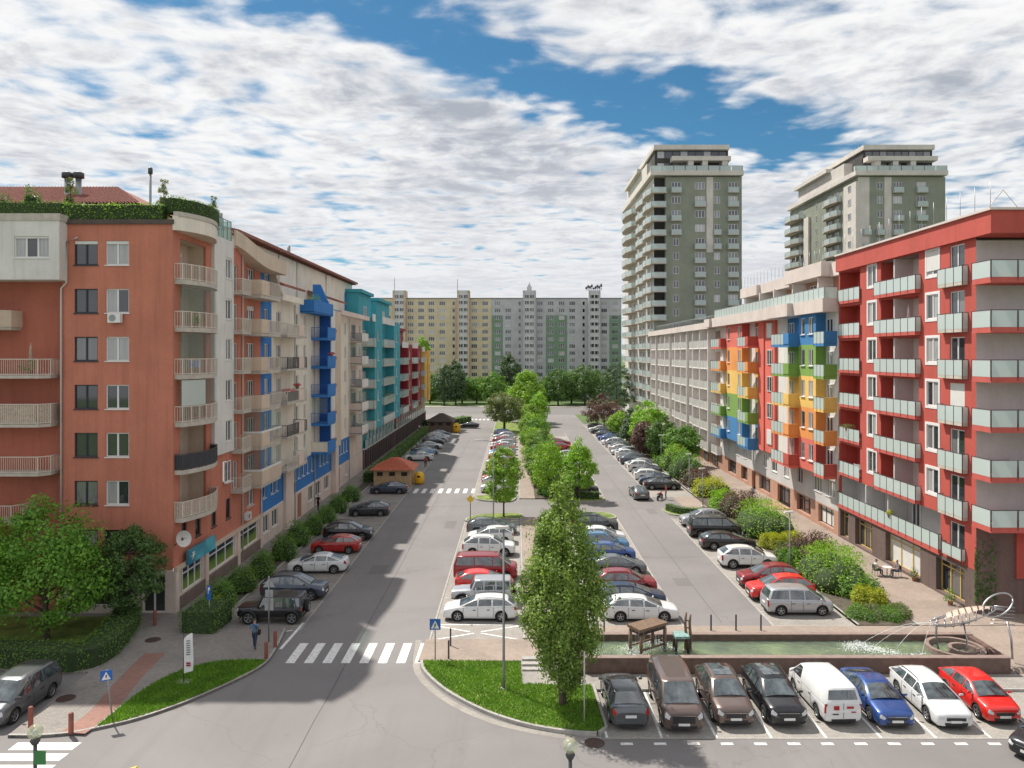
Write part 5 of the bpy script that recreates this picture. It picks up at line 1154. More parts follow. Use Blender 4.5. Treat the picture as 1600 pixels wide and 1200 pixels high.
    if kind == 'jeep':
        parts.append(('spare_wheel', None, [('tyre', ty), ('rim', ri)], (rx-.13, 0, 1.0), False))
        g = MB()
        for ax in t['ax']:
            for sg in (-1, 1):
                n = 10; r = t['R']+.07
                g.grid([[(ax+(r+q)*math.cos(math.pi*j/n), y, t['R']+(r+q)*math.sin(math.pi*j/n)) for j in range(n+1)] for q, y in ((0, sg*.70), (.06, sg*.72), (.06, sg*.97), (0, sg*.97))], 'car_trim')
        parts.append(('wheel_arch', g.mesh('wheel_arch'), [], None, False))
    if kind in ('estate', 'suv'):
        for sg in (-1, 1): g = MB(); g.tube([(tf-.12, sg*(wt-.02), zt2+.03), (tf-.35, sg*(wt-.01), zt2+arc*.75+.06), ((tf+tr)/2, sg*(wt+.0), zt2+arc+.075), (tr+.35, sg*(wt-.01), zt2+arc*.7+.05), (tr+.12, sg*(wt-.02), zt2+.02)], .018, 6, 'car_trim'); parts.append(('roof_rail', g.mesh('roof_rail'), [], None, False))
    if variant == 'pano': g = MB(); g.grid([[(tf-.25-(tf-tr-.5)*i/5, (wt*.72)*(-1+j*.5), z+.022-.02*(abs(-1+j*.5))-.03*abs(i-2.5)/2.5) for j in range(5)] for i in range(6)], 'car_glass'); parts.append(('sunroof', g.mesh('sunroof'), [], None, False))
    if variant == 'cargo':
        for y0, zz, w, hh, mm in ((-.50, .93, .34, .10, 'lamp_red'), (.22, .86, .26, .2, 'lamp_red'), (.25, .62, .3, .05, 'plate_text'), (-.62, .72, .22, .05, 'lamp_red')):
            g = MB(); g.box(rx-.03, rx+.02, y0, y0+w, zz, zz+hh, mm); parts.append(('door_print', g.mesh('door_print'), [], None, False))
        g = MB(); g.box(rx-.014, rx+.02, -.008, .008, .45, 1.2, 'car_trim'); parts.append(('door_seam', g.mesh('door_seam'), [], None, False))
    CARP[key] = parts; return parts
def car(kind, color, x, y, heading, label, group, variant=''):
    name = {'saloon': 'saloon_car', 'hatchback': 'hatchback_car', 'estate': 'estate_car', 'suv': 'crossover_car', 'van': 'van', 'mpv': 'people_carrier', 'jeep': 'off_road_car'}[kind]
    e = thing(name, label, 'van' if kind == 'van' else 'car', (x, y, .008), R(heading), group)
    pm = MATS['paint '+color]
    for nm, me, subs, loc, painted in car_proto(kind, variant):
        if y > 84 and nm in ('door_seam', 'door_handle', 'front_bumper', 'rear_bumper', 'roof_rail'): continue      # too small to see there
        o = bpy.data.objects.new(nm, me); COL.objects.link(o); o.parent = e
        if loc: o.location = loc
        if nm == 'spare_wheel': o.rotation_euler = (0, 0, R(90))
        if painted:
            o.material_slots[0].link = 'OBJECT'; o.material_slots[0].material = pm
        for sn, sme in subs: c = bpy.data.objects.new(sn, sme); COL.objects.link(c); c.parent = o
    return e
NAMES = {'saloon': 'saloon', 'hatchback': 'hatchback', 'estate': 'estate car', 'suv': 'crossover', 'van': 'van', 'mpv': 'people carrier', 'jeep': 'boxy off-road car'}
ORD = ['nearest', 'second', 'third', 'fourth', 'fifth', 'sixth', 'seventh', 'eighth', 'ninth', 'tenth', 'eleventh', 'twelfth', 'thirteenth', 'fourteenth', 'fifteenth', 'sixteenth', 'seventeenth', 'eighteenth', 'nineteenth', 'twentieth', 'twenty-first', 'twenty-second', 'twenty-third', 'twenty-fourth']
def row(items, X, rowname, group, tail=''):
    for i, it in enumerate(items):
        kind, col, d, face = it[:4]; var = it[4] if len(it) > 4 else ''; dx = it[5] if len(it) > 5 else 0
        place = ('nearest car' if i == 0 else ORD[i]+' car from near end')
        jit = random.uniform(-2.0, 2.0)
        car(kind, col, X+dx, d, (0 if face > 0 else 180)+jit, f'{col} {NAMES[kind]}, {place} of {rowname}', group, var)
row([('jeep', 'black', 50.4, -1), ('suv', 'slate', 55.3, 1), ('saloon', 'white', 61.9, -1), ('hatchback', 'red', 68.0, -1), ('suv', 'black', 72.6, 1, '', .1), ('hatchback', 'dark grey', 83.4, -1), ('saloon', 'slate', 96.6, -1)], -15.9, 'left kerb row before the orange roof', 'cars along the left kerb')
row([('saloon', 'white', 126.3, -1), ('hatchback', 'light blue', 130.6, -1), ('saloon', 'slate', 133.8, 1), ('saloon', 'silver', 141.5, 1), ('hatchback', 'dark grey', 148.5, 1), ('saloon', 'silver', 153.2, -1), ('estate', 'silver', 157.5, 1), ('hatchback', 'navy', 162, 1)], -15.9, 'left kerb row beyond the orange roof', 'cars along the left kerb')
row([('estate', 'white', 51.0, -1), ('jeep', 'silver', 54.0, -1), ('hatchback', 'bright red', 56.9, 1), ('van', 'dark red', 60.0, 1), ('suv', 'white', 67.0, 1), ('hatchback', 'white', 71.4, -1), ('estate', 'grey', 75.0, 1)], -2.35, 'median left bays before the crossing', 'cars in the median bays')
MC = [('hatchback', 'white'), ('hatchback', 'pearl'), ('saloon', 'red'), ('estate', 'grey'), ('hatchback', 'red'), ('hatchback', 'dark red'), ('saloon', 'silver'), ('hatchback', 'orange'), ('suv', 'white'), ('saloon', 'light blue'), ('hatchback', 'red'), ('saloon', 'white'), ('estate', 'silver'), ('hatchback', 'red'), ('saloon', 'white'), ('suv', 'silver'), ('mpv', 'blue')]
row([(k, c, 97.3+i*3.95, 1 if i % 3 == 1 else -1) for i, (k, c) in enumerate(MC)], -2.35, 'median left bays beyond the crossing', 'cars in the median bays')
row([('estate', 'white', 50.9, 1, '', .25), ('estate', 'navy', 53.7, 1), ('suv', 'dark red', 56.4, 1), ('saloon', 'grey', 61.4, 1), ('hatchback', 'blue', 65.4, 1), ('suv', 'light blue', 68.2, 1, '', -.3), ('hatchback', 'white', 71.4, 1), ('suv', 'dark grey', 76.0, 1, '', -.2)], 8.0, 'median right bays before the crossing', 'cars in the median bays')
row([('saloon', 'black', 96.5, 1), ('hatchback', 'grey', 101, -1), ('saloon', 'white', 118, 1), ('saloon', 'white', 122, 1), ('hatchback', 'silver', 128, -1), ('saloon', 'red', 140, 1), ('estate', 'dark red', 146, 1)], 8.0, 'median right bays beyond the crossing', 'cars in the median bays')
row([('mpv', 'silver', 52.1, 1), ('suv', 'bright red', 55.0, -1, '', -.15), ('suv', 'dark red', 57.9, -1), ('suv', 'white', 63.3, 1), ('estate', 'black', 69.2, 1), ('van', 'black', 73.8, 1), ('suv', 'silver', 78.3, -1)], 19.05, 'right kerb row before the hedge corner', 'cars along the right kerb')
RC = [('saloon', 'black'), ('hatchback', 'navy'), ('estate', 'white'), ('hatchback', 'dark grey'), ('suv', 'white'), ('hatchback', 'silver'), ('estate', 'slate'), ('saloon', 'grey'), ('hatchback', 'white'), ('estate', 'silver'), ('saloon', 'pearl'), ('hatchback', 'grey'), ('suv', 'silver'), ('saloon', 'white'), ('hatchback', 'blue'), ('saloon', 'blue'), ('suv', 'slate')]
row([(k, c, 99.5+i*3.75, 1 if i % 4 in (0, 2) else -1, '', -.3 if i == 1 else 0) for i, (k, c) in enumerate(RC)], 18.9, 'right kerb row beyond the hedge corner', 'cars along the right kerb')
row([('saloon', 'dark grey', 169, -1), ('saloon', 'pearl', 173, -1), ('hatchback', 'black', 177.5, 1)], 18.7, 'last three at right kerb', 'cars along the right kerb')
car('saloon', 'grey', 15.0, 93.6, 92, 'grey saloon stopped in the right lane with red tail lights', 'cars on the road')
car('saloon', 'black', -11.0, 181, 175, 'black saloon turning across the left lane near the far crossing', 'cars on the road')
car('hatchback', 'white', 52, 231, 180, 'white hatchback on the cross road in front of the trees', 'cars on the road')
FG = 'front row of cars before the fountain'
for kind, col, x, d, hd, lab, var in (
    ('saloon', 'grey', 5.3, 37.9, 90, 'grey saloon seen from behind, beside the lawn with the poplar', ''),
    ('van', 'brown', 7.75, 37.7, 270, 'brown passenger van facing the camera before the fountain wall', ''),
    ('suv', 'brown', 10.25, 38.0, 270, 'bronze crossover with dark roof glass before the fountain wall', 'pano'),
    ('suv', 'black', 12.7, 38.0, 270, 'glossy black crossover parked beside the white delivery van', 'pano'),
    ('van', 'white', 15.3, 38.3, 91, 'white delivery van seen from behind with red marks on its doors', 'cargo'),
    ('saloon', 'blue', 17.75, 38.0, 270, 'dark blue saloon facing the camera between white van and white estate', ''),
    ('estate', 'white', 20.45, 38.0, 270, 'white estate car facing the camera between blue saloon and red hatchback', ''),
    ('hatchback', 'bright red', 23.0, 38.2, 270, 'bright red hatchback facing the camera at right end of the front row', '')):
    e_ = car(kind, col, x, d, hd+random.uniform(-1, 1), lab, FG, var)
    if var == 'cargo': e_.scale = (.93, .95, .93)
car('saloon', 'black', 23.9, 34.0, 210, 'black car cut off by the right edge, in the road', 'cars on the road')
car('mpv', 'grey', -24.55, 37.8, 268, 'dark grey people carrier parked beside the clipped hedge at lower left', 'cars on the road')
# ================================================================== plants
import numpy as np
def leaf_mat(name, a, b, tr=.35, hi=None):
    m = bpy.data.materials.new(name); m.use_nodes = True; k = NT(m.node_tree); p = k.n['Principled BSDF']
    geo = k.node('ShaderNodeNewGeometry')
    c = k.ramp(geo.outputs['Random Per Island'], [(0, a), (.75, b), (1, hi or tuple(min(1, v*1.25) for v in b))])
    c = k.mix(.8, c, k.ramp(k.noise(geo.outputs['Position'], .9, 3, .5), [(.3, (.75, .78, .75)), (.7, (1.2, 1.18, 1.1))]), 'MULTIPLY')
    k.put(p.inputs['Base Color'], c); p.inputs['Roughness'].default_value = .55; p.inputs['Specular IOR Level'].default_value = .35
    t = k.node('ShaderNodeBsdfTranslucent'); k.put(t.inputs[0], k.mix(1, c, (1.3, 1.35, .6), 'MULTIPLY'))
    ms = k.node('ShaderNodeMixShader'); ms.inputs[0].default_value = tr; k.l.new(p.outputs[0], ms.inputs[1]); k.l.new(t.outputs[0], ms.inputs[2]); k.l.new(ms.outputs[0], k.n['Material Output'].inputs[0])
    MATS[name] = m
leaf_mat('leaf_mid2', (.09, .17, .035), (.18, .28, .07)); leaf_mat('leaf_ash', (.085, .20, .028), (.19, .38, .055)); leaf_mat('leaf_poplar', (.105, .18, .035), (.25, .36, .085)); leaf_mat('leaf_bright', (0.130, 0.260, 0.029), (0.286, 0.455, 0.065)); leaf_mat('leaf_mid', (0.078, 0.180, 0.035), (0.172, 0.312, 0.070)); leaf_mat('leaf_dark', (0.053, 0.115, 0.035), (0.115, 0.203, 0.062))
leaf_mat('leaf_conifer', (0.047, 0.094, 0.043), (0.101, 0.161, 0.075), .15); leaf_mat('leaf_purple', (0.098, 0.052, 0.052), (0.182, 0.111, 0.098), .2); leaf_mat('leaf_yellow', (.27, .32, .035), (.46, .47, .06)); leaf_mat('leaf_lime', (0.156, 0.325, 0.029), (0.312, 0.520, 0.065)); leaf_mat('leaf_hedge', (0.075, 0.161, 0.033), (0.161, 0.283, 0.057)); leaf_mat('leaf_olive', (0.117, 0.156, 0.065), (0.208, 0.247, 0.111)); leaf_mat('leaf_flower', (0.455, 0.039, 0.065), (0.600, 0.078, 0.104), .2)
leaf_mat('grass_blade', (0.078, 0.195, 0.016), (0.169, 0.325, 0.033), .3)
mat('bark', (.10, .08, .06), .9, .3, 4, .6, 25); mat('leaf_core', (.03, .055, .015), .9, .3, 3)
RNG = np.random.default_rng(5)
def leaves(C, N, size, jitter=.35, aspect=.62):
    """leaf quads at centres C facing roughly N"""
    n = len(C); nn = N+RNG.normal(0, jitter, (n, 3)); nn /= np.linalg.norm(nn, axis=1, keepdims=True)+1e-9
    r = RNG.normal(0, 1, (n, 3)); t = np.cross(nn, r); t /= np.linalg.norm(t, axis=1, keepdims=True)+1e-9; b = np.cross(nn, t)
    s = size*RNG.uniform(.45, 1.45, (n, 1))
    return np.stack([C-t*s*.5, C+b*s*.5*aspect, C+t*s*.5, C-b*s*.5*aspect], 1).reshape(-1, 3)
def quads_mesh(name, V, m, extra=None):
    n = len(V)//4; me = bpy.data.meshes.new(name); nv = len(V)
    me.vertices.add(nv); me.vertices.foreach_set('co', V.astype(np.float32).ravel())
    me.loops.add(nv); me.loops.foreach_set('vertex_index', np.arange(nv, dtype=np.int32))
    me.polygons.add(n); me.polygons.foreach_set('loop_start', np.arange(0, nv, 4, dtype=np.int32)); me.polygons.foreach_set('loop_total', np.full(n, 4, dtype=np.int32))
    me.materials.append(MATS[m]); me.update(calc_edges=True); me.validate(); return me
def crown_quads(prof, z0, H, ncl, per, size, rc, spread=.8, lean=(0, 0), up=.25):
    us = np.array([p[0] for p in prof]); rs = np.array([p[1] for p in prof]); out = []
    cl = []
    w = np.interp(np.linspace(0, 1, 60), us, rs)**1.5+.02; w /= w.sum()
    for i in range(ncl):
        u = np.linspace(0, 1, 60)[RNG.choice(60, p=w)]+RNG.uniform(-.01, .01); R_ = np.interp(u, us, rs)
        a = RNG.uniform(0, 2*np.pi); q = (RNG.uniform(.15, 1)**.45)*RNG.uniform(.8, 1.1)
        c = np.array([R_*q*np.cos(a)+lean[0]*u, R_*q*np.sin(a)+lean[1]*u, z0+(H-z0)*u]); cl.append(c)
        k = int(per*RNG.uniform(.6, 1.4)); rad = rc*RNG.uniform(.65, 1.3)
        d = RNG.normal(0, 1, (k, 3)); d /= np.linalg.norm(d, axis=1, keepdims=True); rr = rad*RNG.uniform(.25, 1, (k, 1))**.6
        P = c+d*rr*np.array([1, 1, spread]); ax = np.array([c[0], c[1], 0])/(R_+.3)
        out.append(leaves(P, d*.7+ax*.5+np.array([0, 0, up]), size))
    return np.concatenate(out), cl
def trunk_mesh(H, r, cl, z0, nb=9, multi=1):
    mb = MB()
    for s in range(multi):
        ox, oy = (RNG.normal(0, r*.8, 2) if multi > 1 else (0, 0))
        mb.tube([(ox, oy, -.05), (ox*1.2, oy*1.2, .3), (ox*1.5+RNG.normal(0, r*.3), oy*1.5, H*.35), (ox*2+RNG.normal(0, r*.4), oy*2, H*.62), (ox*2, oy*2, H*.85)], [r*1.3, r, r*.75, r*.45, r*.12], 9, 'bark')
    for c in [cl[i] for i in RNG.choice(len(cl), min(nb, len(cl)), replace=False)]:
        zb = max(z0*.8, c[2]-.55*math.hypot(c[0], c[1])-.6); zb = min(zb, H*.8); a = Vector((0, 0, zb)); b = Vector(c)
        mb.tube([a, a.lerp(b, .5)+Vector((0, 0, -.12)), b], [r*.42, r*.28, r*.08], 6, 'bark')
    return mb.mesh('trunk')
TREEM = {}
def tree(key, label, x, y, H, prof, m, z0=1.5, ncl=90, per=70, size=.2, rc=.6, r=.14, scale=1.0, rz=None, group=None, name='tree', multi=1, spread=.8, z=.1, sz=1.0):
    if key not in TREEM:
        V, cl = crown_quads(prof, z0, H, ncl, per, size, rc, spread); TREEM[key] = (quads_mesh('crown', V, m), trunk_mesh(H, r, cl, z0, multi=multi))
    e = thing(name, label, 'tree', (x, y, z), 0, group); e.rotation_euler = (0, 0, RNG.uniform(0, 6.28) if rz is None else rz); e.scale = (scale, scale, scale*sz)
    a, b = TREEM[key]
    for nm, me in (('crown', a), ('trunk', b)): o = bpy.data.objects.new(nm, me); COL.objects.link(o); o.parent = e
    return e
ROUND = [(0, .35), (.15, .8), (.4, 1.0), (.65, .92), (.85, .6), (1, .15)]
def sc(p, k): return [(u, r*k) for u, r in p]
p = G(880, 1105)
tree('poplar', 'tall columnar poplar with dense olive green crown on the front lawn', p.x, p.y, 11.3, [(0, .35), (.07, .6), (.18, 1.35), (.34, 2.2), (.48, 2.3), (.64, 1.85), (.8, 1.1), (.92, .5), (1, .15)], 'leaf_poplar', .45, 380, 90, .15, .46, .13, name='poplar_tree', multi=4, spread=1.5, rz=0)
tree('ash', 'broad bright green tree in front of the terracotta block at lower left', -28.6, 46.8, 8.3, [(0, 1.6), (.15, 3.2), (.35, 4.0), (.55, 3.4), (.72, 2.9), (.88, 1.9), (1, .5)], 'leaf_ash', 1.4, 105, 190, .2, 1.05, .2, rz=0, name='ash_tree')
tree('ash2', 'smaller dark green tree beside the corner shop door', -24.6, 49.0, 6.3, sc(ROUND, 2.2), 'leaf_dark', 1.5, 110, 110, .17, .6, .14, rz=0, name='maple_tree')
tree('ash3', 'bright green tree cut off by the left edge', -33.6, 47.4, 7.6, sc(ROUND, 3.0), 'leaf_bright', 1.5, 120, 110, .2, .75, .18, rz=1, name='ash_tree')
tree('lime1', 'young bright green tree on grass island left of the poplar', -1.3, 82.2, 7.6, sc(ROUND, 2.1), 'leaf_bright', 1.7, 130, 90, .2, .5, .1, rz=2, name='young_tree')
tree('lime2', 'young lime green tree on island right of the poplar', 7.6, 91.8, 7.4, [(0, .5), (.15, 1.9), (.4, 2.2), (.65, 1.5), (.85, .8), (1, .1)], 'leaf_lime', 1.2, 130, 90, .2, .5, .1, rz=1, name='young_tree')
SG = 'trees of the median strip'
ordn = ['nearest', 'second', 'third', 'fourth', 'fifth', 'sixth', 'seventh', 'eighth', 'ninth', 'tenth']
for i, (d, x, k, mm, s) in enumerate(((95, 4.0, 'strip_a', 'leaf_bright', 1.0), (101, 3.6, 'strip_b', 'leaf_mid', 1.0), (108, 3.6, 'strip_c', 'leaf_mid2', 1.0), (117, 3.3, 'strip_d', 'leaf_bright', 1.0), (127, 3.6, 'strip_b', 'leaf_mid', 1.1), (138, 3.4, 'strip_d', 'leaf_bright', 1.1), (149, 3.4, 'strip_c', 'leaf_mid2', 1.1), (160, 3.2, 'strip_d', 'leaf_bright', 1.1))):
    tree(k, f'{dict(leaf_bright="bright green", leaf_mid="mid green", leaf_dark="dark green", leaf_olive="greyish green", leaf_mid2="fresh green")[mm]} tree, {ordn[i]} of the median strip row beyond the crossing', x, d, 6.8, [(0, 1.0), (.2, 2.3), (.45, 2.6), (.7, 2.0), (.88, 1.1), (1, .1)], mm, .5, 90, 95, .22, .75, .1, s, group=SG)
tree('umbrella', 'wide rounded grey green tree on far median lawn', -2.6, 172, 8.6, [(0, 1.0), (.2, 4.0), (.5, 5.0), (.75, 4.2), (.9, 2.6), (1, .6)], 'leaf_olive', 2.2, 120, 80, .38, 1.0, .3, rz=0)
tree('bright_far', 'large bright green tree beyond the far median lawn', 2.6, 196, 13.4, [(0, 2), (.2, 5.2), (.45, 5.8), (.7, 4.0), (.88, 1.8), (1, .3)], 'leaf_bright', 1.5, 170, 80, .45, 1.2, .3, rz=0)
tree('bright_far2', 'narrow bright green tree in front of the large one beyond the median', 5.4, 186, 8.8, [(0, 1), (.3, 2.6), (.6, 2.1), (1, .2)], 'leaf_lime', 1.2, 80, 70, .38, .8, .2, rz=0)
FG_ = 'trees along the far cross road'
for i, (x, H, w, k, mm, nm) in enumerate(((672, 10, 4.5, 'fa', 'leaf_mid', 'low mid green'), (694, 13.5, 4, 'fb', 'leaf_conifer', 'tall dark'), (722, 9.5, 6, 'fc', 'leaf_mid', 'broad olive'), (712, 15, 4.5, 'fb', 'leaf_conifer', 'dark conifer like'), (745, 9, 5.5, 'fc', 'leaf_mid', 'rounded green'), (772, 10.5, 6, 'fa', 'leaf_mid', 'wide green'), (796, 17, 6, 'fb', 'leaf_conifer', 'highest dark'), (872, 12.5, 6, 'fd', 'leaf_dark', 'dense dark green'), (893, 11, 5.5, 'fc', 'leaf_mid', 'round green'), (914, 14, 7, 'fd', 'leaf_dark', 'broad dark green'), (938, 12, 6, 'fd', 'leaf_dark', 'rightmost dark green'), (853, 9, 5, 'fa', 'leaf_mid', 'low green'), (640, 9, 5, 'fa', 'leaf_mid', 'leftmost low green'))):
    d = 262 if i % 2 else 272
    base = {'fa': 10, 'fb': 14, 'fc': 9.5, 'fd': 12.5}[k]
    tree(k, f'{nm} tree along the far cross road before the panel blocks'+('' if i not in (0, 11) else ' at left' if i == 0 else ' behind median'), (x-806)*d/1200, d, base, sc(ROUND, {'fa': 4.8, 'fb': 4.0, 'fc': 5.8, 'fd': 6.2}[k]), mm, 1.5, 110, 60, .5, 1.25, .3, H/base, group=FG_)
# a far-off belt of greenery left and right of the street end
for side, xs in (('left', [-120+i*9 for i in range(9)]), ('right', [48+i*9 for i in range(10)])):
    V = []
    for x in xs:
        q, _ = crown_quads(sc(ROUND, 5.5), 1, RNG.uniform(8, 12), 45, 50, .6, 1.4); V.append(q+np.array([x, 268+RNG.uniform(-5, 5), 0]))
    o = link('far_wood', quads_mesh('far_wood', np.concatenate(V), 'leaf_dark')); tag(o, f'belt of dark trees beyond the cross road at {side}', 'wood', kind='stuff')
# right side beds
for key, lab, px, d, H, w, mm, nm in (
    ('m1', 'bright yellow green maple over the parked cars at right', 1012, 139, 8.9, 3.7, 'leaf_lime', 'maple_tree'), ('m2', 'dark purple leaved tree beside the bright maple', 1006, 131, 5.6, 2.2, 'leaf_purple', 'plum_tree'),
    ('m3', 'large brownish purple tree at far end of right parking row', 944, 178, 8.0, 5.0, 'leaf_purple', 'plum_tree'), ('m4', 'tall dark tree at left foot of the tower block', 963, 196, 16, 5.0, 'leaf_conifer', 'tall_tree'),
    ('m5', 'rounded green tree in front of the white balconies', 1066, 119, 6.3, 3.0, 'leaf_mid', 'maple_tree'), ('m6', 'green tree right of the bright maple before the white building', 1036, 126, 6.8, 2.8, 'leaf_dark', 'tall_tree'), ('m7', 'light green small tree beside the lamp at far right kerb', 968, 160, 5.2, 2.4, 'leaf_bright', 'young_tree'), ('m8', 'dark conifer near the maple at right', 984, 150, 7.0, 2.2, 'leaf_conifer', 'conifer_tree')):
    tree(key, lab, (px-806)*d/1200, d, H, sc(ROUND, w) if nm != 'conifer_tree' else [(0, w), (.3, w*.75), (.7, w*.35), (1, .05)], mm, 1.0, 120, 75, .3, .8, .16, rz=0, name=nm)
def shrub(label, x, y, rx, ry, H, m, size=.13, n=3000, z=.13, cat='shrub', rough=1.0, name='shrub', spikes=False):
    """lobed bush: leaves over several uneven lobes, loose shoots above them, a small dark core in each"""
    nl = max(4, int(4+rx*ry*1.3)); V = []; core = MB(); per = int(n*1.25/nl)
    for i in range(nl):
        a = i*2.4+RNG.uniform(-.5, .5); q = math.sqrt((i+.3)/nl)*.66*(.7 if rough < .8 else 1); lr = RNG.uniform(.36, .58)*(1.25 if rough < .8 else 1); h = H*(1-.42*q*q*rough)*RNG.uniform(.8, 1.05)
        c = np.array([rx*q*math.cos(a), ry*q*math.sin(a), 0]); ax_ = np.array([rx*lr, ry*lr, h])
        d = RNG.normal(0, 1, (per, 3)); d[:, 2] = abs(d[:, 2]); d /= np.linalg.norm(d, axis=1, keepdims=True)
        d[:, 2] = np.where(d[:, 2] < .1, RNG.uniform(.02, .5, per), d[:, 2])
        P = c+d*RNG.uniform(.72, 1.06, (per, 1))*ax_; V.append(leaves(P, d+np.array([0, 0, .5 if spikes else .15]), size, .6, .34 if spikes else .62))
        k = int(per*(.22 if spikes else .08)); t = RNG.normal(0, .45, (k, 2)); sp = np.stack([c[0]+t[:, 0]*ax_[0], c[1]+t[:, 1]*ax_[1], h*(1.0-.3*(t**2).sum(1))+RNG.uniform(0, .28, k)*min(1, H*.5)], 1); V.append(leaves(sp, RNG.normal(0, 1, (k, 3))*np.array([1, 1, .2]), size*1.2, .2, .3))
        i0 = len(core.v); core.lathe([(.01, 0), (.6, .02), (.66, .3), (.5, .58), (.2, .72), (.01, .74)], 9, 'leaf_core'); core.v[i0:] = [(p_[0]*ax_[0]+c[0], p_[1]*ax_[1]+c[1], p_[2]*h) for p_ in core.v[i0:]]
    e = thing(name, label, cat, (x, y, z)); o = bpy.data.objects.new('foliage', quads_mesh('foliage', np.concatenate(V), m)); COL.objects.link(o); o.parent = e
    o = bpy.data.objects.new('branches', core.mesh('branches')); COL.objects.link(o); o.parent = e  # added solid dark filler, stops the view through the leaves
    return e
BED = [('yellow shrub glowing beside the hedge corner at right', 24.0, 95, 2.2, 2.6, 1.9, 'leaf_yellow'), ('brownish shrub behind the yellow one at right', 24.2, 101.5, 1.9, 2.6, 2.2, 'leaf_purple'), ('dense green shrub mass behind the brownish shrub', 24.0, 107.5, 2.2, 3.6, 3.3, 'leaf_mid'), ('tall green shrub under the rounded tree', 23.6, 113.5, 1.8, 2.6, 3.6, 'leaf_bright'),
       ('bright green bush at near end of the hedge corner', 23.4, 86.5, 1.5, 1.7, 1.7, 'leaf_lime'), ('purple brown bush between two bright green bushes', 24.1, 82.3, 2.1, 2.2, 2.3, 'leaf_purple'), ('large bright green spiky bush beside the black estate', 24.2, 74.6, 2.3, 4.2, 2.7, 'leaf_lime'), ('small yellow bush in front of the large spiky one', 23.1, 69.0, 1.1, 1.3, 1.1, 'leaf_yellow'), ('second small yellow bush beside the lamp post', 25.0, 69.4, 1.0, 1.2, 1.1, 'leaf_yellow'),
       ('grey green low bush before the purple barberry', 23.4, 66.3, 1.2, 1.2, .9, 'leaf_olive'), ('dark purple barberry bush near the cafe doors', 24.9, 64.2, 2.0, 1.7, 2.0, 'leaf_purple'), ('small green bush under the lamp post', 22.9, 63.7, 1.0, 1.1, 1.1, 'leaf_mid'), ('large green bush behind the red crossovers', 24.0, 58.3, 1.9, 3.7, 2.5, 'leaf_lime'), ('yellow flowering plant in front of the large green bush', 24.5, 53.7, 1.0, 1.2, 1.1, 'leaf_yellow'), ('dark leafy bush at the end of the bed', 24.7, 55.2, 1.5, 1.7, 1.4, 'leaf_mid')]
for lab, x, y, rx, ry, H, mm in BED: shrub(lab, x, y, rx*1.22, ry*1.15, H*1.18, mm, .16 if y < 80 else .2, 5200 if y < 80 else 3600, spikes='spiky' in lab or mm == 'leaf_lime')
for i in range(4): shrub(('nearest', 'second', 'third', 'fourth')[i]+' low ground cover mound at the front end of the right bed', 22.9+i*.95, 50.8+.5*(i % 2), 1.0, 1.5, .62, 'leaf_olive' if i % 2 else 'leaf_hedge', .1, 1900, name='ground_cover')
for i, d in enumerate((119, 128, 136, 146, 155, 165, 183)): shrub(f'{ordn[i]} green bush lining the bed behind the far right parking row', 23.0+(i % 2)*1.2, d, 1.8, 3.0, 1.8+(i % 3)*.5, ('leaf_mid', 'leaf_lime', 'leaf_dark')[i % 3], .24, 1500)
# left kerb shrubs, clipped to rough balls and boxes
LB = [('rounded green bush beside the blue parking sign with yellow blossoms', -20.3, 52.7, 1.3, 1.5, 1.9, 'leaf_mid'), ('dark green clipped bush behind the black off-road car', -20.1, 56.3, 1.3, 1.6, 1.9, 'leaf_hedge'), ('clipped bush opposite the white saloon', -19.9, 60.3, 1.35, 1.7, 2.1, 'leaf_hedge'), ('clipped bush opposite the red hatchback', -19.7, 65.2, 1.3, 1.7, 2.2, 'leaf_hedge'), ('green bush behind the black crossover at left kerb', -19.9, 70.2, 1.3, 1.6, 2.0, 'leaf_mid'), ('clipped bush just past the black crossover at left', -19.7, 74.5, 1.3, 1.7, 1.9, 'leaf_hedge'), ('flat topped bush before the dark hatchback at left', -19.7, 79.5, 1.3, 1.9, 1.7, 'leaf_mid'), ('bush opposite the dark hatchback at left kerb', -19.7, 85, 1.3, 1.9, 1.7, 'leaf_hedge'), ('bush nearest before the orange roofed shelter', -19.7, 91.5, 1.3, 2.2, 1.7, 'leaf_mid')]
for lab, x, y, rx, ry, H, mm in LB: shrub(lab, x, y, rx, ry, H, mm, .12, 3000, rough=.5)
shrub('yellow flowering twig clump beside the blue parking sign', -20.0, 51.4, .5, .5, 1.5, 'leaf_yellow', .1, 350)
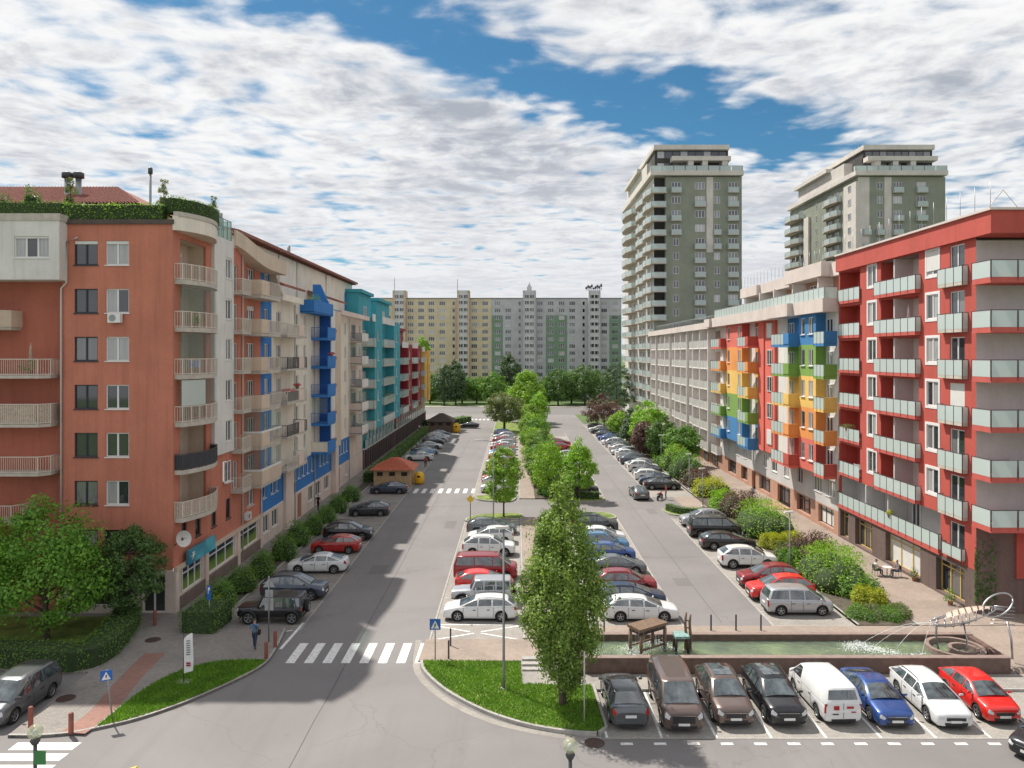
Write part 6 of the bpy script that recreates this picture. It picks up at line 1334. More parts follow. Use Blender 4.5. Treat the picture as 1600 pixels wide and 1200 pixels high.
def hedge(label, path, w, H, m, size=.11, dens=70, z=.12, name='hedge'):
    """leaves over a box swept along the path, with a dark core"""
    path = [Vector(p) for p in path]; C = []; N = []; core = MB(); rows = []
    for i, p_ in enumerate(path):
        t = (path[min(i+1, len(path)-1)]-path[max(i-1, 0)]).normalized(); n = Vector((-t.y, t.x)); h = w*.5*.86
        rows.append([(*(p_+n*h), z-.02), (*(p_+n*h), z+H*.9), (*(p_-n*h), z+H*.9), (*(p_-n*h), z-.02)])
    core.grid(rows, 'leaf_core', smooth=False); core.face(rows[0], 'leaf_core'); core.face(rows[-1], 'leaf_core')  # solid dark filler added inside the hedge, stops the view through it
    for a, b in zip(path, path[1:]):
        L_ = (b-a).length; t = (b-a).normalized(); n = Vector((-t.y, t.x)); k = int(dens*L_*(w+2*H)); 
        u = RNG.uniform(-.03, 1.03, k); f = RNG.uniform(0, 1, k)*(w+2*H)
        side = np.where(f < H, -1, np.where(f < H+w, 0, 1)); q = np.where(side == 0, f-H-w/2, side*w/2); zz = np.where(side == 0, H, np.where(side < 0, f, f-H-w))
        wob = RNG.normal(0, .035, k)
        q = q*(1+.03*np.sin(u*L_*2.3)); P = np.stack([a.x+t.x*u*L_+n.x*(q+wob*(side != 0)), a.y+t.y*u*L_+n.y*(q+wob*(side != 0)), z+zz*(1+.04*np.sin(u*L_*1.7+a.x))+wob], 1)
        C.append(P); N.append(np.stack([n.x*side, n.y*side, (side == 0)*1.0+.15], 1))
    for p_, q_, sg in ((path[0], path[1], -1), (path[-1], path[-2], -1)):
        t = (q_-p_).normalized(); n = Vector((-t.y, t.x)); k = int(dens*w*H); o_ = RNG.uniform(-w/2, w/2, k); zz = RNG.uniform(0, H, k); C.append(np.stack([p_.x+n.x*o_, p_.y+n.y*o_, z+zz], 1)); N.append(np.tile([-t.x, -t.y, .1], (k, 1)))
    e = thing(name, label, 'hedge', (path[0].x, path[0].y, z)); off = np.array([path[0].x, path[0].y, z])
    o = bpy.data.objects.new('foliage', quads_mesh('foliage', leaves(np.concatenate(C)-off, np.concatenate(N), size, .5), m)); COL.objects.link(o); o.parent = e
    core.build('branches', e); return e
hp = smooth_line([tuple(G(*q)[:2]) for q in ((-40, 1040), (40, 1040), (120, 1045), (158, 1030), (182, 1005), (200, 975))], 3)
hedge('long clipped hedge curving round the trees at lower left', hp, 1.7, 1.15, 'leaf_hedge', .1, 95)
sheet('flower_bed', ccw([(q[0], q[1]) for q in hp]+[(-25.0, 50.8), (-42, 50.8)]), .135, 'lawn', .1)
hedge('clipped box hedge with rounded top beside the black off-road car', [(-19.8, 47.7), (-19.6, 50.4)], 2.3, 1.45, 'leaf_hedge', .09, 110)
hedge('long low clipped hedge behind the cars beyond the orange roof', [(-20.0, 104+i*6) for i in range(12)], 1.5, 1.35, 'leaf_hedge', .2, 24)
hedge('low clipped hedge border of the right parking corner', smooth_line([(17.0, 85.6), (18.2, 83.2), (21.4, 82.7), (22.6, 84)], 3), .8, .75, 'leaf_hedge', .12, 60)
hedge('low hedge on the island right of the poplar', [(6, 92.6), (10, 92.4)], .9, .8, 'leaf_hedge', .14, 45)
hedge('low hedge at the far right kerb island', [(17.4, 164.4), (21.6, 164.4)], 1.2, .8, 'leaf_hedge', .25, 16)
hedge('low clipped hedge at the far left corner by the cross road', [(-22, 186), (-15, 192), (-12.5, 198)], 2.5, 1.4, 'leaf_mid', .3, 12)
for i in range(9): shrub(f'{ordn[i]} low shrub in the planted strip behind the poplar', 3.4+.3*(i % 2), 49+i*3.7, 1.1, 1.7, 1.0+.3*(i % 3), ('leaf_mid', 'leaf_lime', 'leaf_hedge')[i % 3], .16, 1200)
for i in range(10): shrub(f'{ordn[i]} low shrub under the median strip trees beyond the crossing', 3.6, 95+i*7, 1.1, 2.6, 1.1, ('leaf_mid', 'leaf_bright', 'leaf_hedge')[i % 3], .22, 900)
# roof garden of the corner block
hedge('clipped hedge along the roof edge of the terracotta block', [(-47, 52.0), (-40, 52.0), (-33, 52.0), (-30.6, 52.1)], .9, 1.0, 'leaf_hedge', .1, 70, 26.75)
hedge('loose green roof hedge above the terracotta wall', [(-30.4, 52.0), (-27, 52.0), (-23.8, 52.0)], 1.0, 1.1, 'leaf_bright', .12, 60, 26.5)
hedge('dark trimmed roof hedge on the curved cornice', [(-23.6, 52.1), (-22.6, 53.5), (-22.2, 55.2), (-22.5, 57.2)], .9, 1.15, 'leaf_hedge', .1, 75, 27.05)
shrub('dark ball shaped roof shrub on the terracotta block', -33.0, 52.4, .75, .75, 2.1, 'leaf_dark', .1, 1500, 26.9); shrub('ball shaped roof shrub at left edge of the photo', -35.2, 52.6, .7, .7, 1.7, 'leaf_dark', .1, 1200, 26.9)
CON = [(0, .55), (.3, .5), (.36, .2), (.6, .42), (.66, .15), (.85, .3), (1, .06)]
tree('con', 'small airy conifer on the roof beside the twin chimneys', -30.5, 52.6, 3.4, CON, 'leaf_olive', .3, 46, 50, .1, .2, .05, rz=0, name='conifer_tree', z=26.6)
tree('con', 'small airy conifer on the roof beside the tall flue pipe', -24.3, 53.0, 3.4, CON, 'leaf_olive', .3, 46, 50, .1, .2, .05, .92, rz=1, name='conifer_tree', z=26.8)
tree('con', 'thin small conifer behind the curved cornice', -22.6, 57.4, 3.4, CON, 'leaf_olive', .3, 46, 50, .1, .2, .05, .8, rz=2, name='conifer_tree', z=26.9)
tree('con2', 'green roof shrub on the ochre building at far left row end', -21.8, 180, 3.2, sc(ROUND, 1.6), 'leaf_bright', .2, 30, 50, .3, .5, .06, name='roof_tree', z=18.3)
shrub('leafy overhang on the ochre roof edge', -21.6, 184, 1.2, 4, 1.3, 'leaf_lime', .3, 700, 18.4)
def pot(label, x, y, z, m, r=.35, h=.5):
    e = thing('potted_plant', label, 'plant', (x, y, z)); g = MB(); g.lathe([(.13, 0), (.19, .28), (.2, .3)], 10, 'planter'); o = bpy.data.objects.new('pot', g.mesh('pot')); COL.objects.link(o); o.parent = e
    d = RNG.normal(0, 1, (260, 3)); d /= np.linalg.norm(d, axis=1, keepdims=True); d[:, 2] = abs(d[:, 2]); P = d*np.array([r, r, h])*RNG.uniform(.5, 1, (260, 1))+np.array([0, 0, .28])
    o = bpy.data.objects.new('foliage', quads_mesh('foliage', leaves(P, d, .1), m)); COL.objects.link(o); o.parent = e
pot('red flowers hanging over a balcony rail of the cream building', XL+1.0, 74.0, LV(4)+.75, 'leaf_flower', .9, .35); pot('red geranium box on a pink balcony pier', XL+1.0, 77.3, LV(4)+1.15, 'leaf_flower', .45, .3)
pot('tall green plant on the long first floor balcony at right', XR+.4, 67.6, 3.4, 'leaf_mid', .5, 1.5); pot('flower pot hanging on the long balcony rail', XR-.15, 63.0, 4.1, 'leaf_yellow', .3, .35); pot('white flowering plants along a red balcony rail', XR-.1, 71.2, LR(3)+.85, 'leaf_olive', .9, .35)
pot('green plant behind the bars of a left edge balcony', -32.2, 50.9, LV(5)+.05, 'leaf_mid', .8, .9)
# climbing creeper on the plinth corner at right
V = []; 
for i in range(26):
    u = RNG.uniform(0, 1); P = np.array([XR-.06, 51.4, 0])+np.stack([RNG.uniform(-.05, 1.4, 26)*(RNG.uniform(0, 1) > .3), -RNG.uniform(.02, .12, 26), 1.0+3.6*u+RNG.normal(0, .35, 26)], 1); V.append(leaves(P, np.tile([-.5, -.8, .1], (26, 1)), .16))
o = link('creeper', quads_mesh('creeper', np.concatenate(V), 'leaf_dark')); tag(o, 'dry creeper climbing the brown corner of the red block', 'climber')
# grass blades on the near lawns
def grass(poly, label, n, z):
    xs = [p[0] for p in poly]; ys = [p[1] for p in poly]; P = np.stack([RNG.uniform(min(xs), max(xs), n), RNG.uniform(min(ys), max(ys), n)], 1); inside = np.zeros(n, bool); j = len(poly)-1
    for i in range(len(poly)):
        (x1, y1), (x2, y2) = poly[i], poly[j]
        cnd = ((y1 > P[:, 1]) != (y2 > P[:, 1])) & (P[:, 0] < (x2-x1)*(P[:, 1]-y1)/((y2-y1) or 1e-9)+x1); inside ^= cnd; j = i
    P = P[inside]; k = len(P); a = RNG.uniform(0, 6.28, k); h = RNG.uniform(.05, .13, (k, 1)); t = np.stack([np.cos(a), np.sin(a), np.zeros(k)], 1)*.02; b = np.concatenate([P, np.full((k, 1), z)], 1); tip = b+np.concatenate([RNG.normal(0, .05, (k, 2)), h], 1)
    tag(link('grass', quads_mesh('grass', np.stack([b-t, b+t, tip+t*.3, tip-t*.3], 1).reshape(-1, 3), 'grass_blade')), label, 'grass', kind='stuff')
grass(LAWN_M, 'short green grass of the lawn round the poplar', 38000, .15); grass(LAWN_L, 'short green grass of the curved lawn at lower left', 28000, .15)
# ================================================================== fountain
mat('granite', (.15, .095, .08), .55, .25, 2.5, .2, 50); mat('granite_top', (.26, .19, .165), .6, .2, 3); mat('pool_floor', (.15, .17, .085), .8, .7, .55, second=(.27, .28, .14)); mat('bronze', (.20, .13, .085), .55, .3, 5, .3, 30, metal=.3); mat('bronze_dark', (.06, .045, .035), .5, .3, 6, metal=.4); mat('patina', (.22, .36, .34), .6, .3, 8); mat('steel', (.42, .42, .43), .38, .15, metal=.8); mat('copper_sheet', (.60, .46, .36), .5, .2, 4); mat('foam', (.85, .88, .88), .6, .05)
def water_mat():
    m = bpy.data.materials.new('water'); m.use_nodes = True; k = NT(m.node_tree); p = k.n['Principled BSDF']; geo = k.node('ShaderNodeNewGeometry')
    p.inputs['Base Color'].default_value = (.62, .78, .62, 1); p.inputs['Transmission Weight'].default_value = .86; p.inputs['Roughness'].default_value = .06; p.inputs['IOR'].default_value = 1.33
    mp = k.node('ShaderNodeMapping'); mp.inputs['Scale'].default_value = (1, 1.6, 1); k.l.new(geo.outputs['Position'], mp.inputs[0])
    b = k.node('ShaderNodeBump'); b.inputs['Strength'].default_value = .8; b.inputs['Distance'].default_value = .08; k.l.new(k.noise(mp.outputs[0], 3.6, 5, .65, .8), b.inputs['Height']); k.l.new(b.outputs[0], p.inputs['Normal']); MATS['water'] = m
water_mat()
FX0, FX1, FY0, FY1, FZ, WZ = 3.7, 26.9, 41.75, 45.6, .94, .62
FB_ = thing('fountain_basin', 'long brown granite fountain basin with shallow green water behind parked cars', 'fountain', ((FX0+FX1)/2, 43.7, 0))
part('near_wall', FB_, lambda m: m.box(FX0, FX1, FY0, FY0+.35, .05, FZ, 'granite')); part('far_wall', FB_, lambda m: m.box(FX0, FX1, FY1-.35, FY1, .05, FZ, 'granite'))
part('end_wall', FB_, lambda m: m.box(FX0, FX0+.35, FY0+.352, FY1-.352, .05, FZ-.002, 'granite')); part('end_wall', FB_, lambda m: m.box(FX1-.35, FX1, FY0+.352, FY1-.352, .05, FZ-.002, 'granite'))
part('coping', FB_, lambda m: m.box(FX0-.03, FX1+.03, FY0-.03, FY0+.38, FZ, FZ+.05, 'granite_top')); part('coping', FB_, lambda m: m.box(FX0-.03, FX1+.03, FY1-.38, FY1+.03, FZ, FZ+.05, 'granite_top'))
part('pool_floor', FB_, lambda m: m.box(FX0+.36, FX1-.36, FY0+.36, FY1-.36, .3, .34, 'pool_floor'))
wm = MB(); N1, N2 = 160, 28
rows = [[(FX0+.355+(FX1-FX0-.71)*i/N1, FY0+.355+(FY1-FY0-.71)*j/N2, WZ+.012*math.sin(i*.9+j*1.3)+random.uniform(-.007, .007)) for i in range(N1+1)] for j in range(N2+1)]
wm.grid(rows, 'water'); tag(wm.build('water'), 'rippled green fountain water', 'water', kind='structure')
def ringwall(m, cx, cy, r, w, z0, z1, mt, n=28):
    pr = [(r-w, z0), (r-w, z1), (r, z1), (r, z0)]; m.grid([[(cx+q*math.cos(2*math.pi*j/n), cy+q*math.sin(2*math.pi*j/n), z) for j in range(n)] for q, z in pr], mt, closed=True, smooth=False)
part('round_bowl', FB_, lambda m: ringwall(m, 25.0, 43.7, 1.55, .22, .3, FZ-.06, 'granite_top')); part('inner_bowl', FB_, lambda m: (ringwall(m, 25.3, 43.4, .8, .2, .3, FZ-.02, 'granite_top'), m.lathe([(.62, .66)], 20, 'bronze_dark', (25.3, 43.4, 0)) if False else None))
def splash(label, pts, n, spread, up):
    C = []
    for x, y in pts:
        k = n; r = RNG.normal(0, 1, (k, 3))*np.array([spread, spread*.8, .5]); C.append(np.array([x, y, WZ+.02])+np.stack([r[:, 0], r[:, 1], abs(r[:, 2])*up*np.exp(-(r[:, 0]/spread)**2)], 1))
    C = np.concatenate(C); tag(link('splash', quads_mesh('splash', leaves(C, np.tile([0, -.3, 1.], (len(C), 1)), .045, .8, .9), 'foam')), label, 'water', kind='stuff')
# giant bronze table and chair standing in the water
tz = 2.12
tp = [G(980, 976, tz), G(1000, 986, tz), G(1044, 973, tz), G(1021, 965, tz)]
TB = thing('table_sculpture', 'giant bronze table sculpture standing in the fountain with water dripping off', 'sculpture', (tp[0].x+1, 43.8, WZ-.3))
ctr = sum(tp, Vector())/4
def board(m, pts, z0, z1, mt): m.hexa([(p_.x, p_.y, z0) for p_ in pts]+[(p_.x, p_.y, z1) for p_ in pts], mt)
part('table_top', TB, lambda m: board(m, tp, tz-.12, tz+.04, 'bronze'))
ins = [ctr+(p_-ctr)*.84 for p_ in tp]
part('apron', TB, lambda m: board(m, [ctr+(p_-ctr)*.9 for p_ in tp], tz-.32, tz-.121, 'bronze_dark'))
for p_ in ins: part('leg', TB, lambda m: m.tube([(p_.x, p_.y, .3), (p_.x, p_.y, tz-.3)], .1, 8, 'bronze'))
part('stretcher', TB, lambda m: m.tube([(*ins[1][:2], .95), (*ins[2][:2], .95)], .06, 6, 'bronze')); part('stretcher', TB, lambda m: m.tube([(*ins[0][:2], .95), (*ins[3][:2], .95)], .06, 6, 'bronze'))
mat('water_thread', (.80, .86, .88), .25, .1)
dr = MB()
for a, b in zip(tp, tp[1:]+tp[:1]):
    for i in range(4): p_ = a.lerp(b, (i+.5)/4+random.uniform(-.04, .04)); dr.tube([(p_.x, p_.y-.03, tz-.1), (p_.x+random.uniform(-.03, .03), p_.y-.04, WZ)], .004, 4, 'water_thread', caps=False)
tag(dr.build('dripping_water'), 'threads of water dripping from the table sculpture', 'water', kind='stuff')
splash('white splash round the legs of the table sculpture', [(p_.x, p_.y) for p_ in tp]+[(ctr.x-.7, ctr.y-.5)], 260, .35, .35)
cb = G(1066, 1020, WZ)
CH = thing('chair_sculpture', 'dark bronze chair sculpture with tall back posts beside the table in water', 'sculpture', (cb.x, cb.y, WZ-.3))
cx, cy = cb.x, cb.y+.3
for sx, sy in ((-.32, -.3), (.32, -.3), (-.32, .35)): part('leg', CH, lambda m: m.tube([(cx+sx*1.1, cy+sy*1.1, .3), (cx+sx, cy+sy, 1.45)], .075, 8, 'bronze_dark'))
part('seat', CH, lambda m: m.hexa([(cx-.42, cy-.4, 1.42), (cx+.42, cy-.36, 1.42), (cx+.4, cy+.42, 1.42), (cx-.4, cy+.4, 1.42), (cx-.42, cy-.4, 1.56), (cx+.42, cy-.36, 1.56), (cx+.4, cy+.42, 1.6), (cx-.4, cy+.4, 1.6)], 'patina'))
for dx, h in ((.30, 2.75), (.55, 2.62)): part('back_post', CH, lambda m: m.tube([(cx+dx, cy+.2, .3), (cx+dx+.02, cy+.2, 1.5), (cx+dx-.02, cy+.2, 2.1), (cx+dx+.03, cy+.2, h)], [.10, .085, .075, .06], 8, 'bronze'))
for z in (1.9, 2.3): part('back_rail', CH, lambda m: m.tube([(cx+.28, cy+.2, z), (cx+.57, cy+.2, z-.08)], .04, 6, 'bronze'))
# steel fish spouting water
FS = thing('fish_sculpture', 'steel tube fish sculpture with copper scales spouting water at right fountain end', 'sculpture', (26, 43.7, .6))
def fz(u): return 2.35+.55*math.sin(u*math.pi*.62)+.25*u           # back line
def half(u): return .09+.46*math.sin(math.pi*min(1, u*1.08+.05))**.8
fx = lambda u: 23.6+4.1*u
for k in range(9):
    u = .08+k*.105; h = half(u); c = fz(u)-h*.55
    part('rib', FS, lambda m: m.tube([(fx(u)+.25*math.cos(a), 43.6+h*1.15*math.cos(a), c+h*.8*math.sin(a)) for a in [math.pi*2*j/18 for j in range(19)]], .022, 6, 'steel'))
for s in (-1, 1): part('side_rail', FS, lambda m: m.tube([(fx(u), 43.6+s*half(u)*1.12, fz(u)-half(u)*.62) for u in [i/16 for i in range(17)]], .035, 6, 'steel'))
part('spine', FS, lambda m: m.tube([(fx(u), 43.6, fz(u)+.22*half(u)) for u in [i/16 for i in range(17)]], .04, 6, 'steel')); part('belly_rail', FS, lambda m: m.tube([(fx(u), 43.6, fz(u)-half(u)*1.3) for u in [i/16 for i in range(17)]], .03, 6, 'steel'))
for k in range(7):
    u0, u1 = .2+k*.09, .2+k*.09+.068
    def strip(m):
        rows = []
        for u in (u0, u1):
            h = half(u); c = fz(u)-h*.55; rows.append([(fx(u)+.25*math.cos(a), 43.6+h*1.18*math.cos(a), c+h*.84*math.sin(a)) for a in [math.pi*(.24+.5*j/8) for j in range(9)]])
        m.grid(rows, 'copper_sheet')
    part('scale', FS, strip)
part('tail_loop', FS, lambda m: m.tube([(27.35+.85*math.cos(a), 43.6+.25*math.sin(a), 3.25+.5*math.sin(a)+.35*math.cos(a)) for a in [math.pi*2*j/24 for j in range(25)]], .05, 7, 'steel'))
for i in range(6): part('tail_bar', FS, lambda m: m.tube([(26.9+i*.05, 43.6, 2.2+i*.2), (28.2, 43.4, 2.2+i*.19)], .025, 5, 'steel'))
for x, y, b in ((23.9, 43.9, .3), (25.4, 43.0, -.3), (27.9, 43.3, .1)): part('support_post', FS, lambda m: m.tube([(x+b, y, .3), (x+b*.4, y, 1.4), (x, 43.6, 2.3)], .06, 8, 'steel'))
jm = MB(); LANDS = []
for i, (x1, y1) in enumerate(((19.9, 44.5), (20.3, 43.9), (21.2, 43.2), (22.6, 42.8))):
    p0 = Vector((23.7, 43.55+(.1*(i-1.5)), 2.3)); p1 = Vector((x1, y1, WZ)); LANDS.append((x1, y1)); pts = []
    for k in range(15): u = k/14; pts.append(p0.lerp(p1, u)+Vector((0, 0, 4*.42*u*(1-u)*(1 if i < 3 else .6))))
    jm.tube(pts, [.011-.004*k/14 for k in range(15)], 6, 'water_thread')
tag(jm.build('water_jet'), 'arching water jets spouting from the fish sculpture', 'water', kind='stuff')
splash('white foam where the jets of the fish hit the water', LANDS+[(19.5, 44.3), (20.5, 43.7), (19.2, 44.0)], 300, .34, .16)
# ================================================================== shelters, bins
mat('shelter_wall', (.48, .33, .19), .85, .2, 3, .2); mat('tile_orange', (.52, .14, .075), .75, .25, 4, .3, 14); mat('bin_yellow', (.72, .42, .02), .45, .1); mat('shelter_dark', (.16, .11, .09), .85, .2)
def shelter(label, x0, x1, y0, y1, h, wm_, rm_, rise):
    e = thing('waste_shelter', label, 'shelter', ((x0+x1)/2, (y0+y1)/2, 0), group='waste shelters beside the left kerb'); f = Fac('F', y0); n = 3; w = (x1-x0)/n
    op = [(x0+w*i+w*.25, x0+w*i+w*.75, h*.62, h*.85) for i in range(n)]
    def walls(m): f.wall(m, x0, x1, 0, h, wm_, op, dep=.25); m.face([(x0, y0, 0), (x0, y1, 0), (x0, y1, h), (x0, y0, h)], wm_); m.face([(x1, y0, 0), (x1, y1, 0), (x1, y1, h), (x1, y0, h)], wm_); m.face([(x0, y1, 0), (x1, y1, 0), (x1, y1, h), (x0, y1, h)], wm_); m.face([(x0+.1, y0+.3, 0), (x1-.1, y0+.3, 0), (x1-.1, y0+.3, h), (x0+.1, y0+.3, h)], 'interior')
    part('wall', e, walls)
    o = .55; a, b, c, d = (x0-o, y0-o, h-.05), (x1+o, y0-o, h-.05), (x1+o, y1+o, h-.05), (x0-o, y1+o, h-.05); L_ = min(x1-x0, y1-y0)/2; cx = (x0+x1)/2; r0, r1 = (cx-.4, (y0+y1)/2-.3, h+rise), (cx+.4, (y0+y1)/2+.3, h+rise)
    def roof(m):
        for q in ((a, b, r1, r0), (b, c, r1), (c, d, r0, r1), (d, a, r0)): m.face(list(q), rm_)
        m.face([a, b, c, d], 'frame_brown')
        for i in range(22):
            x = a[0]+(b[0]-a[0])*(i+.5)/22; u = min(1, (x-a[0])/(r0[0]-a[0])) if x < r0[0] else min(1, (b[0]-x)/(b[0]-r1[0])); m.tube([(x, a[1], a[2]+.02), (x, a[1]+(r0[1]-a[1])*u, a[2]+(rise+.05)*u+.02)], .05, 4, rm_, caps=False)
    part('roof', e, roof)
    return e
shelter('tan waste shelter with orange tiled hip roof at left kerb', -18.7, -13.9, 101, 106, 2.3, 'shelter_wall', 'tile_orange', 1.3)
shelter('dark waste shelter with brown roof at far left kerb', -19.5, -14.2, 171, 177, 2.5, 'shelter_dark', 'roof_dark', 1.6)
def bin_(label, x, y, s=1.0):
    e = thing('recycling_bin', label, 'bin', (x, y, 0), group='yellow recycling bins'); part('container', e, lambda m: m.lathe([(.55*s, .05), (.68*s, .3), (.7*s, 1.0*s), (.62*s, 1.35*s), (.35*s, 1.6*s), (.1*s, 1.68*s)], 14, 'bin_yellow', (x, y, 0))); part('opening', e, lambda m: m.box(x-.2*s, x+.2*s, y-.72*s, y-.5*s, .95*s, 1.2*s, 'car_trim'))
bin_('yellow bell shaped recycling bin beside the orange roofed shelter', -13.0, 103.4); bin_('yellow recycling bin beside the dark far shelter', -13.2, 170.8, 1.3)
# ================================================================== lamps, signs, bollards
mat('globe', (.80, .72, .55), .12, .1); mat('sign_blue_face', (.02, .12, .42), .4, .08); mat('sign_white', (.75, .75, .75), .5, .05); mat('sign_back', (.42, .42, .43), .5, .15, metal=.3); mat('sign_yellow', (.75, .52, .05), .5, .05); mat('bollard_red', (.25, .075, .05), .6, .25); mat('sign_green', (.05, .22, .07), .5, .1)
def street_lamp(label, x, y, H, arm=None, z=.1):
    e = thing('street_lamp', label, 'lamp', (x, y, z), group='street lamps'); part('post', e, lambda m: m.tube([(x, y, z), (x, y, z+.8), (x, y, z+H)], [.09, .07, .05], 8, 'metal_grey')); part('foot', e, lambda m: m.lathe([(.2, 0), (.2, .06), (.1, .1)], 10, 'metal_pale', (x, y, z)))
    if arm: part('arm', e, lambda m: m.tube([(x, y, z+H-.05), (x+arm*.5, y, z+H+.1), (x+arm, y, z+H+.12)], .04, 6, 'metal_grey'))
    ax = x+(arm or 0); part('lamp_head', e, lambda m: m.hexa([(ax-.45, y-.16, z+H+.02), (ax+.3, y-.16, z+H+.06), (ax+.3, y+.16, z+H+.06), (ax-.45, y+.16, z+H+.02), (ax-.4, y-.1, z+H+.14), (ax+.25, y-.1, z+H+.18), (ax+.25, y+.1, z+H+.18), (ax-.4, y+.1, z+H+.14)], 'metal_pale'))
p = G(787, 1080); street_lamp('tall slim street lamp on the front lawn left of the poplar', p.x, p.y, 8.3)
p = G(771, 816); street_lamp('street lamp with arm to the left on the grass island', p.x, p.y, 8.3, -1.7)
for px, py, H, lab in ((1234, 888, 4.4, 'low street lamp rising from the bushes beside the white crossover'), (1098, 792, 4.2, 'low street lamp beside the yellow shrub'), (1077, 765, 4.4, 'low street lamp before the dense green shrub mass'), (1033, 725, 4.4, 'low street lamp beside the rounded green tree at right'), (961, 676, 5, 'far street lamp at right parking row end')):
    p = G(px, py); street_lamp(lab, p.x, p.y, H)
def globe_lamp(label, px, py, H=5.0):
    d = (CAM_H-H)*FPX/(py-VPY); x = (px-VPX)*d/FPX; e = thing('globe_lamp', label, 'lamp', (x, d, 0), group='globe lamps in the foreground')
    part('post', e, lambda m: m.tube([(x, d, 0), (x, d, H-.3)], .06, 8, 'metal_dark')); part('collar', e, lambda m: m.lathe([(.1, H-.42), (.16, H-.3), (.12, H-.2)], 10, 'metal_dark', (x, d, 0)))
    part('globe', e, lambda m: m.lathe([(0.235*math.sin(math.pi*i/12)+.005, H-0.235*math.cos(math.pi*i/12)) for i in range(13)], 20, 'glass_globe', (x, d, 0))); part('bulb', e, lambda m: m.lathe([(.09*math.sin(math.pi*i/8)+.002, H-.05-.14*math.cos(math.pi*i/8)) for i in range(9)], 12, 'frame_white', (x, d, 0)))
    return e, x, d
frosted('glass_globe', (.62, .55, .40), .62)
e, x, d = globe_lamp('globe lamp with small green notice at lower left corner', 55, 1143)
part('notice', e, lambda m: m.box(x+.02, x+.4, d-.1, d-.07, 3.95, 4.4, 'sign_green')); globe_lamp('globe lamp at bottom edge below the poplar', 891, 1165)
yl = (205-VPX)*(23.4)/FPX
YL = thing('yellow_lamp', 'yellow lamp head just showing at the bottom edge', 'lamp', (yl, 23.4, 0)); part('post', YL, lambda m: m.tube([(yl, 23.4, 0), (yl, 23.4, 4.6)], .05, 8, 'metal_dark')); part('lamp_head', YL, lambda m: m.hexa([(yl-.22, 23.2, 4.55), (yl+.1, 23.2, 4.6), (yl+.1, 23.6, 4.6), (yl-.22, 23.6, 4.55), (yl-.12, 23.3, 4.82), (yl+.14, 23.3, 4.9), (yl+.14, 23.5, 4.9), (yl-.12, 23.5, 4.82)], 'sign_yellow'))
def cross_sign(label, px, py, H, w=.62, tilt=0, lean=0):
    p = G(px, py); x, y = p.x, p.y; e = thing('crossing_sign', label, 'sign', (x, y, .1), group='blue pedestrian crossing signs'); part('post', e, lambda m: m.tube([(x, y, .1), (x-lean, y, H)], .035, 7, 'metal_grey'))
    a = R(tilt); ca, sa = math.cos(a)*w/2, math.sin(a)*w/2; cx_, cy_ = x-lean, y-.05
    def plate(m, k, off, z0, z1, mt): m.hexa([(cx_-ca*k, cy_-sa*k-off, z0), (cx_+ca*k, cy_+sa*k-off, z0), (cx_+ca*k, cy_+sa*k-off+.02, z0), (cx_-ca*k, cy_-sa*k-off+.02, z0), (cx_-ca*k, cy_-sa*k-off, z1), (cx_+ca*k, cy_+sa*k-off, z1), (cx_+ca*k, cy_+sa*k-off+.02, z1), (cx_-ca*k, cy_-sa*k-off+.02, z1)], mt)
    part('plate', e, lambda m: plate(m, 1, .0, H-w, H, 'sign_blue_face'))
    part('white_triangle', e, lambda m: m.face([(cx_-ca*.78, cy_-sa*.78-.006, H-w*.88), (cx_+ca*.78, cy_+sa*.78-.006, H-w*.88), (cx_, cy_-.006, H-w*.14)], 'sign_white'))
    part('walking_figure', e, lambda m: (m.box(cx_-.035, cx_+.035, cy_-.016, cy_-.009, H-w*.66, H-w*.42, 'car_trim'), m.hexa([(cx_-.1, cy_-.016, H-w*.86), (cx_-.05, cy_-.016, H-w*.86), (cx_-.05, cy_-.009, H-w*.86), (cx_-.1, cy_-.009, H-w*.86), (cx_-.03, cy_-.016, H-w*.64), (cx_+.02, cy_-.016, H-w*.64), (cx_+.02, cy_-.009, H-w*.64), (cx_-.03, cy_-.009, H-w*.64)], 'car_trim')))
cross_sign('blue pedestrian crossing sign at the front lawn corner right of the zebra', 680, 1034, 2.45); cross_sign('tilted blue pedestrian crossing sign at the tip of the left lawn', 176, 1131, 2.55, .5, 25, .28); 
p = G(327, 985); PS = thing('parking_sign', 'narrow blue parking sign rising from the clipped box hedge', 'sign', (p.x, p.y, .1)); part('post', PS, lambda m: m.tube([(p.x, p.y, .1), (p.x, p.y, 2.5)], .03, 7, 'metal_grey')); part('plate', PS, lambda m: m.box(p.x-.14, p.x+.14, p.y-.06, p.y-.04, 1.95, 2.85, 'sign_blue_face')); part('symbol', PS, lambda m: (m.box(p.x-.06, p.x-.02, p.y-.068, p.y-.062, 2.35, 2.75, 'sign_white'), m.box(p.x-.018, p.x+.06, p.y-.068, p.y-.062, 2.55, 2.75, 'sign_white')))
p = G(420, 1006); BS = thing('sign_post', 'post with grey sign backs beside the black off-road car', 'sign', (p.x, p.y, .1)); part('post', BS, lambda m: m.tube([(p.x, p.y, .1), (p.x, p.y, 4.1)], .04, 8, 'metal_grey'))
for k, (w, z0, z1) in enumerate(((.52, 1.9+.1, 2.75), (.46, 2.8, 3.25))): part('sign_plate', BS, lambda m: m.box(p.x-w/2, p.x+w/2, p.y+.04, p.y+.06, z0, z1, 'sign_back'))
part('sign_plate', BS, lambda m: m.face([(p.x-.36, p.y+.05, 3.4), (p.x+.36, p.y+.05, 3.4), (p.x, p.y+.05, 4.0)], 'sign_back'))
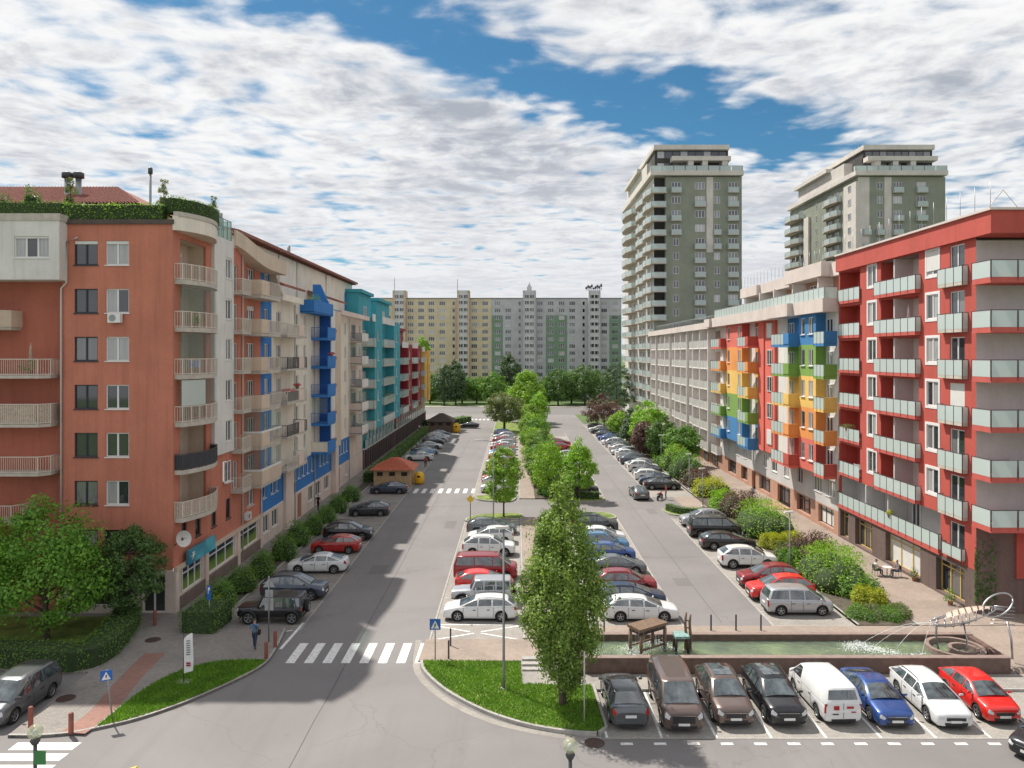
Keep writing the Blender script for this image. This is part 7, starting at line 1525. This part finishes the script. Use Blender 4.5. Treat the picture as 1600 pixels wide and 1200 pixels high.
p = G(735, 822); YS = thing('priority_sign', 'yellow diamond priority sign before the grass island', 'sign', (p.x, p.y, .1)); part('post', YS, lambda m: m.tube([(p.x, p.y, 0), (p.x, p.y, 2.6)], .04, 7, 'metal_dark')); part('plate', YS, lambda m: m.hexa([(p.x-.42, p.y-.06, 2.75), (p.x, p.y-.06, 2.33), (p.x, p.y-.04, 2.33), (p.x-.42, p.y-.04, 2.75), (p.x, p.y-.06, 3.17), (p.x+.42, p.y-.06, 2.75), (p.x+.42, p.y-.04, 2.75), (p.x, p.y-.04, 3.17)], 'sign_yellow'))
p = G(913, 1134); PO = MB(); PO.tube([(p.x, p.y, .1), (p.x, p.y, 2.6), (p.x, p.y, 3.5)], .035, 7, 'metal_pale'); tag(PO.build('sign_pole'), 'slim pale pole on the lawn right of the poplar trunk', 'pole')
def bollard(label, px, py, H, r, m_, z=.1, group='bollards'):
    p = G(px, py, z); g = MB(); g.lathe([(r*1.05, 0), (r, .05), (r, H-.05), (r*.8, H), (r*.3, H+.01)], 10, m_, (p.x, p.y, z)); tag(g.build('bollard'), label, 'bollard', group)
for lab, px, py in (('rust red bollard at the corner shop door', 242, 977), ('rust red bollard beside the man with the blue shirt', 416, 1029), ('rust red bollard behind the crossing by the zebra', 430, 1011), ('rust red bollard at tip of left pavement beside the crossing', 111, 1146), ('rust red bollard behind the globe lamp at lower left', 48, 1136)): bollard(lab, px, py, .95, .11, 'bollard_red', .12, 'rust red bollards')
for lab, px, py in (('dark bollard at the paved edge right of the crossing sign', 701, 1029), ('dark bollard behind the first one near the crossing sign', 704, 1009), ('thin dark bollard beside the white estate behind the fountain', 944, 988)): bollard(lab, px, py, 1.05, .05, 'metal_dark', .09, 'dark bollards')
for i, px in enumerate((1111, 1150, 1189)): bollard(('left', 'middle', 'right')[i]+' one of three dark bollards behind the fountain', px, 985, 1.0, .055, 'metal_dark', .09, 'dark bollards')
p = G(287, 1070); FL = thing('banner_flag', 'white feather banner with grey and red marks on the left lawn', 'flag', (p.x, p.y, .15))
part('pole', FL, lambda m: m.tube([(p.x, p.y, .15), (p.x, p.y, 2.75)], .025, 6, 'metal_dark')); part('foot_plate', FL, lambda m: m.box(p.x-.35, p.x+.35, p.y-.3, p.y+.3, .15, .19, 'kerb'))
def cloth(m):
    rows = []
    for i in range(15):
        u = i/14; z = .75+2.0*u; w = .5*(1 if u < .8 else max(.15, 1-((u-.8)/.2)**2*.85)); off = .05*math.sin(u*5)
        rows.append([(p.x+(.5-w)*(u > .8)+w*j/4, p.y+off*(j/4)-.015+.0*j, z-.14*(1-j/4)*(u < .05)) for j in range(5)])
    m.grid(rows, 'sign_white')
part('cloth', FL, cloth); mat('print_grey', (.16, .17, .20), .7, .1); mat('print_red', (.36, .03, .06), .7, .1)
def prints(m):
    for i, z in enumerate((2.3, 2.18, 2.06, 1.94, 1.82, 1.70, 1.58)): m.hexa([(p.x+.16, p.y-.06, z), (p.x+.36, p.y-.06, z+.03), (p.x+.36, p.y-.055, z+.03), (p.x+.16, p.y-.055, z), (p.x+.16, p.y-.06, z+.05), (p.x+.36, p.y-.06, z+.08), (p.x+.36, p.y-.055, z+.08), (p.x+.16, p.y-.055, z+.05)], 'print_grey')
    for z in (1.12, 1.0): m.box(p.x+.16, p.x+.38, p.y-.06, p.y-.055, z, z+.09, 'print_red')
part('lettering', FL, prints)
# ================================================================== people
mat('skin', (.45, .26, .18), .6, .1); mat('hair', (.035, .025, .02), .7, .2); mat('shirt_blue', (.10, .17, .30), .85, .15); mat('jeans', (.03, .045, .09), .9, .2); mat('cloth_black', (.012, .012, .014), .9, .1); mat('shirt_white', (.6, .58, .56), .85, .1); mat('shirt_red', (.45, .05, .05), .85, .1); mat('shoe', (.02, .02, .02), .6, .1); mat('shirt_grey', (.2, .21, .23), .85, .1)
def person(label, x, y, rz, top, legs_m, pose='walk', z=.12, bag=False, s=1.0, hair='hair'):
    J = {}; 
    if pose in ('walk', 'stand'):
        st_ = .22 if pose == 'walk' else .03
        J = dict(pel=(0, 0, .95), wst=(0, .01, 1.10), che=(0, .02, 1.32), nek=(0, .02, 1.49), hd0=(0, .0, 1.56), hd1=(0, -.015, 1.66), hd2=(0, -.01, 1.75))
        for sd, sg in (('l', 1), ('r', -1)):
            f = st_*sg; J['hip'+sd] = (.095*sg, 0, .90); J['kne'+sd] = (.10*sg, -f*.55-.03, .50); J['ank'+sd] = (.10*sg, -f+.03, .10); J['toe'+sd] = (.11*sg, -f-.14, .045)
            J['sho'+sd] = (.185*sg, .02, 1.42); J['elb'+sd] = (.255*sg, .05+f*.3, 1.14); J['wri'+sd] = (.25*sg, -.06+f*.75, .90)
    else:
        J = dict(pel=(0, .05, .48), wst=(0, .06, .64), che=(0, .05, .86), nek=(0, .03, 1.03), hd0=(0, 0, 1.10), hd1=(0, -.02, 1.20), hd2=(0, -.015, 1.29))
        for sd, sg in (('l', 1), ('r', -1)):
            J['hip'+sd] = (.1*sg, .0, .47); J['kne'+sd] = (.13*sg, -.42, .5); J['ank'+sd] = (.13*sg, -.42, .1); J['toe'+sd] = (.14*sg, -.58, .045)
            J['sho'+sd] = (.185*sg, .05, .97); J['elb'+sd] = (.25*sg, -.06, .72); J['wri'+sd] = (.16*sg, -.32, .66)
    rad = dict(pel=.15, wst=.13, che=.155, nek=.055, hd0=.07, hd1=.098, hd2=.085, hip=.10, kne=.06, ank=.043, toe=.04, sho=.068, elb=.045, wri=.032)
    E = [('pel', 'wst'), ('wst', 'che'), ('che', 'nek'), ('nek', 'hd0'), ('hd0', 'hd1'), ('hd1', 'hd2')]
    for sd in 'lr': E += [('pel', 'hip'+sd), ('hip'+sd, 'kne'+sd), ('kne'+sd, 'ank'+sd), ('ank'+sd, 'toe'+sd), ('che', 'sho'+sd), ('sho'+sd, 'elb'+sd), ('elb'+sd, 'wri'+sd)]
    ks = list(J); me = bpy.data.meshes.new('p'); me.from_pydata([J[k] for k in ks], [(ks.index(a), ks.index(b)) for a, b in E], [])
    o = bpy.data.objects.new('p', me); COL.objects.link(o); sk = o.modifiers.new('s', 'SKIN'); sk.use_smooth_shade = True
    for i, k in enumerate(ks):
        r = rad.get(k, rad.get(k[:3], .06)); v = me.skin_vertices[0].data[i]; v.radius = (r, r*(.72 if k in ('pel', 'wst', 'che') else 1)); v.use_root = k == 'pel'
    o.modifiers.new('u', 'SUBSURF').levels = 1
    dg = bpy.context.evaluated_depsgraph_get(); dg.update(); bm_ = bpy.data.meshes.new_from_object(o.evaluated_get(dg), depsgraph=dg); bpy.data.objects.remove(o)
    mb = MB(); mb.ms = ['skin', top, legs_m, 'shoe']; vs = [v.co.copy() for v in bm_.vertices]; mb.v = [tuple(v) for v in vs]
    sit = pose == 'sit'; hz = .56 if sit else 1.0; nz = 1.05 if sit else 1.50
    for f in bm_.polygons:
        c = sum((vs[i] for i in f.vertices), Vector())/len(f.vertices); mb.f.append(tuple(f.vertices)); mb.sm.append(True)
        arm = abs(c.x) > .2
        if c.z > nz: k = 0
        elif c.z < .085 or (c.z < .12 and False): k = 3
        elif arm and c.z > .55: k = 1 if c.z > (.80 if sit else 1.2) else 0
        elif c.z < hz and not (sit and c.y > .15): k = 2
        elif sit and c.y < -.2: k = 0 if abs(c.x) > .12 and c.z > .62 else 2
        else: k = 1
        mb.m.append(k)
    for sd, sg in (('l', 1), ('r', -1)):                   # hands: palm and five fingers
        w = Vector(J['wri'+sd]); dn = Vector((0, -.25, -1)).normalized() if not sit else Vector((-.3*sg, -.9, -.3)).normalized()
        mb.tube([w, w+dn*.05, w+dn*.1], [.03, .042, .034], 7, 'skin')
        for q, (ox, ln) in enumerate(((-.028, .07), (-.01, .085), (.01, .08), (.028, .06))): b0 = w+dn*.09+Vector((0, ox, 0)); mb.tube([b0, b0+dn*ln*.55, b0+dn*ln+Vector((-.015*sg, 0, 0))], [.010, .009, .007], 5, 'skin')
        b0 = w+dn*.04+Vector((0, -.035, 0)); mb.tube([b0, b0+dn*.035+Vector((0, -.025, 0)), b0+dn*.06+Vector((0, -.03, 0))], [.011, .01, .008], 5, 'skin')
    h = Vector(J['hd1']); mb.tube([h+Vector((0, -.085, .01)), h+Vector((0, -.115, -.02)), h+Vector((0, -.09, -.03))], [.008, .014, .01], 5, 'skin')
    for sg in (-1, 1): mb.tube([h+Vector((.088*sg, .0, .02)), h+Vector((.1*sg, .01, -.02))], [.018, .014], 5, 'skin'); mb.tube([h+Vector((.03*sg, -.088, .02)), h+Vector((.03*sg, -.094, .02))], [.010, .008], 5, 'hair')
    mb.tube([h+Vector((-.025, -.086, -.055)), h+Vector((.025, -.086, -.055))], .006, 4, 'lamp_red')
    e = thing('person', label, 'person', (x, y, z), rz); e.scale = (s, s, s); OFF[e.name] = (0, 0, 0)
    link('body', mb.mesh('body'), e)
    hm = MB(); hm.lathe([(.11*math.sin(math.pi*(.5+.5*i/6))+.004, .02+.115*(1-math.cos(math.pi*.5*(i/6)))) for i in range(7)], 14, hair, (h.x, h.y+.02, h.z)); link('hair', hm.mesh('hair'), e)
    if bag: g = MB(); g.box(-.33, -.22, -.08, .16, .85, 1.12, 'cloth_black'); g.tube([(-.27, .04, 1.1), (-.1, .17, 1.35), (.1, .06, 1.49)], .02, 5, 'cloth_black'); link('shoulder_bag', g.mesh('shoulder_bag'), e)
    return e
p = G(398, 1017); person('person in blue shirt and jeans with black shoulder bag walking away', p.x, p.y, R(180), 'shirt_blue', 'jeans', bag=True, s=1.02)
p = G(497, 799); person('person dressed in black walking along the left pavement', p.x, p.y, R(170), 'cloth_black', 'cloth_black')
for k, (px, py, lab, t, l) in enumerate(((655, 676, 'person in white top on the far left pavement', 'shirt_white', 'cloth_black'), (661, 671, 'dark clothed person on the far left pavement', 'cloth_black', 'cloth_black'), (1176, 783, 'person in grey beside the shop windows at right', 'shirt_grey', 'jeans'), (728, 720, 'x', '', ''))):
    if t: p = G(px, py); person(lab, p.x, p.y, R(20+140*k), t, l)
p = Vector((-13.9, 118.2, 0)); person('person in red leaning at the car behind the orange roof', p.x, p.y, R(200), 'shirt_red', 'cloth_black', 'stand', .02)
# cafe corner: two seated people at a small table
ct = G(1386, 903)
def chair(label, x, y, rz):
    e = thing('cafe_chair', label, 'chair', (x, y, .12), rz); OFF[e.name] = (0, 0, 0)
    part('seat', e, lambda m: m.box(-.22, .22, -.22, .22, .43, .46, 'metal_dark')); part('backrest', e, lambda m: m.box(-.22, .22, .2, .23, .55, .88, 'metal_dark'))
    for sx in (-.2, .2):
        for sy in (-.2, .2): part('leg', e, lambda m: m.tube([(sx, sy, 0), (sx, sy, .44 if sy < 0 else .56)], .015, 5, 'metal_dark'))
chair('left cafe chair under the person in white', ct.x-.75, ct.y+.2, R(90)); chair('right cafe chair under the person in grey', ct.x+.75, ct.y-.1, R(-90))
person('person in white top seated at the cafe table', ct.x-.75, ct.y+.2, R(90), 'shirt_white', 'jeans', 'sit', .12); person('person in grey top seated at the cafe table', ct.x+.75, ct.y-.1, R(-90), 'shirt_grey', 'jeans', 'sit', .12)
TBL = thing('cafe_table', 'small round cafe table outside the red block', 'table', (ct.x, ct.y, .12)); part('table_top', TBL, lambda m: m.lathe([(.36, .83), (.36, .86)], 18, 'shirt_white', (ct.x, ct.y, 0))); part('pedestal', TBL, lambda m: m.tube([(ct.x, ct.y, .14), (ct.x, ct.y, .83)], .03, 6, 'metal_dark')); part('base', TBL, lambda m: m.lathe([(.25, .12), (.22, .15)], 14, 'metal_dark', (ct.x, ct.y, 0)))
pot('dark planter with plant beside the cafe table', ct.x+1.5, ct.y-1.2, .12, 'leaf_dark', .4, .9)
pot('green bush in a pot behind the fish sculpture', XR-.7, 53.2, .12, 'leaf_mid', .5, .9)
# motorcycle with rider by the right hedge
p = G(1031, 781); MO = thing('motorcycle', 'motorcycle parked by the right hedge corner', 'motorcycle', (p.x, p.y, .01), R(60)); OFF[MO.name] = (0, 0, 0)
for sx in (-.7, .7): 
    w = link('wheel', None, MO); 
    def wh(m): m.grid([[((r)*math.cos(2*math.pi*j/18)+sx, yy, r*math.sin(2*math.pi*j/18)+.31) for j in range(18)] for r, yy in ((.2, -.05), (.31, -.05), (.31, .05), (.2, .05), (.2, -.05))], 'tyre', closed=True)
    part('tyre', w, wh); part('hub', w, lambda m: m.tube([(sx, -.06, .31), (sx, .06, .31)], .08, 8, 'rim'))
part('frame', MO, lambda m: (m.tube([(-.7, 0, .31), (-.25, 0, .5), (.25, 0, .6), (.5, 0, .9), (.7, 0, .31)], [.04, .06, .08, .05, .03], 7, 'metal_dark'),)); part('engine', MO, lambda m: m.hexa([(-.25, -.15, .25), (.2, -.15, .25), (.2, .15, .25), (-.25, .15, .25), (-.2, -.12, .58), (.22, -.12, .58), (.22, .12, .58), (-.2, .12, .58)], 'metal_grey'))
part('tank', MO, lambda m: m.lathe([(.05, .6), (.19, .68), (.2, .8), (.1, .88)], 12, 'shirt_red', (.12, 0, 0))); part('seat', MO, lambda m: m.hexa([(-.7, -.12, .72), (-.05, -.13, .68), (-.05, .13, .68), (-.7, .12, .72), (-.75, -.1, .84), (-.05, -.11, .79), (-.05, .11, .79), (-.75, .1, .84)], 'cloth_black')); part('handlebar', MO, lambda m: m.tube([(.38, -.36, 1.0), (.48, 0, .96), (.38, .36, 1.0)], .018, 6, 'metal_dark'))
person('person in red top standing beside the motorcycle', p.x+.75, p.y+.1, R(-100), 'shirt_red', 'cloth_black', 'stand', .02)

# ================================================================== things left out on the balconies
mat('linen_white', (.72, .72, .72), .9, .1); mat('linen_blue', (.20, .32, .55), .9, .1)
def laundry(label, f, t, z, n, m_, w=1.1):
    x, y, _ = f.P(t, z, n); e = thing('laundry_rack', label, 'laundry', (x, y, z), group='laundry racks on balconies')
    part('rack', e, lambda mm: [mm.tube([f.P(t-w/2, z+.95, n+q), f.P(t+w/2, z+.95, n+q)], .012, 5, 'metal_pale') for q in (-.2, .2)]+[mm.tube([f.P(t+s*w/2, z, n+q), f.P(t+s*w/2, z+.95, n-q)], .012, 5, 'metal_pale') for s in (-1, 1) for q in (-.2, .2)])
    for i, q in enumerate((-.2, .2)):
        def cl(mm):
            rows = [[f.P(t-w*.42+w*.84*j/7, z+.95-u*(.5+.08*math.sin(j*1.7+i)), n+q+.03*math.sin(j*2.1+u*3)) for j in range(8)] for u in (0, .5, 1)]; mm.grid(rows, m_)
        part('cloth', e, cl)
def parasol(label, f, t, z, n, m_):
    x, y, _ = f.P(t, z, n); e = thing('folded_parasol', label, 'parasol', (x, y, z)); part('pole', e, lambda m: m.tube([(x, y, z), (x, y, z+2.1)], .02, 6, 'metal_pale')); part('canopy', e, lambda m: m.lathe([(.05, .9), (.12, 1.0), (.09, 1.7), (.02, 2.15)], 10, m_, (x, y, z)))
Q_, L_2 = Fac('R', XR), Fac('L', XL)
laundry('white laundry rack behind the left loggia glass of the red block', Q_, 70.6, LR(2)+.02, -.7, 'linen_white'); laundry('blue laundry rack in a wide loggia of the red block', Q_, 60.2, LR(4)+.02, -.6, 'linen_blue')
laundry('laundry rack on the corner balcony of the red block', Fac('F', 51.4), XR+2.2, LR(3)+.02, 1.0, 'linen_white'); laundry('laundry rack on a curved balcony of the terracotta block', L_2, 54.5, LV(5)+.02, .2, 'linen_blue', 1.4)
parasol('folded white parasol in a wide loggia of the red block', Q_, 61.2, LR(6)+.02, -.5, 'linen_white'); parasol('folded tan parasol on a left edge balcony', Fac('F', 52.2), -32.4, LV(5)+.02, .9, 'reed')
pot('small green plant in a wide loggia on the top of the red block', XR-.1, 62.9, LR(7)+.02, 'leaf_mid', .35, .8); pot('leafy plant on the upper corner balcony of the red block', XR+1.2, 50.1, LR(6)+.02, 'leaf_mid', .4, .8); pot('bushy plant on a bowed balcony of the terracotta block', XL+.8, 53.2, LV(6)+.02, 'leaf_mid', .4, .8)
pot('green plant hanging on a teal building balcony', XL+1.6, 129, LV(3)+.2, 'leaf_bright', 1.2, 1.6); pot('flower box on a blue balcony corner', XL+1.9, 88.0, LV(5)+1.1, 'leaf_flower', .5, .3); pot('green plants on the terrace above the blue parapet', XL+1.0, 84.0, 22.9, 'leaf_mid', .9, 1.0); pot('plants on the penthouse terrace of the colourful building', XR-.6, 76.2, 22.9, 'leaf_lime', .8, .9)
